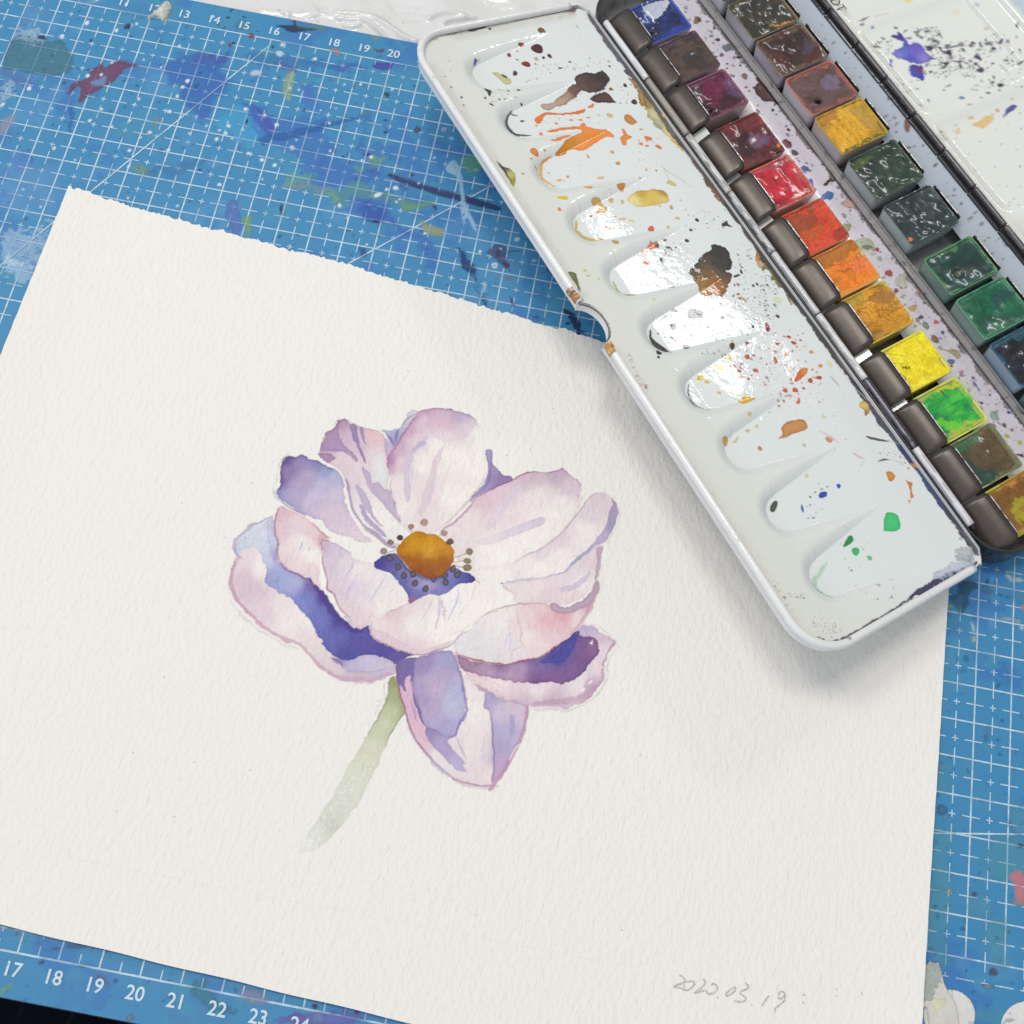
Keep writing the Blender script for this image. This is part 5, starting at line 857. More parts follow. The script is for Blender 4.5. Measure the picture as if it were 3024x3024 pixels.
# large films and blobs
wf([(720, 545), (800, 515), (860, 525), (900, 510), (920, 510), (965, 560), (960, 590), (925, 640), (870, 660), (800, 650), (770, 640), (740, 680), (690, 710), (640, 735), (580, 745), (540, 768), (495, 745), (500, 720), (560, 715), (600, 680), (650, 650), (700, 600), (735, 590)], G1, (90, 66, 56), ctl=[((900, 560), (56, 46, 42)), ((840, 600), (78, 56, 50)), ((760, 600), (96, 70, 62)), ((720, 650), (112, 80, 68)), ((680, 670), (178, 146, 128)), ((540, 740), (192, 170, 152)), ((620, 700), (184, 156, 138))], edge=.7, ew=.025, gran=.1, rough=.04)
wf([(840, 690), (935, 655), (1000, 715), (1002, 735), (900, 730), (845, 712)], G1, (92, 60, 56), edge=.5)
for p_, c_, ct in (([(450, 820), (530, 780), (650, 790), (780, 770), (795, 780), (770, 795), (640, 800), (530, 800), (490, 850), (455, 850)], (232, 134, 56), None), ([(812, 755), (850, 730), (862, 740), (850, 760)], (232, 140, 70), None),
                   ([(530, 910), (640, 890), (760, 880), (790, 860), (810, 890), (870, 910), (940, 920), (995, 950), (995, 972), (940, 970), (880, 1000), (800, 1050), (700, 1050), (620, 1085), (585, 1080), (600, 1050), (680, 990), (740, 960), (775, 930), (760, 905), (660, 905), (560, 920)], (240, 148, 44), [((620, 1070), (214, 140, 30)), ((700, 1000), (218, 150, 40)), ((760, 1010), (242, 154, 70)), ((850, 950), (242, 146, 52)), ((950, 950), (242, 150, 60)), ((800, 900), (240, 146, 50)), ((600, 905), (234, 140, 66))]),
                   ([(540, 1005), (620, 970), (680, 955), (690, 975), (620, 1000)], (240, 150, 72), None), ([(1065, 850), (1095, 820), (1150, 860), (1150, 880), (1110, 890)], (206, 140, 62), None),
                   ([(1050, 915), (1080, 930), (1095, 960), (1125, 970), (1120, 990), (1095, 995), (1085, 1030), (1060, 1025), (1045, 975), (1065, 950)], (234, 150, 62), None),
                   ([(1090, 1410), (1140, 1370), (1200, 1350), (1330, 1350), (1370, 1375), (1390, 1410), (1385, 1435), (1300, 1455), (1190, 1470), (1140, 1450)], (225, 195, 90), [((1150, 1420), (234, 222, 156)), ((1250, 1430), (226, 196, 92)), ((1350, 1370), (186, 146, 36)), ((1200, 1370), (206, 166, 50)), ((1350, 1420), (226, 204, 124)), ((1280, 1390), (226, 194, 84))]),
                   ([(140, 485), (180, 490), (230, 520), (275, 540), (270, 570), (230, 575), (200, 545), (160, 510)], (206, 200, 150), None), ([(205, 498), (245, 515), (240, 525), (215, 515)], (120, 96, 60), None),
                   ([(835, 1420), (860, 1400), (900, 1400), (925, 1430), (955, 1465), (950, 1490), (900, 1495), (885, 1470), (900, 1440), (860, 1440)], (212, 176, 108), None), ([(1020, 1320), (1075, 1305), (1070, 1360), (1040, 1345)], (206, 146, 64), None), ([(60, 625), (110, 635), (120, 660), (115, 680), (95, 660)], (62, 60, 50), None),
                   ([(1372, 1310), (1395, 1290), (1440, 1320), (1430, 1335), (1400, 1325)], (218, 200, 130), None), ([(285, 490), (300, 480), (315, 505), (290, 512)], (92, 56, 56), None), ([(1545, 1335), (1345, 1200), (1350, 1200)], (200, 180, 140), None)): wf(p_, G1, c_, ctl=ct, edge=.55, ew=.025, gran=.07, rough=.03)
wf([(1760, 1600), (1800, 1575), (1810, 1600), (1840, 1625), (1800, 1615), (1775, 1620)], G1, (70, 52, 52), edge=.3)
sf([(1345, 1200), (1370, 1250), (1395, 1290)], G1, (190, 180, 150), .025, .8)
sf([(275, 768), (243, 830), (260, 890), (320, 930), (415, 937)], G1, (46, 34, 40), .10, .93); sf([(265, 770), (290, 790), (320, 795)], G1, (60, 40, 42), .06, .9); sf([(560, 1095), (500, 1130), (487, 1190), (510, 1250), (590, 1300)], G1, (222, 158, 56), .10, .9); sf([(745, 1540), (748, 1610), (800, 1665), (860, 1682), (940, 1680)], G1, (196, 168, 50), .12, .85); sf([(5, 450), (12, 425), (40, 412)], G1, (96, 84, 170), .06, .8)
wf([(150, 1155), (200, 1190), (255, 1215), (290, 1265), (290, 1320), (275, 1350), (235, 1280), (190, 1210)], G1, (200, 196, 108), ctl=[((200, 1220), (70, 66, 70)), ((260, 1260), (206, 200, 112)), ((280, 1320), (170, 164, 80))], edge=.5); sf([(160, 1165), (210, 1230), (260, 1310)], G1, (50, 46, 70), .06, .85)
fc2.drops([(480, 218, 24, 19, (136, 84, 56)), (455, 335, 44, 28, (86, 28, 34), .5), (340, 305, 24, 10, (170, 56, 76), -.3), (257, 370, 15, 13, (168, 46, 66)), (378, 438, 28, 20, (158, 40, 50)), (500, 398, 10, 10, (90, 24, 40)), (543, 388, 13, 16, (110, 26, 50)), (450, 405, 15, 11, (212, 180, 150)), (315, 405, 8, 6, (200, 110, 120)), (316, 348, 7, 5, (210, 130, 130)), (185, 628, 12, 8), (245, 645, 8, 9), (317, 640, 12, 9), (355, 832, 14, 7), (345, 725, 10, 6, (110, 60, 50)), (1140, 733, 22, 16, (68, 52, 52)), (1075, 615, 14, 12, (56, 50, 50)), (965, 475, 8, 6), (618, 475, 14, 6), (685, 435, 9, 6), (178, 712, 8, 6), (78, 705, 9, 7), (122, 750, 18, 6, None, .5), (975, 638, 13, 12, (180, 110, 60)),
              (430, 1085, 26, 28, (226, 140, 74)), (1240, 990, 28, 14, (236, 134, 70)), (1315, 1050, 20, 14, (228, 140, 70), .5), (1190, 1028, 15, 10, (232, 150, 90)), (1355, 822, 18, 13, (236, 150, 50)), (970, 820, 20, 14, (226, 190, 130)), (1030, 1157, 17, 11, (216, 160, 74)), (990, 1078, 12, 12, (222, 176, 90)), (820, 1100, 8, 12, (232, 170, 110)), (818, 1330, 30, 13, (226, 172, 64)), (633, 1412, 34, 14, (228, 204, 60)), (608, 1495, 14, 11, (230, 146, 80)), (1010, 1722, 22, 17, (206, 168, 36)), (985, 1412, 18, 16, (226, 182, 116)), (1065, 1425, 12, 14, (226, 196, 120)), (346, 1246, 8, 6, (200, 60, 60)), (910, 1253, 24, 9, (236, 196, 146)), (622, 1255, 20, 6, (232, 180, 120)), (1230, 1210, 10, 8, (234, 196, 130)), (1000, 1607, 24, 15, (214, 172, 86)), (1130, 1560, 24, 8, (236, 214, 176), .3), (1270, 1620, 26, 16, (226, 106, 60), -.3), (845, 1515, 12, 7, (166, 100, 60)), (1410, 1475, 12, 14, (216, 170, 90)), (1455, 1552, 14, 9, (222, 184, 120), .5), (680, 1234, 10, 9, (228, 160, 110)), (545, 1200, 6, 6, (232, 170, 120)), (505, 1070, 7, 6, (226, 130, 60)), (408, 1132, 9, 6, (230, 140, 80)), (448, 1182, 6, 12, (210, 140, 100)), (820, 828, 12, 5, (230, 130, 90)), (700, 840, 14, 6, (232, 140, 90)), (765, 842, 14, 6, (232, 140, 90)), (597, 860, 10, 7, (230, 150, 100)), (455, 868, 8, 6, (230, 150, 110)), (488, 928, 14, 10, (236, 150, 90)), (1190, 926, 12, 6, (230, 170, 90)), (1232, 1043, 13, 7, (228, 140, 80)), (1300, 1217, 8, 7, (220, 150, 90)), (1185, 1266, 11, 6, (226, 184, 130), -.5), (1390, 1612, 10, 10, (226, 190, 130)), (1118, 1634, 7, 8, (220, 180, 100)), (1330, 1462, 8, 7, (224, 200, 150)), (1475, 1430, 10, 8, (220, 218, 190)), (1075, 1545, 14, 8, (230, 200, 160)), (955, 1590, 9, 8, (190, 140, 80)), (1365, 1700, 16, 9, (150, 110, 96)), (1447, 1755, 8, 5, (140, 60, 60)), (1522, 1712, 14, 9, (64, 60, 66)), (1590, 1570, 12, 14, (60, 60, 60)), (1548, 1638, 10, 10, (74, 74, 76)), (960, 440, 9, 7, (210, 190, 170))], G1, (58, 58, 58))
K = [(70, 70, 70), (90, 90, 86), (60, 60, 60), (110, 104, 96)]; O = [(228, 140, 80), (222, 120, 66), (232, 170, 110), (206, 80, 60)]; RO = [(206, 84, 60), (216, 110, 64), (190, 70, 60), (222, 140, 84)]
sc = fc2.scatter
for pts, zz, n, r0, r1, cl in (([(380, 440), (960, 400), (1000, 480), (380, 520)], G1, 60, .008, .035, K), ([(400, 540), (480, 530), (480, 550), (340, 575)], G1, 12, .008, .02, K), ([(60, 620), (350, 620), (300, 720), (120, 760), (60, 700)], G1, 26, .008, .03, K), ([(680, 680), (1160, 560), (1180, 760), (760, 740)], G1, 34, .008, .03, K), ([(440, 800), (960, 780), (960, 880), (480, 900)], G1, 40, .008, .03, O), ([(1040, 900), (1340, 960), (1300, 1260), (1040, 1100)], G1, 30, .008, .03, O), ([(400, 1000), (560, 1300), (960, 1350), (960, 1200), (520, 1100)], G1, 26, .006, .02, O), ([(800, 1330), (1200, 1300), (1200, 1350), (860, 1420)], G1, 26, .006, .02, O), ([(820, 1500), (1220, 1500), (1200, 1600), (900, 1600)], G1, 16, .008, .03, O),
                             ([(1480, 1480), (1800, 1480), (1780, 1640), (1480, 1660)], G1, 34, .01, .035, K), ([(1640, 30), (1932, 200), (1932, 520), (1600, 430), (1620, 200)], G2, 120, .008, .035, K), ([(1020, 20), (1300, 10), (1280, 120), (1060, 200)], G2, 30, .01, .035, K + [(150, 70, 50)]), ([(1480, 440), (1900, 420), (1932, 700), (1500, 700)], G2, 110, .008, .03, K), ([(1380, 660), (1640, 640), (1600, 840), (1380, 840)], G2, 60, .006, .025, [(60, 86, 80), (70, 70, 70)]), ([(920, 240), (1080, 220), (1060, 330), (900, 320)], G2, 10, .01, .03, [(220, 190, 130)]), ([(1600, 700), (1932, 700), (1932, 1060), (1640, 1020)], G2, 46, .012, .045, RO), ([(1840, 1220), (1932, 1180), (1932, 1320), (1840, 1320)], G2, 8, .006, .02, K), ([(830, 820), (880, 860), (960, 1060), (900, 1000)], G2, 34, .006, .02, [(150, 120, 110), (200, 130, 120)]), ([(900, 1000), (980, 1000), (990, 1100), (940, 1080)], G2, 14, .01, .04, [(170, 90, 80), (206, 130, 120)]),
                             ([(0, 260), (160, 300), (200, 560), (0, 640)], G3, 70, .008, .03, K), ([(0, 700), (340, 660), (500, 900), (480, 1120), (220, 1260), (60, 1060)], G3, 90, .01, .045, RO), ([(160, 1020), (520, 1020), (480, 1260), (200, 1260)], G3, 24, .008, .03, RO + [(200, 160, 140)]), ([(600, 940), (800, 1340), (560, 1560), (340, 1300)], G3, 16, .008, .025, [(180, 178, 150), (150, 150, 146)]), ([(780, 1480), (1120, 1520), (1180, 1640), (820, 1580)], G3, 20, .006, .02, K), ([(420, 60), (620, 40), (460, 320), (380, 300)], G4, 12, .008, .025, [(90, 110, 160), (120, 130, 150)]), ([(640, 360), (860, 440), (760, 700), (640, 640)], G4, 10, .008, .02, [(80, 150, 110), (100, 100, 100)]), ([(220, 850), (380, 850), (360, 920), (280, 910)], G4, 24, .006, .022, [(120, 120, 120)]), ([(380, 960), (640, 1080), (600, 1190), (420, 1120)], G4, 60, .006, .022, [(150, 130, 124), (110, 96, 90), (190, 160, 150)]), ([(740, 740), (1050, 740), (1000, 900), (760, 900)], G4, 18, .006, .022, [(170, 170, 180)]), ([(80, 750), (160, 780), (320, 1040), (260, 1040), (120, 860)], G4, 40, .006, .03, [(120, 110, 96), (160, 150, 130)]), ([(300, 40), (1020, 120), (1080, 160), (300, 150)], G1, 10, .01, .02, K), ([(740, 10), (900, 200), (940, 400), (700, 400)], G1, 16, .006, .016, [(160, 165, 160)]),
                             ([(160, 120), (700, 80), (500, 500), (300, 700), (180, 300)], G1, 20, .006, .014, [(170, 166, 150)]), ([(600, 330), (1200, 300), (1000, 900), (760, 900)], G0, 22, .006, .018, [(176, 166, 146)]), ([(900, 1000), (1400, 1300), (1500, 1700), (1200, 1500)], G0, 16, .006, .016, [(150, 140, 120)])): sc(pts, zz, n, r0, r1, cl, seed=n + int(pts[0][0]))
# lower half, second view
wf([(1440, 60), (1500, 50), (1570, 100), (1580, 150), (1605, 200), (1580, 230), (1545, 240), (1590, 260), (1570, 330), (1545, 420), (1480, 410), (1400, 415), (1355, 340), (1340, 270), (1300, 235), (1350, 180), (1400, 120), (1440, 90)], G2, (70, 60, 50), ctl=[((1500, 120), (46, 44, 40)), ((1500, 200), (54, 50, 44)), ((1560, 200), (52, 50, 44)), ((1380, 190), (84, 70, 46)), ((1340, 230), (96, 76, 40)), ((1400, 320), (168, 126, 66)), ((1480, 320), (172, 104, 44)), ((1520, 270), (96, 78, 54)), ((1400, 395), (188, 148, 84)), ((1520, 380), (160, 104, 50)), ((1420, 260), (120, 92, 50))], edge=.6, ew=.03, gran=.14, rough=.05)
for p_, c_ in (([(1000, 65), (1020, 35), (1070, 28), (1092, 45), (1085, 65), (1030, 68)], (228, 136, 92)), ([(968, 75), (990, 80), (1005, 110), (995, 120), (970, 100)], (230, 140, 96)), ([(975, 150), (1015, 148), (1018, 175), (985, 180)], (228, 140, 96)), ([(1060, 40), (1090, 32), (1092, 62), (1075, 60)], (120, 90, 76)), ([(1025, 640), (1040, 630), (1045, 680), (1080, 720), (1140, 760), (1182, 800), (1130, 800), (1070, 760), (1030, 700)], (66, 64, 58)), ([(1135, 60), (1165, 62), (1182, 90), (1165, 88)], (92, 88, 84)), ([(1605, 280), (1640, 262), (1655, 278), (1625, 288)], (56, 56, 54)),
               ([(1465, 910), (1500, 895), (1545, 890), (1560, 915), (1540, 940), (1510, 925)], (236, 204, 66)), ([(1365, 990), (1385, 960), (1410, 955), (1422, 975), (1395, 995)], (230, 200, 44)), ([(1660, 1160), (1670, 1135), (1720, 1122), (1775, 1135), (1740, 1160), (1690, 1182)], (226, 190, 60)), ([(1560, 845), (1580, 825), (1610, 840), (1605, 855)], (238, 204, 56)), ([(1625, 1440), (1670, 1400), (1672, 1410), (1650, 1440)], (220, 206, 160)), ([(1715, 1365), (1740, 1350), (1742, 1360)], (226, 190, 150)), ([(420, 262), (480, 270), (490, 320), (510, 400), (470, 330)], (124, 128, 56)), ([(1840, 650), (1850, 620), (1862, 640), (1866, 665), (1850, 672)], (178, 50, 50)), ([(1900, 860), (1915, 850), (1925, 890), (1912, 900)], (206, 150, 90)), ([(1775, 180), (1800, 165), (1830, 200), (1800, 225), (1780, 200)], (206, 172, 130))): wf(p_, G2, c_, edge=.5, ew=.022, rough=.02)
sf([(425, 262), (470, 270), (492, 320), (512, 400)], G2, (90, 100, 40), .05, .8)
sf([(770, 285), (800, 350), (850, 385), (940, 385)], G2, (168, 164, 80), .09, .85); sf([(800, 360), (850, 385), (880, 388)], G2, (60, 70, 50), .07, .8); sf([(1315, 1015), (1300, 1080), (1330, 1150), (1390, 1190), (1460, 1215)], G2, (36, 48, 54), .055, .93); sf([(1290, 1110), (1310, 1170), (1355, 1215)], G2, (60, 66, 66), .05, .7, dry=.4); sf([(1082, 582), (1110, 560), (1150, 530), (1190, 505)], G2, (70, 56, 56), .05, .8, dry=.3)
fc2.drops([(768, 32, 22, 17, (206, 170, 40)), (1345, 530, 50, 36, (118, 116, 106)), (1195, 612, 24, 24, (94, 90, 84)), (1077, 823, 20, 20, (48, 50, 52)), (1072, 860, 11, 9, (50, 50, 52)), (1287, 757, 22, 18, (120, 84, 84)), (1540, 565, 14, 14, (64, 68, 72)), (1437, 628, 12, 7), (1190, 690, 12, 10), (1605, 770, 20, 20, (104, 74, 40)), (1750, 633, 12, 12, (40, 46, 50)), (1712, 750, 14, 13, (150, 66, 60)), (1105, 150, 10, 18, (96, 60, 60)), (1280, 20, 14, 12), (1205, 503, 18, 14, (80, 50, 50)), (1140, 540, 12, 7), (1327, 678, 10, 9, (84, 60, 64)), (1212, 712, 10, 9), (1092, 658, 8, 7), (1145, 683, 7, 6), (1437, 1010, 18, 11, (232, 204, 70)), (1523, 1090, 14, 11, (234, 210, 90)), (1650, 1102, 12, 9, (228, 204, 80)), (1600, 1085, 8, 8, (236, 216, 120)), (1710, 1108, 10, 7, (232, 210, 90)), (1567, 1435, 26, 28, (214, 178, 88)), (1727, 1258, 14, 12, (222, 204, 150)), (1790, 1332, 10, 10, (214, 184, 150)), (1727, 1362, 14, 10, (220, 190, 150)), (1815, 1488, 12, 14, (196, 136, 90)), (1180, 338, 18, 4), (545, 245, 12, 8, (224, 210, 80)), (570, 283, 14, 6, (216, 206, 70)), (645, 303, 9, 5, (216, 206, 100)), (1042, 445, 12, 9, (226, 224, 170)), (1640, 340, 8, 12, (190, 110, 70)), (1575, 470, 14, 10, (212, 166, 110)), (1657, 437, 14, 9, (206, 140, 80)), (1643, 407, 12, 8, (200, 120, 50)), (1695, 455, 7, 12, (220, 180, 120)), (1643, 493, 10, 6, (214, 166, 100)), (1915, 452, 20, 20, (228, 230, 196)), (1663, 250, 10, 14, (60, 56, 56)), (1748, 350, 10, 9), (1777, 340, 9, 8), (1850, 345, 8, 7), (1776, 940, 18, 10, (214, 120, 70), .5), (1660, 985, 18, 10, (200, 150, 130)), (1662, 942, 14, 9, (200, 80, 60)), (1675, 895, 10, 9, (200, 84, 60)), (1715, 843, 20, 15, (206, 100, 66)), (1762, 835, 9, 8, (200, 80, 60)), (1730, 1000, 12, 8, (190, 80, 60)), (1605, 905, 12, 6, (190, 90, 60), -.3)], G2, (70, 68, 66))
for p_, zz, c_, ct in (([(300, 1010), (320, 960), (350, 935), (395, 935), (385, 970), (340, 1010), (310, 1025)], G3, (224, 126, 56), [((340, 980), (220, 112, 52)), ((390, 945), (226, 160, 70))]), ([(215, 1350), (250, 1310), (320, 1290), (370, 1300), (397, 1340), (380, 1370), (300, 1390), (250, 1420), (195, 1428), (225, 1395)], G3, (202, 144, 84), None), ([(760, 1185), (790, 1170), (825, 1190), (832, 1240), (800, 1275), (795, 1240), (765, 1215)], G3, (226, 190, 104), [((790, 1200), (228, 198, 116)), ((808, 1262), (180, 130, 50))]), ([(950, 1680), (980, 1675), (1015, 1705), (990, 1745), (965, 1730)], G3, (216, 150, 44), None), ([(1092, 1735), (1110, 1750), (1140, 1760), (1130, 1800), (1145, 1850), (1125, 1860), (1115, 1800)], G3, (222, 144, 52), None), ([(480, 1825), (500, 1805), (540, 1805), (535, 1835), (495, 1850)], G3, (44, 92, 190), None), ([(315, 1170), (335, 1140), (345, 1175), (330, 1185), (310, 1175)], G3, (226, 116, 66), None),
                       ([(800, 1420), (860, 1425), (920, 1440), (985, 1460), (900, 1452), (830, 1440)], G3, (112, 112, 108), None), ([(890, 1605), (930, 1580), (970, 1590), (930, 1592)], G3, (110, 96, 76), None), ([(940, 390), (950, 280), (1000, 272), (1035, 300), (1052, 380), (1000, 405), (945, 395)], G4, (72, 200, 122), None), ([(660, 500), (690, 440), (725, 430), (730, 470), (700, 490)], G4, (48, 156, 84), None), ([(90, 1460), (60, 1490)][:0] or [(1110, 190), (1125, 180), (1125, 215), (1115, 210)], G4, (226, 180, 120), None), ([(145, 220), (175, 172), (200, 175), (185, 240), (160, 248)], G4, (84, 106, 84), None)): wf(p_, zz, c_, ctl=ct, edge=.6, ew=.025, gran=.06, rough=.02)
fc2.drops([(550, 1437, 26, 21, (206, 162, 112)), (472, 1003, 20, 13, (206, 82, 56), -.4), (410, 1022, 18, 16, (208, 84, 56)), (290, 755, 18, 12, (206, 84, 56)), (307, 1085, 18, 18, (214, 106, 60)), (237, 1087, 18, 15, (214, 110, 60)), (228, 1160, 8, 9, (200, 80, 66)), (365, 1075, 12, 8, (206, 80, 56)), (237, 838, 16, 13, (214, 116, 60)), (30, 940, 18, 11, (214, 120, 60), .5), (170, 870, 7, 22, (212, 130, 64), -.2), (415, 822, 16, 10, (218, 164, 116)), (480, 920, 16, 11, (222, 156, 70)), (545, 908, 18, 18, (228, 230, 192)), (178, 452, 24, 20, (228, 230, 190)), (177, 758, 14, 9, (206, 90, 60)), (255, 713, 14, 11, (200, 74, 60)), (312, 783, 8, 8, (220, 170, 130)), (337, 737, 10, 6, (196, 60, 50)), (100, 632, 10, 24, (176, 50, 46)), (175, 568, 12, 12, (84, 34, 44)), (1155, 1625, 22, 13, (222, 150, 60), .6), (620, 1767, 14, 16, (54, 96, 192)), (503, 1785, 7, 5, (96, 116, 170)), (541, 1770, 7, 4, (110, 130, 170)), (460, 1807, 6, 5, (110, 130, 160)), (425, 1838, 8, 7, (80, 120, 180)), (425, 1895, 7, 6, (140, 170, 200)), (1050, 1568, 6, 8, (200, 150, 80)), (1108, 1650, 8, 8, (222, 170, 80)), (1083, 1612, 6, 4, (200, 150, 70)), (397, 1690, 14, 14, (222, 220, 180)), (508, 1278, 18, 9, (222, 222, 190)), (502, 1160, 9, 8, (226, 228, 200)), (376, 1474, 12, 10, (216, 196, 150)), (68, 1488, 12, 15, (206, 150, 100)), (42, 1333, 10, 9, (220, 214, 170)), (104, 560, 5, 5), (28, 340, 8, 8, (60, 60, 60)), (75, 380, 8, 6), (100, 345, 7, 6), (300, 535, 1, 1)], G3, (80, 78, 74))
fc2.drops([(372, 228, 9, 24, (64, 116, 200)), (750, 537, 26, 27, (68, 192, 116)), (848, 585, 16, 16, (132, 196, 150)), (724, 670, 8, 6, (90, 170, 120)), (705, 652, 4, 3, (90, 170, 120)), (450, 295, 9, 6, (110, 140, 190)), (416, 296, 6, 5, (150, 170, 200)), (987, 876, 5, 8, (130, 130, 150)), (905, 784, 12, 12, (200, 200, 210)), (1045, 975, 12, 4, (90, 84, 80)), (948, 1030, 7, 6, (180, 170, 170))], G4, (80, 78, 74))
sf([(985, 1130), (900, 1120)][:0] or [(540, 610), (490, 670), (468, 740), (490, 810), (570, 870)], G4, (166, 204, 172), .14, .75, rough=.05, soft=.05); sf([(490, 800), (530, 840), (570, 868)], G4, (60, 150, 90), .03, .7)
for p_, zz, c_, wd, al in (([(480, 1070), (520, 1110), (560, 1140)][:0] or [(385, 1045), (440, 1080), (520, 1130), (600, 1190)], G5, (226, 200, 204), .10, .8), ([(745, 1290), (810, 1330), (880, 1365)], G5, (228, 186, 196), .07, .85), ([(890, 1385), (830, 1440)], G5, (190, 184, 184), .02, .8), ([(485, 425), (540, 480), (600, 548)], G5, (120, 120, 112), .035, .85), ([(1160, 1170), (1300, 1200)], G5, (190, 184, 176), .02, .7), ([(1150, 1385), (1260, 1400), (1420, 1430)], G5, (196, 180, 160), .02, .7), ([(1030, 1410), (1080, 1380), (1160, 1380)], G5, (120, 100, 76), .03, .6), ([(30, 865), (45, 880), (60, 878)], G3, (150, 140, 120), .02, .5)): sf(p_, zz, c_, wd, al, soft=.03)
# indigo residue in the crease by the near end, and the smudged corners
sf([(600, 1195), (700, 1150), (900, 1025), (1050, 935), (1150, 870)], G4, (46, 36, 70), .065, .9, rough=.03, taper=False); sf([(1120, 885), (1200, 840), (1300, 785), (1450, 705), (1600, 630)], G4, (44, 34, 84), .20, .95, rough=.05)
wf([(450, 1188), (520, 1190), (560, 1172), (620, 1182), (610, 1205), (560, 1222), (500, 1208)], G4, (84, 80, 100), gran=.3, edge=.4, rough=.06)
for p_, c_, al in (([(1300, 700), (1380, 660), (1430, 620), (1470, 600), (1540, 560), (1600, 580), (1590, 630), (1500, 680), (1400, 740), (1330, 760)], (176, 184, 198), .7), ([(1440, 560), (1500, 500), (1560, 520), (1600, 560), (1560, 620), (1500, 620)], (150, 156, 164), .6), ([(1410, 350), (1470, 400), (1530, 440), (1580, 520), (1600, 560), (1560, 560), (1520, 480), (1450, 430)], (96, 88, 92), .7)): wf(p_, G4, c_, alpha=al, edge=.2, gran=.25, rough=.14)
for p_ in ([(1400, 350), (1460, 420), (1520, 440)], [(1500, 440), (1540, 500), (1600, 560)], [(1480, 400), (1560, 420), (1610, 500)], [(1440, 300), (1540, 420), (1590, 470)], [(1540, 520), (1580, 560), (1610, 540)]): sf(p_, G4, (56, 50, 58), .07, .75, rough=.08, dry=.5)
sf([(700, 160), (560, 190), (420, 210), (280, 240), (0, 310)], G8, (54, 38, 100), .07, .9, rough=.04); sf([(640, 180), (560, 210), (500, 240)], G8, (96, 60, 50), .08, .8, rough=.05); wf([(380, 230), (540, 200), (650, 260), (500, 285)], G8, (212, 190, 182), alpha=.6, gran=.2, rough=.08)
fc2.drops([(1055, 325, 60, 44, (70, 70, 76), .2), (1165, 470, 22, 34, (40, 40, 50)), (1275, 1170, 26, 20, (214, 206, 196)), (1285, 1268, 18, 14, (70, 80, 76)), (675, 520, 18, 30, (200, 204, 230), -.4), (1125, 590, 40, 24, (96, 70, 76), .3)], G8, (90, 90, 90))
sf([(20, 200), (180, 110), (420, 70)][:0] or [(760, 180), (800, 90), (870, 40), (930, 30)], G0, (166, 128, 126), .07, .6, dry=.4, rough=.06); sf([(750, 200), (770, 120), (840, 60)], G0, (120, 84, 84), .04, .6, dry=.5); sf([(850, 100), (930, 100), (900, 70)], G0, (150, 96, 110), .05, .6, dry=.3)
M2_ = (700, 0, 2.415)
wf([(1645, 205), (1720, 190), (1775, 180), (1770, 200), (1700, 220), (1655, 225)], M2_, (112, 110, 124), edge=.5); sf([(1480, 245), (1540, 235), (1600, 225)], M2_, (116, 100, 84), .07, .8, rough=.05, dry=.3)
fc2.drops([(1802, 208, 12, 8), (1730, 150, 10, 6), (1478, 560, 6, 5, (190, 150, 130)), (1523, 637, 7, 6, (170, 80, 70)), (1597, 708, 8, 8, (70, 66, 66)), (1612, 765, 7, 6, (150, 130, 120)), (1770, 640, 6, 9, (70, 60, 60)), (1705, 420, 8, 18, (110, 100, 180), .3)], M2_, (96, 92, 90))
wf([(1750, 625), (1780, 620), (1810, 640), (1812, 680), (1800, 690), (1780, 660)], M2_, (66, 60, 52), edge=.3)

Pfl = flap(a_, w_, hh); Nfl = grid_normals(Pfl)
flip = (Nfl.reshape(-1, 3) @ FN).mean() < 0
if flip: Nfl = -Nfl
fm = inside[:-1, :-1] & inside[1:, :-1] & inside[:-1, 1:] & inside[1:, 1:]
wellm = (dmin < .36) & (w_ > 2.3)
wm = np.where(wellm, wid, -1)[:-1, :-1]
flapo = grid_mesh('mixing_flap', Pfl, fc2.c, M_ENAMEL, boxo, fmask=fm & (wm < 0), up=FN, N=Nfl)
flapo['label'] = 'raised white mixing flap with ten finger wells'
for i in range(10): grid_mesh('mixing_well', Pfl, fc2.c, M_ENAMEL, flapo, fmask=fm & (wm == i), up=FN, N=Nfl)
# rolled rim, outside skirt and underside of the flap
def arc(cx, cy, r, t0, t1, n=14): return [(cx + r * math.cos(t), cy + r * math.sin(t)) for t in np.linspace(t0, t1, n)]
E1, E0, WE = 21.50, .08, 6.86
seg1 = [(E1, w0) for w0 in np.linspace(.85, WE - 1.2, 30)] + arc(E1 - 1.2, WE - 1.2, 1.2, 0, math.pi / 2) + [(a0, WE) for a0 in np.linspace(E1 - 1.3, 11.60, 60)]
seg2 = [(a0, WE) for a0 in np.linspace(10.15, E0 + 1.3, 60)] + arc(E0 + 1.2, WE - 1.2, 1.2, math.pi / 2, math.pi) + [(E0, w0) for w0 in np.linspace(WE - 1.25, .85, 40)]
for sg in (seg1, seg2):
    sg = np.array(sg); P = flap(sg[:, 0], sg[:, 1], -.015 + 0 * sg[:, 0]); V, F = tube(P, .115, 12, FN, squash=1.0); raw_mesh('rolled_rim', V, F, M_RIM, flapo)
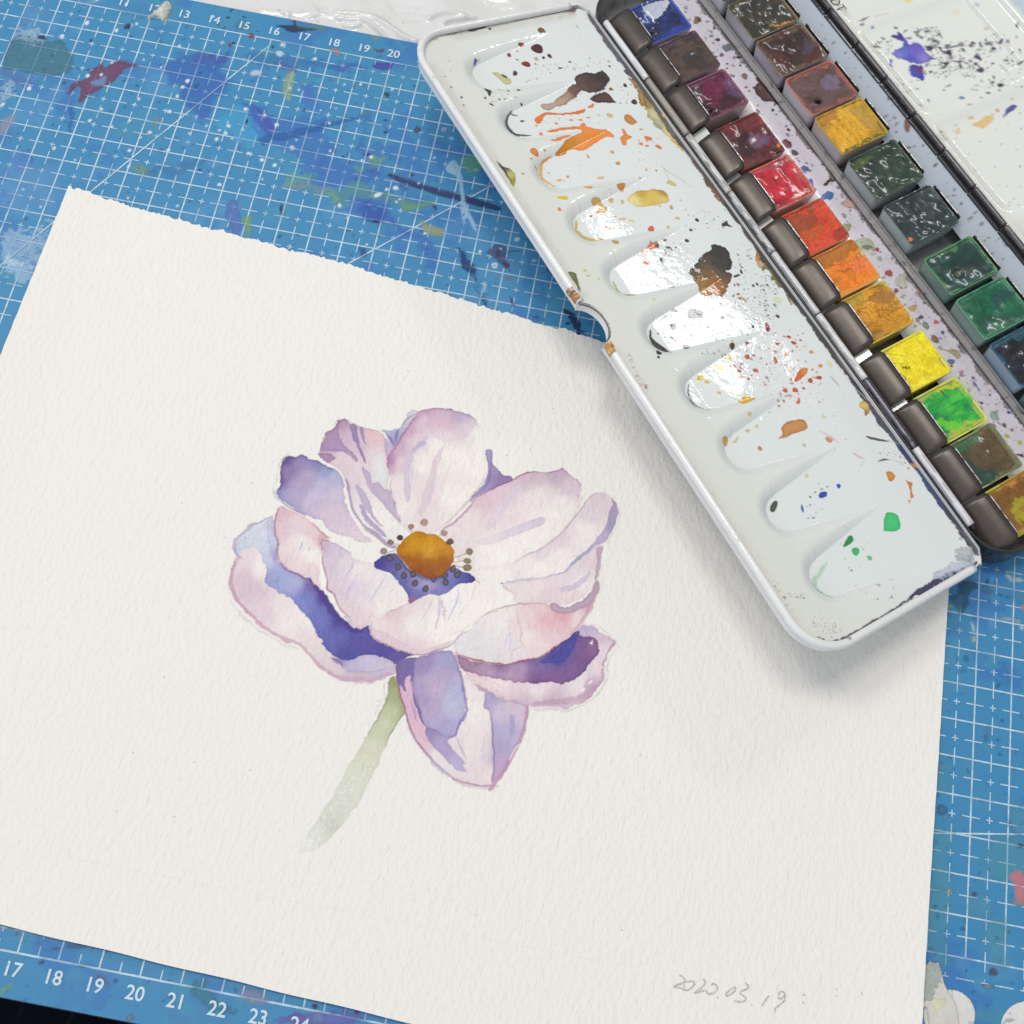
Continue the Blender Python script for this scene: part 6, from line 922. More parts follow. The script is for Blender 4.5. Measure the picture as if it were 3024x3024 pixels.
outl = [(E1 + .02, w0) for w0 in np.linspace(.5, WE - 1.2, 8)] + arc(E1 - 1.2, WE - 1.2, 1.22, 0, math.pi / 2) + [(a0, WE + .02) for a0 in np.linspace(E1 - 1.5, 11.60, 12)] + arc(10.87, 7.0, .66, 0.0, -math.pi, 18)[0:0] + [(10.87 + .70 * math.cos(t), 7.0 + .56 * math.sin(t)) for t in np.linspace(-.12, -math.pi + .12, 20)] + [(a0, WE + .02) for a0 in np.linspace(10.15, E0 + 1.5, 12)] + arc(E0 + 1.2, WE - 1.2, 1.22, math.pi / 2, math.pi) + [(E0 - .02, w0) for w0 in np.linspace(WE - 1.3, .5, 8)] + [(.4, .2), (E1 - .4, .2)]
outl = np.array(outl)
V, F = loft([flap(outl[:, 0], outl[:, 1], -.37 + 0 * outl[:, 0]), flap(outl[:, 0], outl[:, 1], -.04 + 0 * outl[:, 0])], close_bot=True)
raw_mesh('flap_skirt', V, F, material('enamel_underside', tuple(A(228, 230, 228)), .25, .4), flapo, smooth_=False)
nt_ = np.array([(10.87 + .70 * math.cos(t), 7.0 + .56 * math.sin(t)) for t in np.linspace(-.22, -math.pi + .22, 24)])
V, F = tube(flap(nt_[:, 0], nt_[:, 1], -.10 + 0 * nt_[:, 0]), .028, 6, FN); raw_mesh('thumb_notch_edge', V, F, material('chipped_edge', tuple(A(92, 84, 70)), .6, vary=(500, .6, tuple(A(190, 160, 110)), .5)), flapo)
# rusty chips beside the notch
for p_, c_ in (((11.72, 6.88), (190, 130, 50)), ((11.86, 6.9), (206, 160, 90)), ((10.02, 6.9), (180, 120, 60)), ((9.8, 6.93), (150, 110, 80))):
    P = flap(np.array([p_[0] - .09, p_[0] + .09]), np.array([p_[1], p_[1]]), np.array([-.012, -.012])); V, F = tube(P, .128, 10, FN); raw_mesh('rust_chip', V, F, material('rust', tuple(A(*c_)), .6, vary=(700, .8, tuple(A(226, 220, 206)), .5)), flapo)

# --- hinge barrels between flap and body
def barrel(name, a0, a1, b, z, r, c, streak, parent, seg=12):
    n = 26; P = box(np.linspace(a0, a1, n), np.full(n, b), np.full(n, z)); V, F = tube(P, r, seg, (0, 0, 1)); V = np.array(V)
    C = np.tile(A(*c), (len(V), 1)); nz = .55 * rng.random((1, seg)) + .45 * np.repeat(rng.random((n // 3 + 1, seg)), 3, 0)[:n]; k_ = sstep(nz.ravel(), .55, .78)[:, None]
    if streak: C = C * (1 - k_) + A(*streak) * k_
    return raw_mesh(name, V, F, M_BARREL, parent, C)
for a0, a1, c_, s_ in ((1.02, 3.53, (226, 228, 230), (190, 186, 176)), (3.60, 5.90, (158, 152, 142), (90, 84, 80)), (5.97, 8.28, (206, 206, 206), (150, 146, 140)), (8.33, 10.66, (198, 198, 200), (120, 118, 116)), (10.71, 13.02, (204, 204, 206), (150, 148, 146)), (13.07, 15.42, (214, 214, 214), (160, 156, 150)), (15.45, 17.83, (52, 48, 66), (140, 134, 140)), (17.87, 20.46, (222, 220, 224), (168, 164, 170))):
    barrel('hinge_barrel', a0, a1, .0, 1.30, .105, c_, s_, boxo)
barrel('hinge_pin', .9, 20.6, .0, 1.295, .05, (40, 38, 42), None, boxo)
j = [.84 + 1.553 * i for i in range(-1, 14)]
for a0, a1 in zip(j[:-1], j[1:]):
    barrel('lid_hinge_barrel', max(a0 + .03, .2), min(a1 - .03, 21.3), 6.90, 1.36, .10, (62, 56, 62), (104, 98, 100), boxo)
    V, F = boxvf(box((a0 + a1) / 2, 6.72, 1.26), EA * .75, EB * .075, (0, 0, .03)); raw_mesh('hinge_leaf', V, F, M_BLACK, boxo, smooth_=False)

# --- body shell
def rrect(a0, a1, b0, b1, r, z, n=9):
    pts = arc(a1 - r, b1 - r, r, 0, math.pi / 2, n) + arc(a0 + r, b1 - r, r, math.pi / 2, math.pi, n) + arc(a0 + r, b0 + r, r, math.pi, 1.5 * math.pi, n) + arc(a1 - r, b0 + r, r, 1.5 * math.pi, 2 * math.pi, n)
    p = np.array(pts); return box(p[:, 0], p[:, 1], np.full(len(p), z))
RR = lambda ins, z: rrect(-.2 + ins, 21.78 - ins, -.16 + ins, 7.0 - ins, max(1.25 - ins, .2), z)
V, F = loft([RR(.30, .02), RR(.12, .06), RR(.03, .2), RR(0, .4), RR(0, 1.18), RR(.02, 1.26), RR(.07, 1.27), RR(.09, 1.22)], close_bot=True)
raw_mesh('body_shell', V, F, M_BLACK, boxo)
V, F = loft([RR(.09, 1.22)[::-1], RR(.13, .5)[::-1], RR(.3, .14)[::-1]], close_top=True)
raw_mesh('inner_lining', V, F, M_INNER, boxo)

# --- splashed trough between the two rows of pans
trc = lambda x, y: loc(x, y, .5)
tr_ = Canvas(.1, 21.4, 2.30, 4.06, .026, trc, A(214, 208, 218), seed=81)
Hs = (2050, 0, 4.83)
tr_.wash([(.1, 2.3), (6, 2.3), (6, 3.0), (3, 2.9), (.1, 2.8)], None, (206, 194, 176), raw=True, alpha=.5, edge=0, rough=.3, soft=.3)
tr_.wash([(10, 2.3), (20, 2.3), (20, 2.9), (14, 3.1), (10, 2.8)], None, (192, 196, 172), raw=True, alpha=.5, edge=0, rough=.3, soft=.3)
tr_.wash([(12.5, 3.5), (17.5, 3.4), (17.5, 4), (12.5, 4)], None, (196, 190, 200), raw=True, alpha=.5, edge=0, rough=.3, soft=.2)
tr_.stroke([(.2, 3.80), (6, 3.84), (12, 3.84), (19, 3.84)], None, (84, 78, 76), .16, .8, raw=True, rough=.08, dry=.35, taper=False)
for p_, zz, c_ in (([(880, 1300), (890, 1210), (950, 1130), (1040, 1200), (1200, 1330), (1280, 1440), (1200, 1480), (1100, 1455), (1000, 1420), (930, 1360)], Hs, (84, 60, 60)), ([(0, 200), (60, 190), (105, 240), (90, 290), (20, 300), (0, 290)], Hs, (140, 120, 84)), ([(300, 545), (345, 515), (375, 560), (330, 565)], Hs, (70, 60, 66)), ([(410, 650), (440, 620), (530, 630), (535, 680), (470, 710), (420, 690)], Hs, (120, 128, 134)),
                   ([(1040, 370), (1070, 345), (1135, 370), (1120, 390), (1060, 390)], G7, (90, 84, 150)), ([(1100, 490), (1130, 460), (1165, 490), (1175, 560), (1205, 580), (1180, 590), (1140, 540)], G7, (30, 56, 170)), ([(1260, 690), (1320, 640), (1380, 640), (1405, 680), (1380, 725), (1320, 715)], G7, (66, 112, 172)), ([(820, 60), (880, 20), (935, 60), (940, 110), (890, 120)], G7, (120, 44, 54)), ([(1290, 540), (1340, 500), (1380, 470), (1420, 510), (1360, 530), (1320, 560)], G7, (76, 66, 60)),
                   ([(1490, 760), (1580, 700), (1640, 760), (1640, 820), (1560, 800)], G7, (196, 164, 156)), ([(1640, 1200), (1760, 1150), (1850, 1200), (1840, 1290), (1720, 1300)], G7, (178, 188, 160)), ([(1720, 1260), (1790, 1240), (1830, 1280), (1780, 1300)], G7, (130, 144, 110)), ([(1500, 1000), (1560, 980), (1600, 1020), (1560, 1090), (1520, 1040)], G7, (150, 160, 110)),
                   ([(1300, 580), (1330, 600), (1340, 620), (1300, 610)], G3, (206, 100, 76)), ([(940, 230), (980, 230), (1000, 275), (960, 270)], G3, (170, 90, 80)), ([(1110, 480), (1180, 470), (1170, 520), (1130, 520)], G3, (196, 164, 104)), ([(1560, 1010), (1590, 1040), (1640, 1110), (1720, 1130), (1640, 1110), (1580, 1060)], G3, (110, 160, 206)), ([(1320, 770), (1400, 790), (1490, 810), (1490, 860), (1440, 850), (1380, 800)], G3, (176, 160, 124)), ([(1040, 40), (1100, 20), (1160, 60), (1120, 110), (1060, 110)], G3, (190, 192, 170)), ([(1020, 300), (1090, 250), (1110, 330), (1060, 360)], G3, (190, 190, 176)), ([(1880, 1560), (1932, 1540), (1932, 1560)], G3, (110, 70, 60))): tr_.wash(p_, zz, c_, edge=.45, rough=.05, gran=.1)
tr_.drops([(960, 180, 38, 36, (74, 52, 48)), (1240, 620, 24, 24, (126, 146, 132)), (1360, 673, 12, 12, (76, 116, 150))][:1], G7, (80, 76, 76))
tr_.drops([(1240, 620, 24, 24, (130, 148, 134)), (1360, 673, 13, 12, (70, 110, 150)), (1305, 720, 26, 28, (146, 110, 70)), (1028, 372, 18, 16, (156, 56, 50)), (890, 80, 16, 14, (176, 90, 70)), (910, 145, 18, 16, (170, 180, 160)), (1420, 880, 24, 20, (96, 124, 150)), (1422, 910, 11, 9, (176, 96, 80)), (1830, 1245, 12, 12, (50, 96, 170)), (1640, 1175, 12, 10, (100, 100, 104)), (1730, 1270, 26, 36, (160, 176, 170), .6), (1720, 1332, 12, 10, (110, 150, 180)), (1815, 1415, 18, 16, (190, 190, 90)), (1910, 1460, 18, 14, (186, 196, 80)), (1190, 1155, 1, 1)], G3, (90, 86, 90))
tr_.drops([(85, 262, 22, 20, (70, 50, 50)), (295, 380, 18, 16, (50, 50, 76)), (245, 485, 14, 14, (70, 64, 90)), (400, 760, 32, 26, (120, 112, 116)), (640, 800, 34, 18, (84, 72, 70)), (480, 885, 18, 14, (70, 70, 80)), (665, 910, 18, 14, (96, 86, 90)), (565, 910, 20, 18, (190, 160, 160)), (730, 1060, 44, 40, (140, 120, 112)), (860, 1230, 18, 16, (60, 60, 90)), (750, 1220, 26, 16, (190, 110, 100)), (795, 1275, 14, 12, (60, 56, 56)), (910, 1570, 34, 34, (110, 84, 50)), (1130, 1550, 26, 20, (120, 84, 84)), (320, 785, 22, 14, (70, 64, 60)), (915, 1120, 26, 24, (140, 50, 70)), (475, 950, 14, 14, (80, 76, 60)), (1355, 1830, 26, 22, (110, 40, 50))], Hs, (84, 80, 84))
SP = [(96, 84, 90), (120, 96, 96), (76, 70, 76), (160, 120, 116), (150, 140, 150), (110, 90, 120), (180, 130, 110), (130, 140, 120)]
r_ = random.Random(8)
for i in range(620):
    x = r_.uniform(.1, 21.3); y = r_.uniform(2.4, 3.9); rr = .014 + .06 * r_.random() ** 4; tr_.drop(x, y, rr * r_.uniform(.9, 1.5), rr, r_.choice(SP), r_.uniform(0, 3), alpha=r_.uniform(.35, .95))
tz = .42 + .075 * np.clip((3.2 - tr_.Y) / .6, 0, 2) ** 2 + .10 * np.clip((tr_.Y - 3.5) / .5, 0, 1) ** 2 + .012 * vnoise(tr_.ny, tr_.nx, 40, 6)
M_TROUGH = material('splashed_enamel', None, .25, .4, bump=[((500, 500, 500), 3, .06, .0004)])
grid_mesh('central_trough', box(tr_.X, tr_.Y, 0 * tr_.X) * [1, 1, 0] + tz[..., None] * np.array([0, 0, 1.]), tr_.c, M_TROUGH, boxo)
# rail and thin upright lip along the second row
V, F = merge([boxvf(box(10.3, 3.88, .575), EA * 10.1, EB * .085, (0, 0, .02)), boxvf(box(10.3, 3.975, .63), EA * 10.1, EB * .012, (0, 0, .075))]); raw_mesh('pan_rail', V, F, M_RAIL, boxo, smooth_=False)
V, F = merge([boxvf(box(10.3, .30, .5), EA * 10.2, EB * .12, (0, 0, .02))]); raw_mesh('pan_rail', V, F, M_METAL, boxo, smooth_=False)

# --- bluish side wall beyond the second row
wc = lambda x, y: loc(x, y, 1.0)
ww = Canvas(.1, 21.5, 5.92, 6.70, .035, wc, A(178, 188, 198), seed=91)
L0 = (2424, 0, 2.415)
ww.scatter([(0, 100), (120, 160), (1100, 1500), (1449, 1900), (1300, 1900), (0, 250)], L0, 90, .012, .05, [(80, 84, 100), (60, 66, 80), (120, 110, 116), (90, 60, 66)], seed=4)
for p_, c_ in (([(90, 200), (130, 250), (150, 300), (110, 270)], (110, 50, 66)), ([(430, 640), (470, 660), (500, 700), (470, 716), (440, 690)], (88, 124, 156)), ([(590, 890), (620, 890), (632, 950), (610, 955)], (130, 84, 66)), ([(890, 1180), (950, 1250), (1000, 1330), (950, 1320), (900, 1250)], (116, 84, 110)), ([(1255, 1670), (1300, 1700), (1350, 1780), (1300, 1780), (1260, 1730)], (56, 110, 120)), ([(390, 600), (430, 620), (410, 650)], (90, 84, 70))): ww.wash(p_, L0, c_, edge=.3, rough=.05)
wz = .70 + (ww.Y - 5.92) * .70; grid_mesh('side_wall', box(ww.X, ww.Y, 0 * ww.X) * [1, 1, 0] + wz[..., None] * np.array([0, 0, 1.]), ww.c, material('side_enamel', None, .5, 0, spec=.3), boxo)

# --- right-hand lid with its broad mixing areas
LB = EB + np.array([0, 0, .11]); LB /= np.linalg.norm(LB); LN = np.cross(EA, LB); LN = LN if LN[2] > 0 else -LN; LO = TR * [1, 1, 0] + EB * 6.9 + np.array([0, 0, 1.3])
def lc(x, y):
    d = ray(x, y); o = LO - LN * .03; s = ((o - CAM) @ LN) / (d @ LN); p = CAM + d * s[..., None] - o
    return np.stack([p @ EA, 6.9 + p @ LB], -1)
def lidp(a, b, h): return LO + np.multiply.outer(np.asarray(a, float), EA) + np.multiply.outer(np.asarray(b, float) - 6.9, LB) + np.multiply.outer(np.asarray(h, float), LN)
ld = Canvas(-.1, 21.7, 6.98, 13.6, .045, lc, A(226, 229, 220), seed=95)
b_ = ld.Y; aa = ld.X
hl = np.zeros_like(aa); phase = (aa - .12 * (b_ - 6.9) - .95) / 4.13; fr = (phase - np.floor(phase)) * 4.13
rid = sstep(fr, 3.55, 4.05); inw = sstep(b_, 7.15, 7.5) * (1 - sstep(b_, 10.94, 11.0))
hl = -inw * .13 * (1 - np.exp(-((fr - 3.8) / .42) ** 2)) * (1 - .9 * np.exp(-(fr + .33) ** 2 / .18))
hl += .16 * sstep(b_, 11.7, 11.85) * (1 - sstep(b_, 12.6, 12.9)) + .01 * vnoise(ld.ny, ld.nx, 40, 2)
wl = ld.wash
wl([(510, 240), (550, 220), (580, 225), (590, 260), (640, 255), (665, 245), (650, 265), (610, 270), (640, 300), (690, 290), (740, 320), (760, 360), (800, 385), (830, 405), (790, 410), (720, 440), (650, 430), (570, 405), (510, 375), (530, 345), (580, 325), (600, 290), (560, 270)], L0, (76, 72, 170), ctl=[((550, 240), (66, 56, 140)), ((620, 280), (84, 76, 180)), ((590, 350), (92, 110, 200)), ((540, 375), (130, 126, 190)), ((700, 340), (104, 90, 190)), ((760, 380), (140, 130, 200)), ((660, 400), (84, 84, 180)), ((800, 400), (110, 96, 180))], edge=.45, gran=.16, rough=.05)
wl([(640, 480), (660, 450), (740, 455), (740, 500), (720, 550), (690, 540), (650, 520)], L0, (84, 50, 130), ctl=[((660, 500), (60, 80, 190)), ((700, 480), (96, 50, 110)), ((705, 540), (50, 70, 180))], edge=.4, rough=.05)
for p_, c_ in (([(495, 420), (515, 410), (510, 440), (525, 470), (500, 455)], (60, 90, 190)), ([(370, 318), (395, 310), (420, 318), (400, 326), (380, 326)], (66, 40, 66)), ([(430, 255), (470, 262), (450, 272)], (60, 60, 90)), ([(265, 150), (290, 140), (345, 122), (300, 150)], (130, 60, 110)), ([(275, 180), (310, 165), (300, 185)], (150, 120, 160)), ([(590, 210), (630, 198), (600, 215)], (70, 64, 110)), ([(750, 310), (800, 315), (808, 340), (780, 345)], (56, 40, 76)), ([(845, 320), (870, 320), (880, 350), (930, 345), (940, 390), (920, 385), (860, 345)], (56, 40, 76)), ([(905, 325), (980, 312), (985, 320), (920, 332)], (60, 44, 80)), ([(855, 430), (900, 425), (930, 425), (900, 460), (870, 465), (890, 445)], (66, 44, 80)), ([(930, 420), (1000, 412), (1030, 418), (980, 428)], (66, 50, 86)), ([(1060, 310), (1080, 285), (1110, 295), (1075, 305), (1070, 325)], (60, 50, 96)), ([(1100, 395), (1120, 375), (1150, 400), (1145, 415)], (84, 50, 110)), ([(1085, 880), (1130, 860), (1170, 830), (1220, 815), (1240, 840), (1200, 870), (1170, 900), (1130, 890)], (226, 196, 130)), ([(965, 920), (990, 900), (1000, 930), (975, 938)], (228, 206, 160)), ([(1055, 830), (1090, 822), (1095, 840), (1065, 848)], (222, 194, 140)), ([(1305, 825), (1340, 760), (1380, 742), (1410, 750), (1390, 780), (1340, 800)], (92, 84, 160)), ([(600, 5), (640, 2), (660, 18), (620, 30)], (232, 224, 150)), ([(840, 960), (890, 965), (900, 1000), (850, 1010)], (206, 204, 190)), ([(1340, 1660), (1390, 1650), (1380, 1680)], (200, 200, 190))): wl(p_, L0, c_, edge=.5, ew=.03, rough=.03)
ld.drops([(1150, 487, 24, 18, (62, 46, 84), .3), (1280, 610, 24, 16, (58, 50, 84)), (1190, 668, 14, 8), (1270, 648, 10, 5), (1230, 580, 12, 8), (1240, 540, 8, 12), (540, 186, 12, 8, (50, 60, 130)), (370, 190, 10, 9, (120, 160, 200)), (575, 690, 14, 14, (70, 130, 190)), (1005, 697, 18, 14, (110, 150, 190)), (610, 662, 10, 7, (50, 70, 150)), (536, 616, 11, 8, (80, 120, 180)), (585, 600, 8, 8, (60, 90, 160)), (775, 705, 8, 10, (90, 140, 190)), (695, 620, 10, 5, (120, 150, 190)), (712, 745, 10, 6, (110, 150, 190)), (885, 630, 8, 7, (120, 160, 200)), (918, 598, 18, 5, (90, 120, 180), .4), (1058, 750, 14, 5, (150, 170, 200)), (1267, 777, 14, 12, (216, 180, 130)), (1395, 190, 10, 14, (50, 50, 60)), (1240, 333, 16, 13, (84, 60, 110)), (1185, 270, 10, 6), (1110, 440, 14, 9, (80, 60, 110)), (1025, 340, 10, 9), (1015, 310, 10, 6), (1145, 300, 6, 12), (755, 210, 9, 8), (1285, 290, 18, 10, (110, 90, 140), .4), (1330, 300, 12, 16, (160, 140, 170)), (1432, 445, 14, 8, (90, 80, 120)), (1110, 40, 20, 14, (200, 206, 214)), (970, 70, 22, 18, (232, 228, 190)), (1185, 190, 14, 10, (224, 200, 170)), (1045, 275, 8, 6, (224, 190, 140)), (857, 940, 10, 8, (96, 60, 90)), (1370, 700, 10, 5, (220, 190, 150)), (1140, 700, 10, 5, (170, 170, 200)), (1235, 437, 10, 6), (1130, 480, 8, 5, (70, 60, 90)), (1310, 1515, 5, 4), (1415, 360, 8, 6)], L0, (66, 60, 86))
KP = [(84, 72, 110), (66, 60, 90), (110, 104, 140), (96, 96, 110), (130, 110, 140)]
for pts, n, r1 in (([(660, 180), (850, 180), (900, 290), (780, 300), (690, 240)], 70, .05), ([(340, 300), (500, 250), (520, 300), (500, 420), (360, 390)], 30, .04), ([(750, 290), (1240, 280), (1200, 450), (850, 460), (760, 480)], 110, .07), ([(740, 440), (1200, 440), (1100, 540), (740, 540)], 90, .045), ([(1000, 440), (1440, 430), (1440, 640), (1060, 640)], 60, .045), ([(1160, 220), (1400, 260), (1440, 420), (1240, 420)], 30, .05), ([(500, 540), (720, 540), (720, 760), (560, 740)], 14, .03), ([(760, 820), (1449, 700), (1449, 1700), (1100, 1200)], 26, .03)): ld.scatter(pts, L0, n, .012, r1, KP, seed=n)
ld.stroke([(.1, 7.2), (6, 7.18), (15, 7.2), (21, 7.2)], None, (206, 202, 186), .14, .4, raw=True, soft=.15, taper=False)
ld.stroke([(385, 130), (430, 108), (480, 90)], L0, (186, 160, 186), .04, .7); ld.stroke([(0, 12.25), (12, 12.25)], None, (166, 188, 206), .6, .7, raw=True, soft=.15, taper=False, dry=.2)
mk = rr_sd(aa, b_, -.05, 21.65, 7.0, 13.2, .9) < 0
lid = grid_mesh('lid_mixing_tray', lidp(aa, b_, hl), ld.c, M_ENAMEL, boxo, fmask=mk[:-1, :-1] & mk[1:, 1:] & mk[:-1, 1:] & mk[1:, :-1])
lid['label'] = 'right-hand white lid splashed with violet'
def LR(ins, z):
    a0, a1, b0, b1, r = -.1 + ins, 21.7 - ins, 6.97 + ins, 13.25 - ins, .9
    p = np.array(arc(a1 - r, b1 - r, r, 0, math.pi / 2, 9) + arc(a0 + r, b1 - r, r, math.pi / 2, math.pi, 9) + arc(a0 + r, b0 + r, r, math.pi, 1.5 * math.pi, 9) + arc(a1 - r, b0 + r, r, 1.5 * math.pi, 2 * math.pi, 9))
    return lidp(p[:, 0], p[:, 1], np.full(len(p), z - 1.3))
V, F = loft([LR(.05, .95), LR(0, 1.0), LR(-.03, 1.24), LR(0, 1.36), LR(.10, 1.36), LR(.12, 1.20)], close_bot=True); raw_mesh('lid_rim', V, F, M_RIM, lid)
text_mesh('maker_lettering', 'REMBRANDT', .43, tuple(lidp(4.13, 7.115, .008)), EA, LB, material('lettering', tuple(A(88, 84, 66)), .5), lid, .0, .12, z=.006, align='RIGHT')

# --- spring clips that hold the first row
def clip_mesh():
    prof = [(.16, .50), (.19, .80), (.28, 1.00), (.44, 1.13), (.64, 1.24), (.84, 1.31), (.99, 1.335)]
    n = 12; V = []; F = []
    for th_ in (0, .03):
        for i, (b, z) in enumerate(prof):
            for k_ in range(n):
                u = k_ / (n - 1) * 2 - 1; L = .79 - .03 * max(0, (b - .75) / .3) ** 2
                bb = b - .05 * abs(u) ** 9; V.append((u * L, bb, z - th_ - .035 * abs(u) ** 8))
    m_ = len(prof) * n
    for s0 in (0, m_):
        for i in range(len(prof) - 1):
            for k_ in range(n - 1):
                q_ = [s0 + i * n + k_, s0 + i * n + k_ + 1, s0 + (i + 1) * n + k_ + 1, s0 + (i + 1) * n + k_]; F.append(q_ if s0 == 0 else q_[::-1])
    for k_ in range(n - 1): F.append([m_ - n + k_, m_ - n + k_ + 1, 2 * m_ - n + k_ + 1, 2 * m_ - n + k_])
    for i in range(len(prof) - 1):
        F.append([i * n, (i + 1) * n, m_ + (i + 1) * n, m_ + i * n]); F.append([(i + 1) * n - 1, m_ + (i + 1) * n - 1, m_ + (i + 2) * n - 1, (i + 2) * n - 1])
    return V, F
R1 = [(.8, 2.4), (2.48, 4.12), (4.2, 5.75), (6.08, 7.8), (7.88, 9.5), (9.68, 11.3), (11.33, 12.9), (12.95, 14.6), (14.86, 16.42), (16.56, 18.2), (18.22, 19.78), (19.86, 21.4)]
R2 = [(.4, 2.0), (2.1, 3.75), (3.8, 5.4), (5.48, 7.1), (7.15, 8.75), (8.95, 10.62), (10.85, 12.45), (12.95, 14.42), (14.55, 16.1), (16.22, 17.85), (17.93, 19.5)]
cv_, cf_ = clip_mesh(); clip0 = None
def place(o, a, b, z, mirror=False):
    p = (box(a, b, z) - BASE[boxo.name]) * S; o.location = p; o.rotation_euler = (0, 0, ANG + (math.pi if mirror else 0))
M_LIP = material('bright_lip', tuple(A(206, 204, 206)), .25, metal=.6, vary=(500, .9, tuple(A(70, 62, 76)), .5))
lipV, lipF = tube([(x, 1.0, 1.335 - .035 * abs(x / .74) ** 8) for x in np.linspace(-.62, .62, 16)], .020, 6)
for i, (a0, a1) in enumerate(R1):
    if clip0 is None:
        clip0 = raw_mesh('spring_clip', cv_, cf_, M_METAL, boxo, local=True); lip0 = raw_mesh('clip_lip', lipV, lipF, M_LIP, clip0, local=True); c_, l_ = clip0, lip0
    else: c_ = clip0.copy(); col.objects.link(c_); c_.parent = boxo; l_ = lip0.copy(); col.objects.link(l_); l_.parent = c_
    place(c_, (a0 + a1) / 2 + .02, 0, 0)
leaf = merge([boxvf((0, 0, 0), (.66, 0, 0), (0, .012, 0), (0, 0, .16))]); leaf0 = None
for i, (a0, a1) in enumerate(R2):
    if leaf0 is None: leaf0 = raw_mesh('side_spring', leaf[0], leaf[1], M_METAL, boxo, local=True, smooth_=False); l_ = raw_mesh('clip_lip', *tube([(x, 0, .16) for x in np.linspace(-.6, .6, 12)], .018, 6), M_LIP, leaf0, local=True); lip2 = l_; c_ = leaf0
    else: c_ = leaf0.copy(); col.objects.link(c_); c_.parent = boxo; l_ = lip2.copy(); col.objects.link(l_); l_.parent = c_
    place(c_, (a0 + a1) / 2, 5.97, 1.06)
# white tabs of the tin seen between the clips
for i in range(len(R1) - 1):
    a_m = (R1[i][1] + R1[i + 1][0]) / 2; V, F = boxvf(box(a_m, .62, .93), EA * .17, EB * .22 + np.array([0, 0, .08]), (0, 0, .012)); raw_mesh('rack_tab', V, F, M_RIM, boxo, smooth_=False)

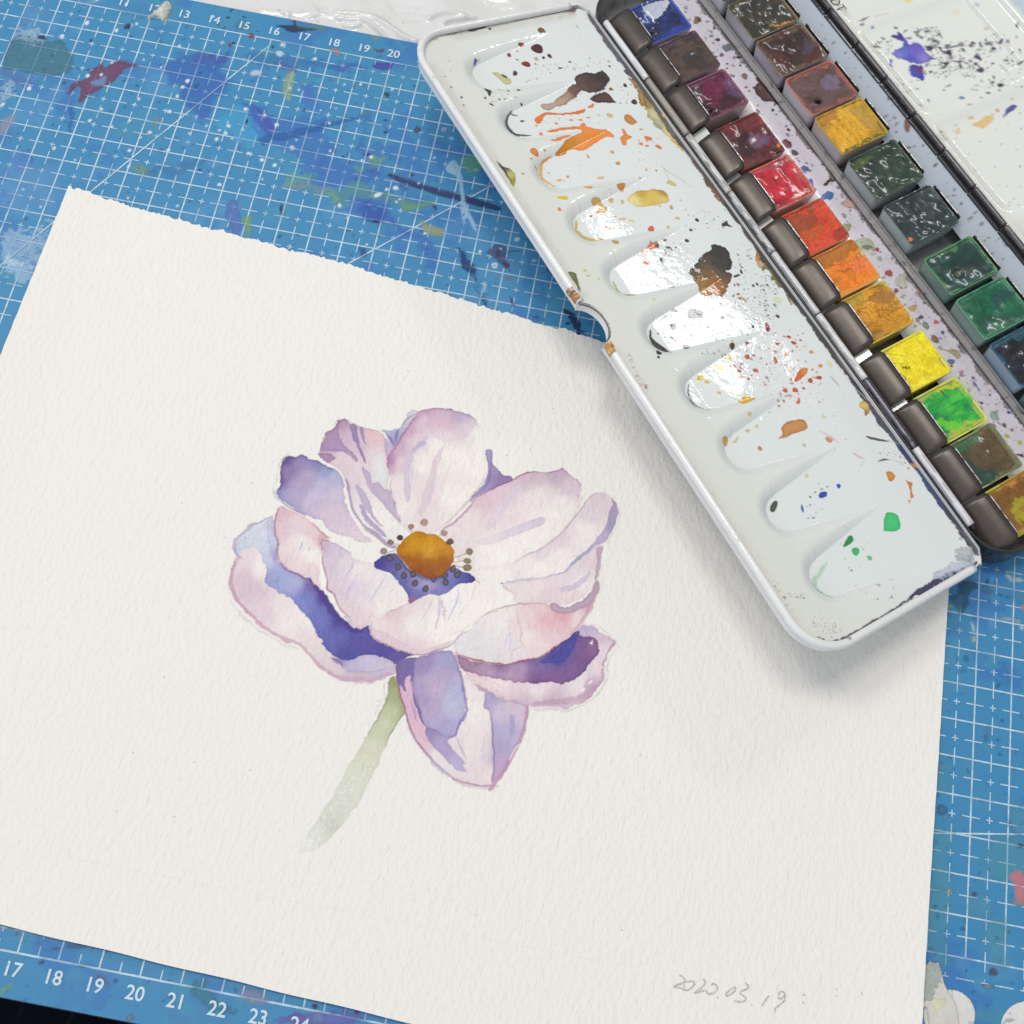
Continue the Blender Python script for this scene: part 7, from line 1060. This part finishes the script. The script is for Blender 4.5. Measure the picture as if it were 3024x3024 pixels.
# --- half pans of paint, every one its own thing
M_PAN = material('pan_plastic', None, .38, .1, bump=[((300, 300, 300), 3, .2, .0004)])
M_WET = material('glossy_paint', None, .25, .55, spec=.4, bump=[((170, 170, 170), 2, .22, .0010), ((600, 600, 600), 2, .05, .0003)], croug=.07)
M_DRY = material('dried_paint', None, .5, .05, spec=.35, bump=[((240, 240, 240), 4, .45, .0012), ((1100, 1100, 1100), 3, .2, .0003)])
def pan(row, k_, label, main, c2, c3, rimc, side, wet, lump=.03, spill=.5, feats=(), dip=.0, tilt=0.0, gap=0.0):
    a0, a1 = (R1, R2)[row][k_]; b0, b1 = ((.86, 2.52), (4.0, 5.88))[row]; L = (a1 - a0) / 2 - .015; Wd = (b1 - b0) / 2
    ctr = box((a0 + a1) / 2, (b0 + b1) / 2, .17)
    root = thing('paint_pan', label, 'paint pan', ctr, ANG + tilt, 'half pans of watercolour in the paint box')
    seed = row * 50 + k_ + 7; H = 1.03
    def ring(ins, z, r=.12): 
        q = np.array(arc(L - ins - r, Wd - ins - r, r, 0, math.pi / 2, 4) + arc(-L + ins + r, Wd - ins - r, r, math.pi / 2, math.pi, 4) + arc(-L + ins + r, -Wd + ins + r, r, math.pi, 1.5 * math.pi, 4) + arc(L - ins - r, -Wd + ins + r, r, 1.5 * math.pi, 2 * math.pi, 4)); return np.c_[q, np.full(len(q), z)]
    rings = [ring(.13, 0), ring(.10, .02), ring(.045, H * .45), ring(.005, H - .03), ring(0, H), ring(.02, H + .004), ring(.05, H), ring(.07, H - .05), ring(.085, H - .35)]
    V, F = loft(rings, close_bot=True); V = np.array(V); rg = np.random.default_rng(seed); n = len(rings[0])
    C = np.zeros((len(V), 3))
    for ri in range(len(rings)):
        base_c = A(*side) if ri < 4 else A(*rimc)
        nzz = rg.random(n); mixk = sstep(nzz, .45, .9)[:, None] * (.55 if ri >= 3 else .25); C[ri * n:(ri + 1) * n] = base_c * (1 - mixk) + A(*c2) * mixk
    raw_mesh('pan_shell', V, F, M_PAN, root, C, local=True)
    st = .022; g = Canvas(-L - .01, L + .01, -Wd - .01, Wd + .01, st, None, A(*main), seed=seed)
    X, Y = g.X, g.Y; n1 = vnoise(g.ny, g.nx, 22, seed); n2 = vnoise(g.ny, g.nx, 9, seed + 1); n3 = vnoise(g.ny, g.nx, 4, seed + 2) * .4 + .7 * (vaniso(g.ny, g.nx, 3, 16, seed + 4) if seed % 2 else vaniso(g.ny, g.nx, 14, 3, seed + 4))
    nn = n1 * .6 + n2 * .5 + n3 * .25
    k2 = sstep(nn, -.1, .8)[..., None] * .85; k3 = sstep(-nn + .3 * n3, .35, 1.0)[..., None] * .8
    C = A(*main) * (1 - k2) + A(*c2) * k2; C = C * (1 - k3) + A(*c3) * k3; C *= (1 + .12 * g.f)[..., None] * (1 + .1 * n3)[..., None]
    edge_d = -rr_sd(X, Y, -L, L, -Wd, Wd, .12); er = edge_d + .05 * n2 + .03 * n3
    kr = (1 - sstep(er, .05, .18))[..., None] * (1 - spill * .75); C = C * (1 - kr) + A(*rimc) * kr * .8 + C * kr * .2
    g.c = np.clip(C, .002, .9)
    z = H - .045 + lump * (n1 * .45 + n2 * .22 + (.02 if wet else .12) * n3) - dip * np.exp(-((X) ** 2 + (Y) ** 2) / .22) 
    z = np.where(edge_d < .075, H + .004 + .012 * sstep(nn, -.2, .6), z)
    for f in feats:
        kind = f[0]
        if kind == 'wash': g.wash(f[1], None, f[2], raw=True, edge=.2, rough=.12, alpha=f[3] if len(f) > 3 else .85, gran=.15)
        elif kind == 'pit': z -= f[4] * np.exp(-(((X - f[1]) ** 2 + (Y - f[2]) ** 2) / f[3] ** 2))
        elif kind == 'ring': r0 = np.hypot(X - f[1], Y - f[2]); z += .03 * np.exp(-((r0 - f[3]) / .03) ** 2) - .02 * (r0 < f[3])
        elif kind == 'crack': 
            rr_ = np.random.default_rng(seed + 9)
            for q in range(f[1]):
                p = rr_.uniform(-.45, .45, 2); pts = [p]; an = rr_.uniform(0, 6.28)
                for s_ in range(6): an += rr_.uniform(-.8, .8); p = p + .12 * np.array([math.cos(an), math.sin(an)]); pts.append(p)
                g.stroke(pts, None, f[2], .022, .75, raw=True, rough=.03)
        elif kind == 'drop': g.drop(f[1], f[2], f[3], f[4], f[5])
        elif kind == 'swirl':
            for q in range(9): r0 = .06 + .05 * q / 2; z += .018 * np.sin(16 * np.hypot(X - f[1], Y - f[2]) + 3 * np.arctan2(Y - f[2], X - f[1])) * np.exp(-((X - f[1]) ** 2 + (Y - f[2]) ** 2) / .05) / 3
    cover = (edge_d > .065) | ((edge_d > .004) & (nn + .35 * n3 > (.85 - 1.9 * spill)))
    P = np.stack([X, Y, z + .004], -1)
    fm_ = cover[:-1, :-1] & cover[1:, 1:] & cover[:-1, 1:] & cover[1:, :-1]
    grid_mesh('paint_cake', P, g.c, M_WET if wet else M_DRY, root, fmask=fm_, local=True)
    return root
W_, P_, D_, C_ = 'wash', 'pit', 'drop', 'crack'
pan(0, 0, 'ultramarine blue pan at the far end of the left row, partly worn to white', (22, 36, 92), (40, 70, 160), (14, 20, 46), (60, 84, 170), (196, 200, 206), True, .03, .25, [(W_, [(-.7, -.2), (-.1, -.1), (-.3, .5), (-.7, .8)], (206, 210, 220), .8), (W_, [(-.5, -.85), (-.2, -.7), (-.3, -.4), (-.6, -.4)], (24, 28, 110)), ('swirl', .35, -.5)], dip=.12)
pan(0, 1, 'dark grey-brown pan between the ultramarine and the maroon', (62, 52, 50), (90, 72, 62), (52, 50, 60), (116, 84, 104), (160, 150, 150), False, .03, .8, [(D_, -.05, .25, .03, .07, (170, 186, 206))])
pan(0, 2, 'deep maroon pan with a swirl of glossy ridges', (64, 18, 34), (112, 22, 66), (38, 16, 22), (132, 78, 104), (190, 184, 172), True, .035, .3, [('swirl', .4, -.4), (W_, [(-.3, .5), (.3, .6), (.5, .85), (-.4, .85)], (104, 76, 116), .6)], dip=.1)
pan(0, 3, 'crimson-brown pan with a dark hollow, above the bright red', (96, 32, 34), (132, 42, 40), (44, 24, 28), (120, 54, 50), (170, 130, 120), True, .04, .9, [(P_, .05, -.1, .35, .12), (W_, [(-.3, -.5), (.4, -.3), (.3, .2), (-.4, .1)], (52, 30, 34), .8), (W_, [(-.2, .2), (.3, .1), (.2, .6), (-.2, .6)], (120, 92, 124), .6), (D_, .55, .75, .07, .05, (226, 140, 50))])
pan(0, 4, 'bright red pan, fifth from the far end of the left row', (186, 30, 42), (206, 50, 70), (128, 26, 36), (216, 140, 124), (226, 190, 176), True, .045, .75, [(P_, -.2, -.3, .3, .05), (W_, [(-.7, -.4), (-.6, -.2), (-.55, .5), (-.7, .5)], (150, 80, 96), .7), (D_, .6, .3, .05, .3, (236, 200, 186))])
pan(0, 5, 'orange-red pan between the bright red and the orange', (206, 68, 40), (220, 78, 46), (140, 74, 36), (196, 110, 84), (216, 180, 150), False, .05, .8, [(W_, [(-.6, -.7), (-.1, -.6), (-.1, .1), (-.6, .3)], (138, 76, 40), .75), (W_, [(-.1, -.4), (.4, -.4), (.3, .2), (-.1, .2)], (206, 100, 36), .7), (W_, [(.3, .5), (.7, .3), (.7, .8), (.4, .85)], (124, 56, 44), .6), (C_, 3, (120, 50, 30))])
pan(0, 6, 'orange pan with a wrinkled brownish top edge', (236, 132, 28), (236, 118, 50), (176, 118, 40), (226, 190, 110), (232, 214, 160), False, .045, .8, [(W_, [(-.7, -.7), (-.3, -.6), (-.3, .7), (-.7, .8)], (170, 110, 44), .8), (W_, [(.0, .2), (.3, .1), (.4, .8), (.0, .8)], (240, 130, 70), .8), (C_, 8, (120, 80, 30))])
pan(0, 7, 'cracked ochre-orange pan beside the lemon yellow', (206, 140, 34), (222, 156, 40), (152, 106, 44), (204, 190, 84), (216, 206, 130), False, .055, .75, [(C_, 14, (92, 58, 26)), (W_, [(-.5, .1), (.0, .3), (.0, .7), (-.5, .7)], (150, 104, 56), .7), (W_, [(-.7, -.8), (-.5, -.7), (-.5, -.1), (-.7, -.1)], (170, 150, 60), .7), (W_, [(.4, .0), (.7, -.2), (.7, .5), (.5, .6)], (200, 140, 40), .7)])
pan(0, 8, 'lemon yellow pan, the brightest in the left row', (242, 220, 20), (246, 228, 50), (220, 196, 20), (222, 214, 90), (216, 206, 80), False, .035, .85, [(D_, -.02, -.38, .035, .03, (130, 120, 30)), (D_, .02, -.30, .05, .04, (120, 110, 40)), (D_, .06, -.22, .03, .03, (130, 120, 30)), (W_, [(.4, -.7), (.65, -.7), (.6, .2), (.45, .1)], (226, 196, 20), .6), (D_, .25, -.55, .08, .04, (150, 130, 30)), (C_, 3, (170, 150, 20))])
pan(0, 9, 'leaf green pan smeared with yellow at its edges', (44, 166, 66), (84, 196, 66), (28, 134, 76), (222, 216, 110), (226, 220, 130), False, .045, .35, [(W_, [(-.7, -.3), (-.55, .2), (-.5, .85), (-.7, .85)], (212, 204, 60), .8), (W_, [(.1, -.6), (.5, -.5), (.6, .1), (.3, .0), (.2, -.2)], (110, 206, 50), .8), (W_, [(.6, -.8), (.7, .8), (.6, .8), (.55, 0)], (206, 190, 90), .7), (D_, -.55, .15, .1, .03, (140, 90, 30))])
pan(0, 10, 'murky olive-brown pan edged with green, next to last in left row', (84, 70, 42), (98, 78, 48), (40, 66, 46), (150, 160, 110), (220, 216, 140), True, .035, .7, [(W_, [(-.1, -.9), (.75, -.9), (.7, -.1), (.2, -.3), (-.2, -.5)], (22, 72, 60), .85), (W_, [(-.7, -.8), (-.5, -.8), (-.45, .0), (-.6, .2)], (46, 116, 80), .7), (D_, -.6, .45, .12, .03, (170, 100, 60))])
pan(0, 11, 'brown pan with yellow smears at the near end of the left row', (124, 82, 24), (132, 92, 28), (110, 66, 24), (206, 194, 60), (232, 228, 150), True, .03, .6, [(W_, [(.0, -.35), (.35, -.4), (.45, .2), (.2, .5), (-.2, .2)], (176, 170, 30), .7), (W_, [(.1, -.1), (.3, .0), (.2, .25)], (146, 110, 34), .7), (W_, [(-.75, -.5), (-.62, -.5), (-.6, .8), (-.72, .8)], (206, 130, 60), .7)])
pan(1, 0, 'black pan cut by the top edge of the photo in the right row', (44, 42, 40), (60, 58, 60), (30, 28, 30), (70, 66, 70), (196, 198, 206), True, .02, .9)
pan(1, 1, 'dark olive pan with painted-in wet glints at the far end of the right row', (50, 46, 34), (70, 60, 34), (34, 36, 30), (126, 112, 84), (186, 186, 196), True, .06, .7, [(D_, .0, .1, .02, .02, (240, 240, 236)), (D_, .12, .02, .025, .02, (240, 240, 236)), (D_, -.05, -.1, .07, .02, (200, 200, 190)), (W_, [(.55, .0), (.66, .0), (.66, .8), (.58, .8)], (200, 150, 70), .7)])  # the near-white drops are highlights painted into the cake colour
pan(1, 2, 'dark chestnut brown pan framed by a tan rim', (56, 34, 26), (84, 38, 34), (40, 28, 22), (128, 110, 84), (178, 170, 186), True, .05, .3, [(P_, .0, .2, .45, .06), (W_, [(-.1, .5), (.3, .4), (.3, .85), (-.3, .85)], (84, 74, 86), .6)], dip=.05)
pan(1, 3, 'dull purple-brown pan with a salmon rim and a small hole', (92, 70, 66), (104, 78, 76), (70, 54, 50), (190, 112, 92), (196, 190, 196), False, .035, .3, [(P_, .35, -.35, .11, .2), (D_, .35, -.35, .07, .12, (34, 32, 26)), (W_, [(-.3, .1), (.1, .0), (.1, .7), (-.3, .7)], (122, 108, 132), .7)])
pan(1, 4, 'mustard yellow pan with a coiled mark, only yellow in the right row', (216, 158, 34), (222, 170, 52), (176, 132, 50), (150, 140, 60), (178, 178, 190), False, .05, .7, [('ring', .0, -.1, .2), ('ring', -.02, -.05, .12), (W_, [(-.5, .3), (.4, .5), (.5, .85), (-.5, .85)], (170, 140, 70), .65), (W_, [(-.7, -.9), (-.45, -.9), (-.4, -.3), (-.7, -.2)], (150, 84, 44), .5), (W_, [(.66, -.9), (.76, -.9), (.76, .8), (.68, .8)], (70, 90, 36), .8)])
pan(1, 5, 'dark green pan just below the mustard yellow', (36, 56, 42), (44, 68, 48), (26, 40, 34), (70, 84, 66), (180, 190, 192), True, .05, .9, [(W_, [(-.5, -.9), (-.4, -.6), (-.5, .0), (-.7, -.3)], (92, 104, 50), .6)])
pan(1, 6, 'blackish green pan with painted-in grey glints and an orange speck at its corner', (32, 46, 44), (40, 56, 58), (24, 34, 34), (56, 84, 74), (170, 186, 188), True, .055, .95, [(D_, .55, -.82, .08, .07, (226, 140, 60)), (W_, [(-.2, .0), (.2, -.1), (.3, .3), (-.1, .4)], (62, 68, 62), .6)])  # the grey wash is a glint put into the cake colour
pan(1, 7, 'deep bottle green pan with a hole worn through and bright green edges', (18, 56, 48), (20, 70, 60), (16, 40, 38), (92, 150, 96), (120, 150, 146), True, .02, .25, [('ring', .15, -.2, .17), (D_, .15, -.2, .13, .15, (76, 84, 46)), (D_, .2, .1, .06, .12, (84, 80, 50)), (W_, [(.3, -.6), (.6, -.5), (.6, .2), (.35, .0)], (44, 84, 78), .6)], dip=.06)
pan(1, 8, 'emerald green pan with a glossy dish-shaped hollow', (12, 88, 62), (16, 104, 66), (22, 66, 58), (84, 150, 112), (150, 176, 176), True, .02, .3, [(W_, [(-.4, .2), (-.2, .2), (.0, .75), (-.2, .8)], (30, 58, 84), .7), (D_, .1, .1, .14, .05, (50, 130, 120))], dip=.1)
pan(1, 9, 'blue-black indigo pan at the right edge of the photo', (20, 20, 28), (34, 36, 48), (14, 14, 20), (56, 110, 140), (150, 176, 200), True, .05, .6, [(W_, [(-.76, -.9), (-.6, -.9), (-.6, .9), (-.76, .9)], (40, 100, 120), .6)])
pan(1, 10, 'dark teal pan at the near end of the right row, mostly out of the photo', (20, 34, 40), (28, 48, 56), (16, 26, 30), (60, 84, 100), (90, 110, 124), True, .03, .8)

# ================================================================== SMALL THINGS LYING ON THE MAT
def puddle(name, pts, zo, top, mat_, label, cat, cols, z0=.0, step=.02, seed=3, lump=.3):
    P = smooth(np.array([(q[0], q[1]) for q in matconv(np.array([zo[0] + p[0] / zo[2] for p in pts]), np.array([zo[1] + p[1] / zo[2] for p in pts]))]), True, 4)
    c = Canvas(P[:, 0].min() - .1, P[:, 0].max() + .1, P[:, 1].min() - .1, P[:, 1].max() + .1, step, matconv, A(*cols[0]), seed=seed)
    d2 = np.full(c.X.shape, 1e9); ins = np.zeros(c.X.shape, bool)
    for (ax, ay), (bx, by) in zip(P, np.roll(P, -1, 0)):
        ex, ey = bx - ax, by - ay; L = ex * ex + ey * ey + 1e-12; t = np.clip(((c.X - ax) * ex + (c.Y - ay) * ey) / L, 0, 1)
        d2 = np.minimum(d2, (c.X - ax - t * ex) ** 2 + (c.Y - ay - t * ey) ** 2)
        if ay != by: ins ^= ((ay > c.Y) != (by > c.Y)) & (c.X < ex * (c.Y - ay) / (by - ay) + ax)
    d = np.sqrt(d2) * np.where(ins, 1, -1); z = z0 + top * np.clip(d / lump, 0, 1) ** .5 * (1 + .15 * c.n1)
    z = np.where(d <= 0, z0 - .002, z)
    for q in cols[1:]: c.wash(q[0], zo, q[1], alpha=q[2] if len(q) > 2 else .8, edge=.2, rough=.1, gran=.1)
    c.c *= (1 + .04 * c.g + .03 * c.f)[..., None]
    m_ = d > -step * .7; Pm = np.stack([c.X, -c.Y, z], -1); cx, cy = P.mean(0)
    o = grid_mesh(name, Pm, np.clip(c.c, 0, .9), mat_, fmask=m_[:-1, :-1] & m_[1:, 1:] & m_[:-1, 1:] & m_[1:, :-1], base=(cx, -cy, 0))
    return tag(o, label, cat)
M_GLUE = material('dried_glue', None, .45, .2, bump=[((300, 300, 300), 3, .5, .001)])
puddle('dried_glue_blob', [(170, 268), (240, 225), (300, 165), (370, 90), (440, 45), (500, 55), (520, 110), (500, 160), (480, 200), (440, 270), (400, 308), (375, 300), (352, 262), (290, 235), (210, 282)], (400, 0, 4.83), .30, M_GLUE, 'creamy white blob of dried glue covering part of the number 12 on the mat', 'glue blob', [(222, 220, 206), ([(300, 170), (370, 90), (430, 70), (420, 140), (380, 200), (320, 210)], (172, 176, 170), .8), ([(160, 270), (240, 220), (280, 235), (210, 285)], (190, 190, 180), .7)], step=.012)
M_SCRAP = material('scrap_paper', None, .85, spec=.2, bump=[((400, 400, 400), 4, .4, .0008)])
S6 = (2674, 2674, 5.52)
def disc(cx, cy, r, n=30): return [(cx + r * math.cos(t), cy + r * math.sin(t)) for t in np.linspace(0, 2 * math.pi, n, endpoint=False)]
puddle('round_paper_sticker', disc(712, 1790, 418), S6, .02, M_SCRAP, 'round white paper sticker half under a torn scrap at lower right of the mat', 'sticker', [(222, 222, 218), ([(680, 1380), (740, 1380), (730, 1480), (700, 1440)], (150, 140, 166), .7), ([(1030, 1860), (1120, 1840), (1110, 1920), (1040, 1932)], (176, 180, 196), .7), ([(740, 1700), (800, 1760), (760, 1800)], (196, 190, 206), .6)], z0=.008, lump=.03, seed=5)
puddle('round_paper_sticker', disc(1965, 1975, 408), S6, .02, M_SCRAP, 'round white paper sticker at the extreme lower right, cut by the photo edge', 'sticker', [(222, 222, 218), ([(1620, 1840), (1700, 1860), (1800, 1932), (1640, 1932)], (150, 166, 176), .7), ([(1620, 1740), (1700, 1760), (1660, 1780)], (150, 146, 160), .7)], z0=.008, lump=.03, seed=6)
puddle('torn_paper_scrap', [(150, 1655), (160, 1200), (240, 960), (330, 955), (390, 912), (450, 935), (525, 930), (545, 980), (575, 1060), (590, 1140), (610, 1230), (650, 1330), (700, 1420), (780, 1560), (830, 1700), (850, 2000), (560, 2040), (385, 2000), (350, 1800), (325, 1670), (240, 1650)], S6, .05, M_SCRAP, 'torn scrap of greyish masking paper lapping over the round sticker beside the painting', 'paper scrap', [(212, 210, 202), ([(150, 1640), (160, 1200), (250, 960), (500, 940), (560, 1100), (560, 1280), (440, 1430), (330, 1640)], (158, 168, 164), .8), ([(400, 1600), (520, 1500), (620, 1560), (540, 1720), (430, 1740)], (214, 210, 176), .7)], z0=.03, lump=.03, seed=7)
# grid lines of the stain: a hair of plastic film curling off the mat
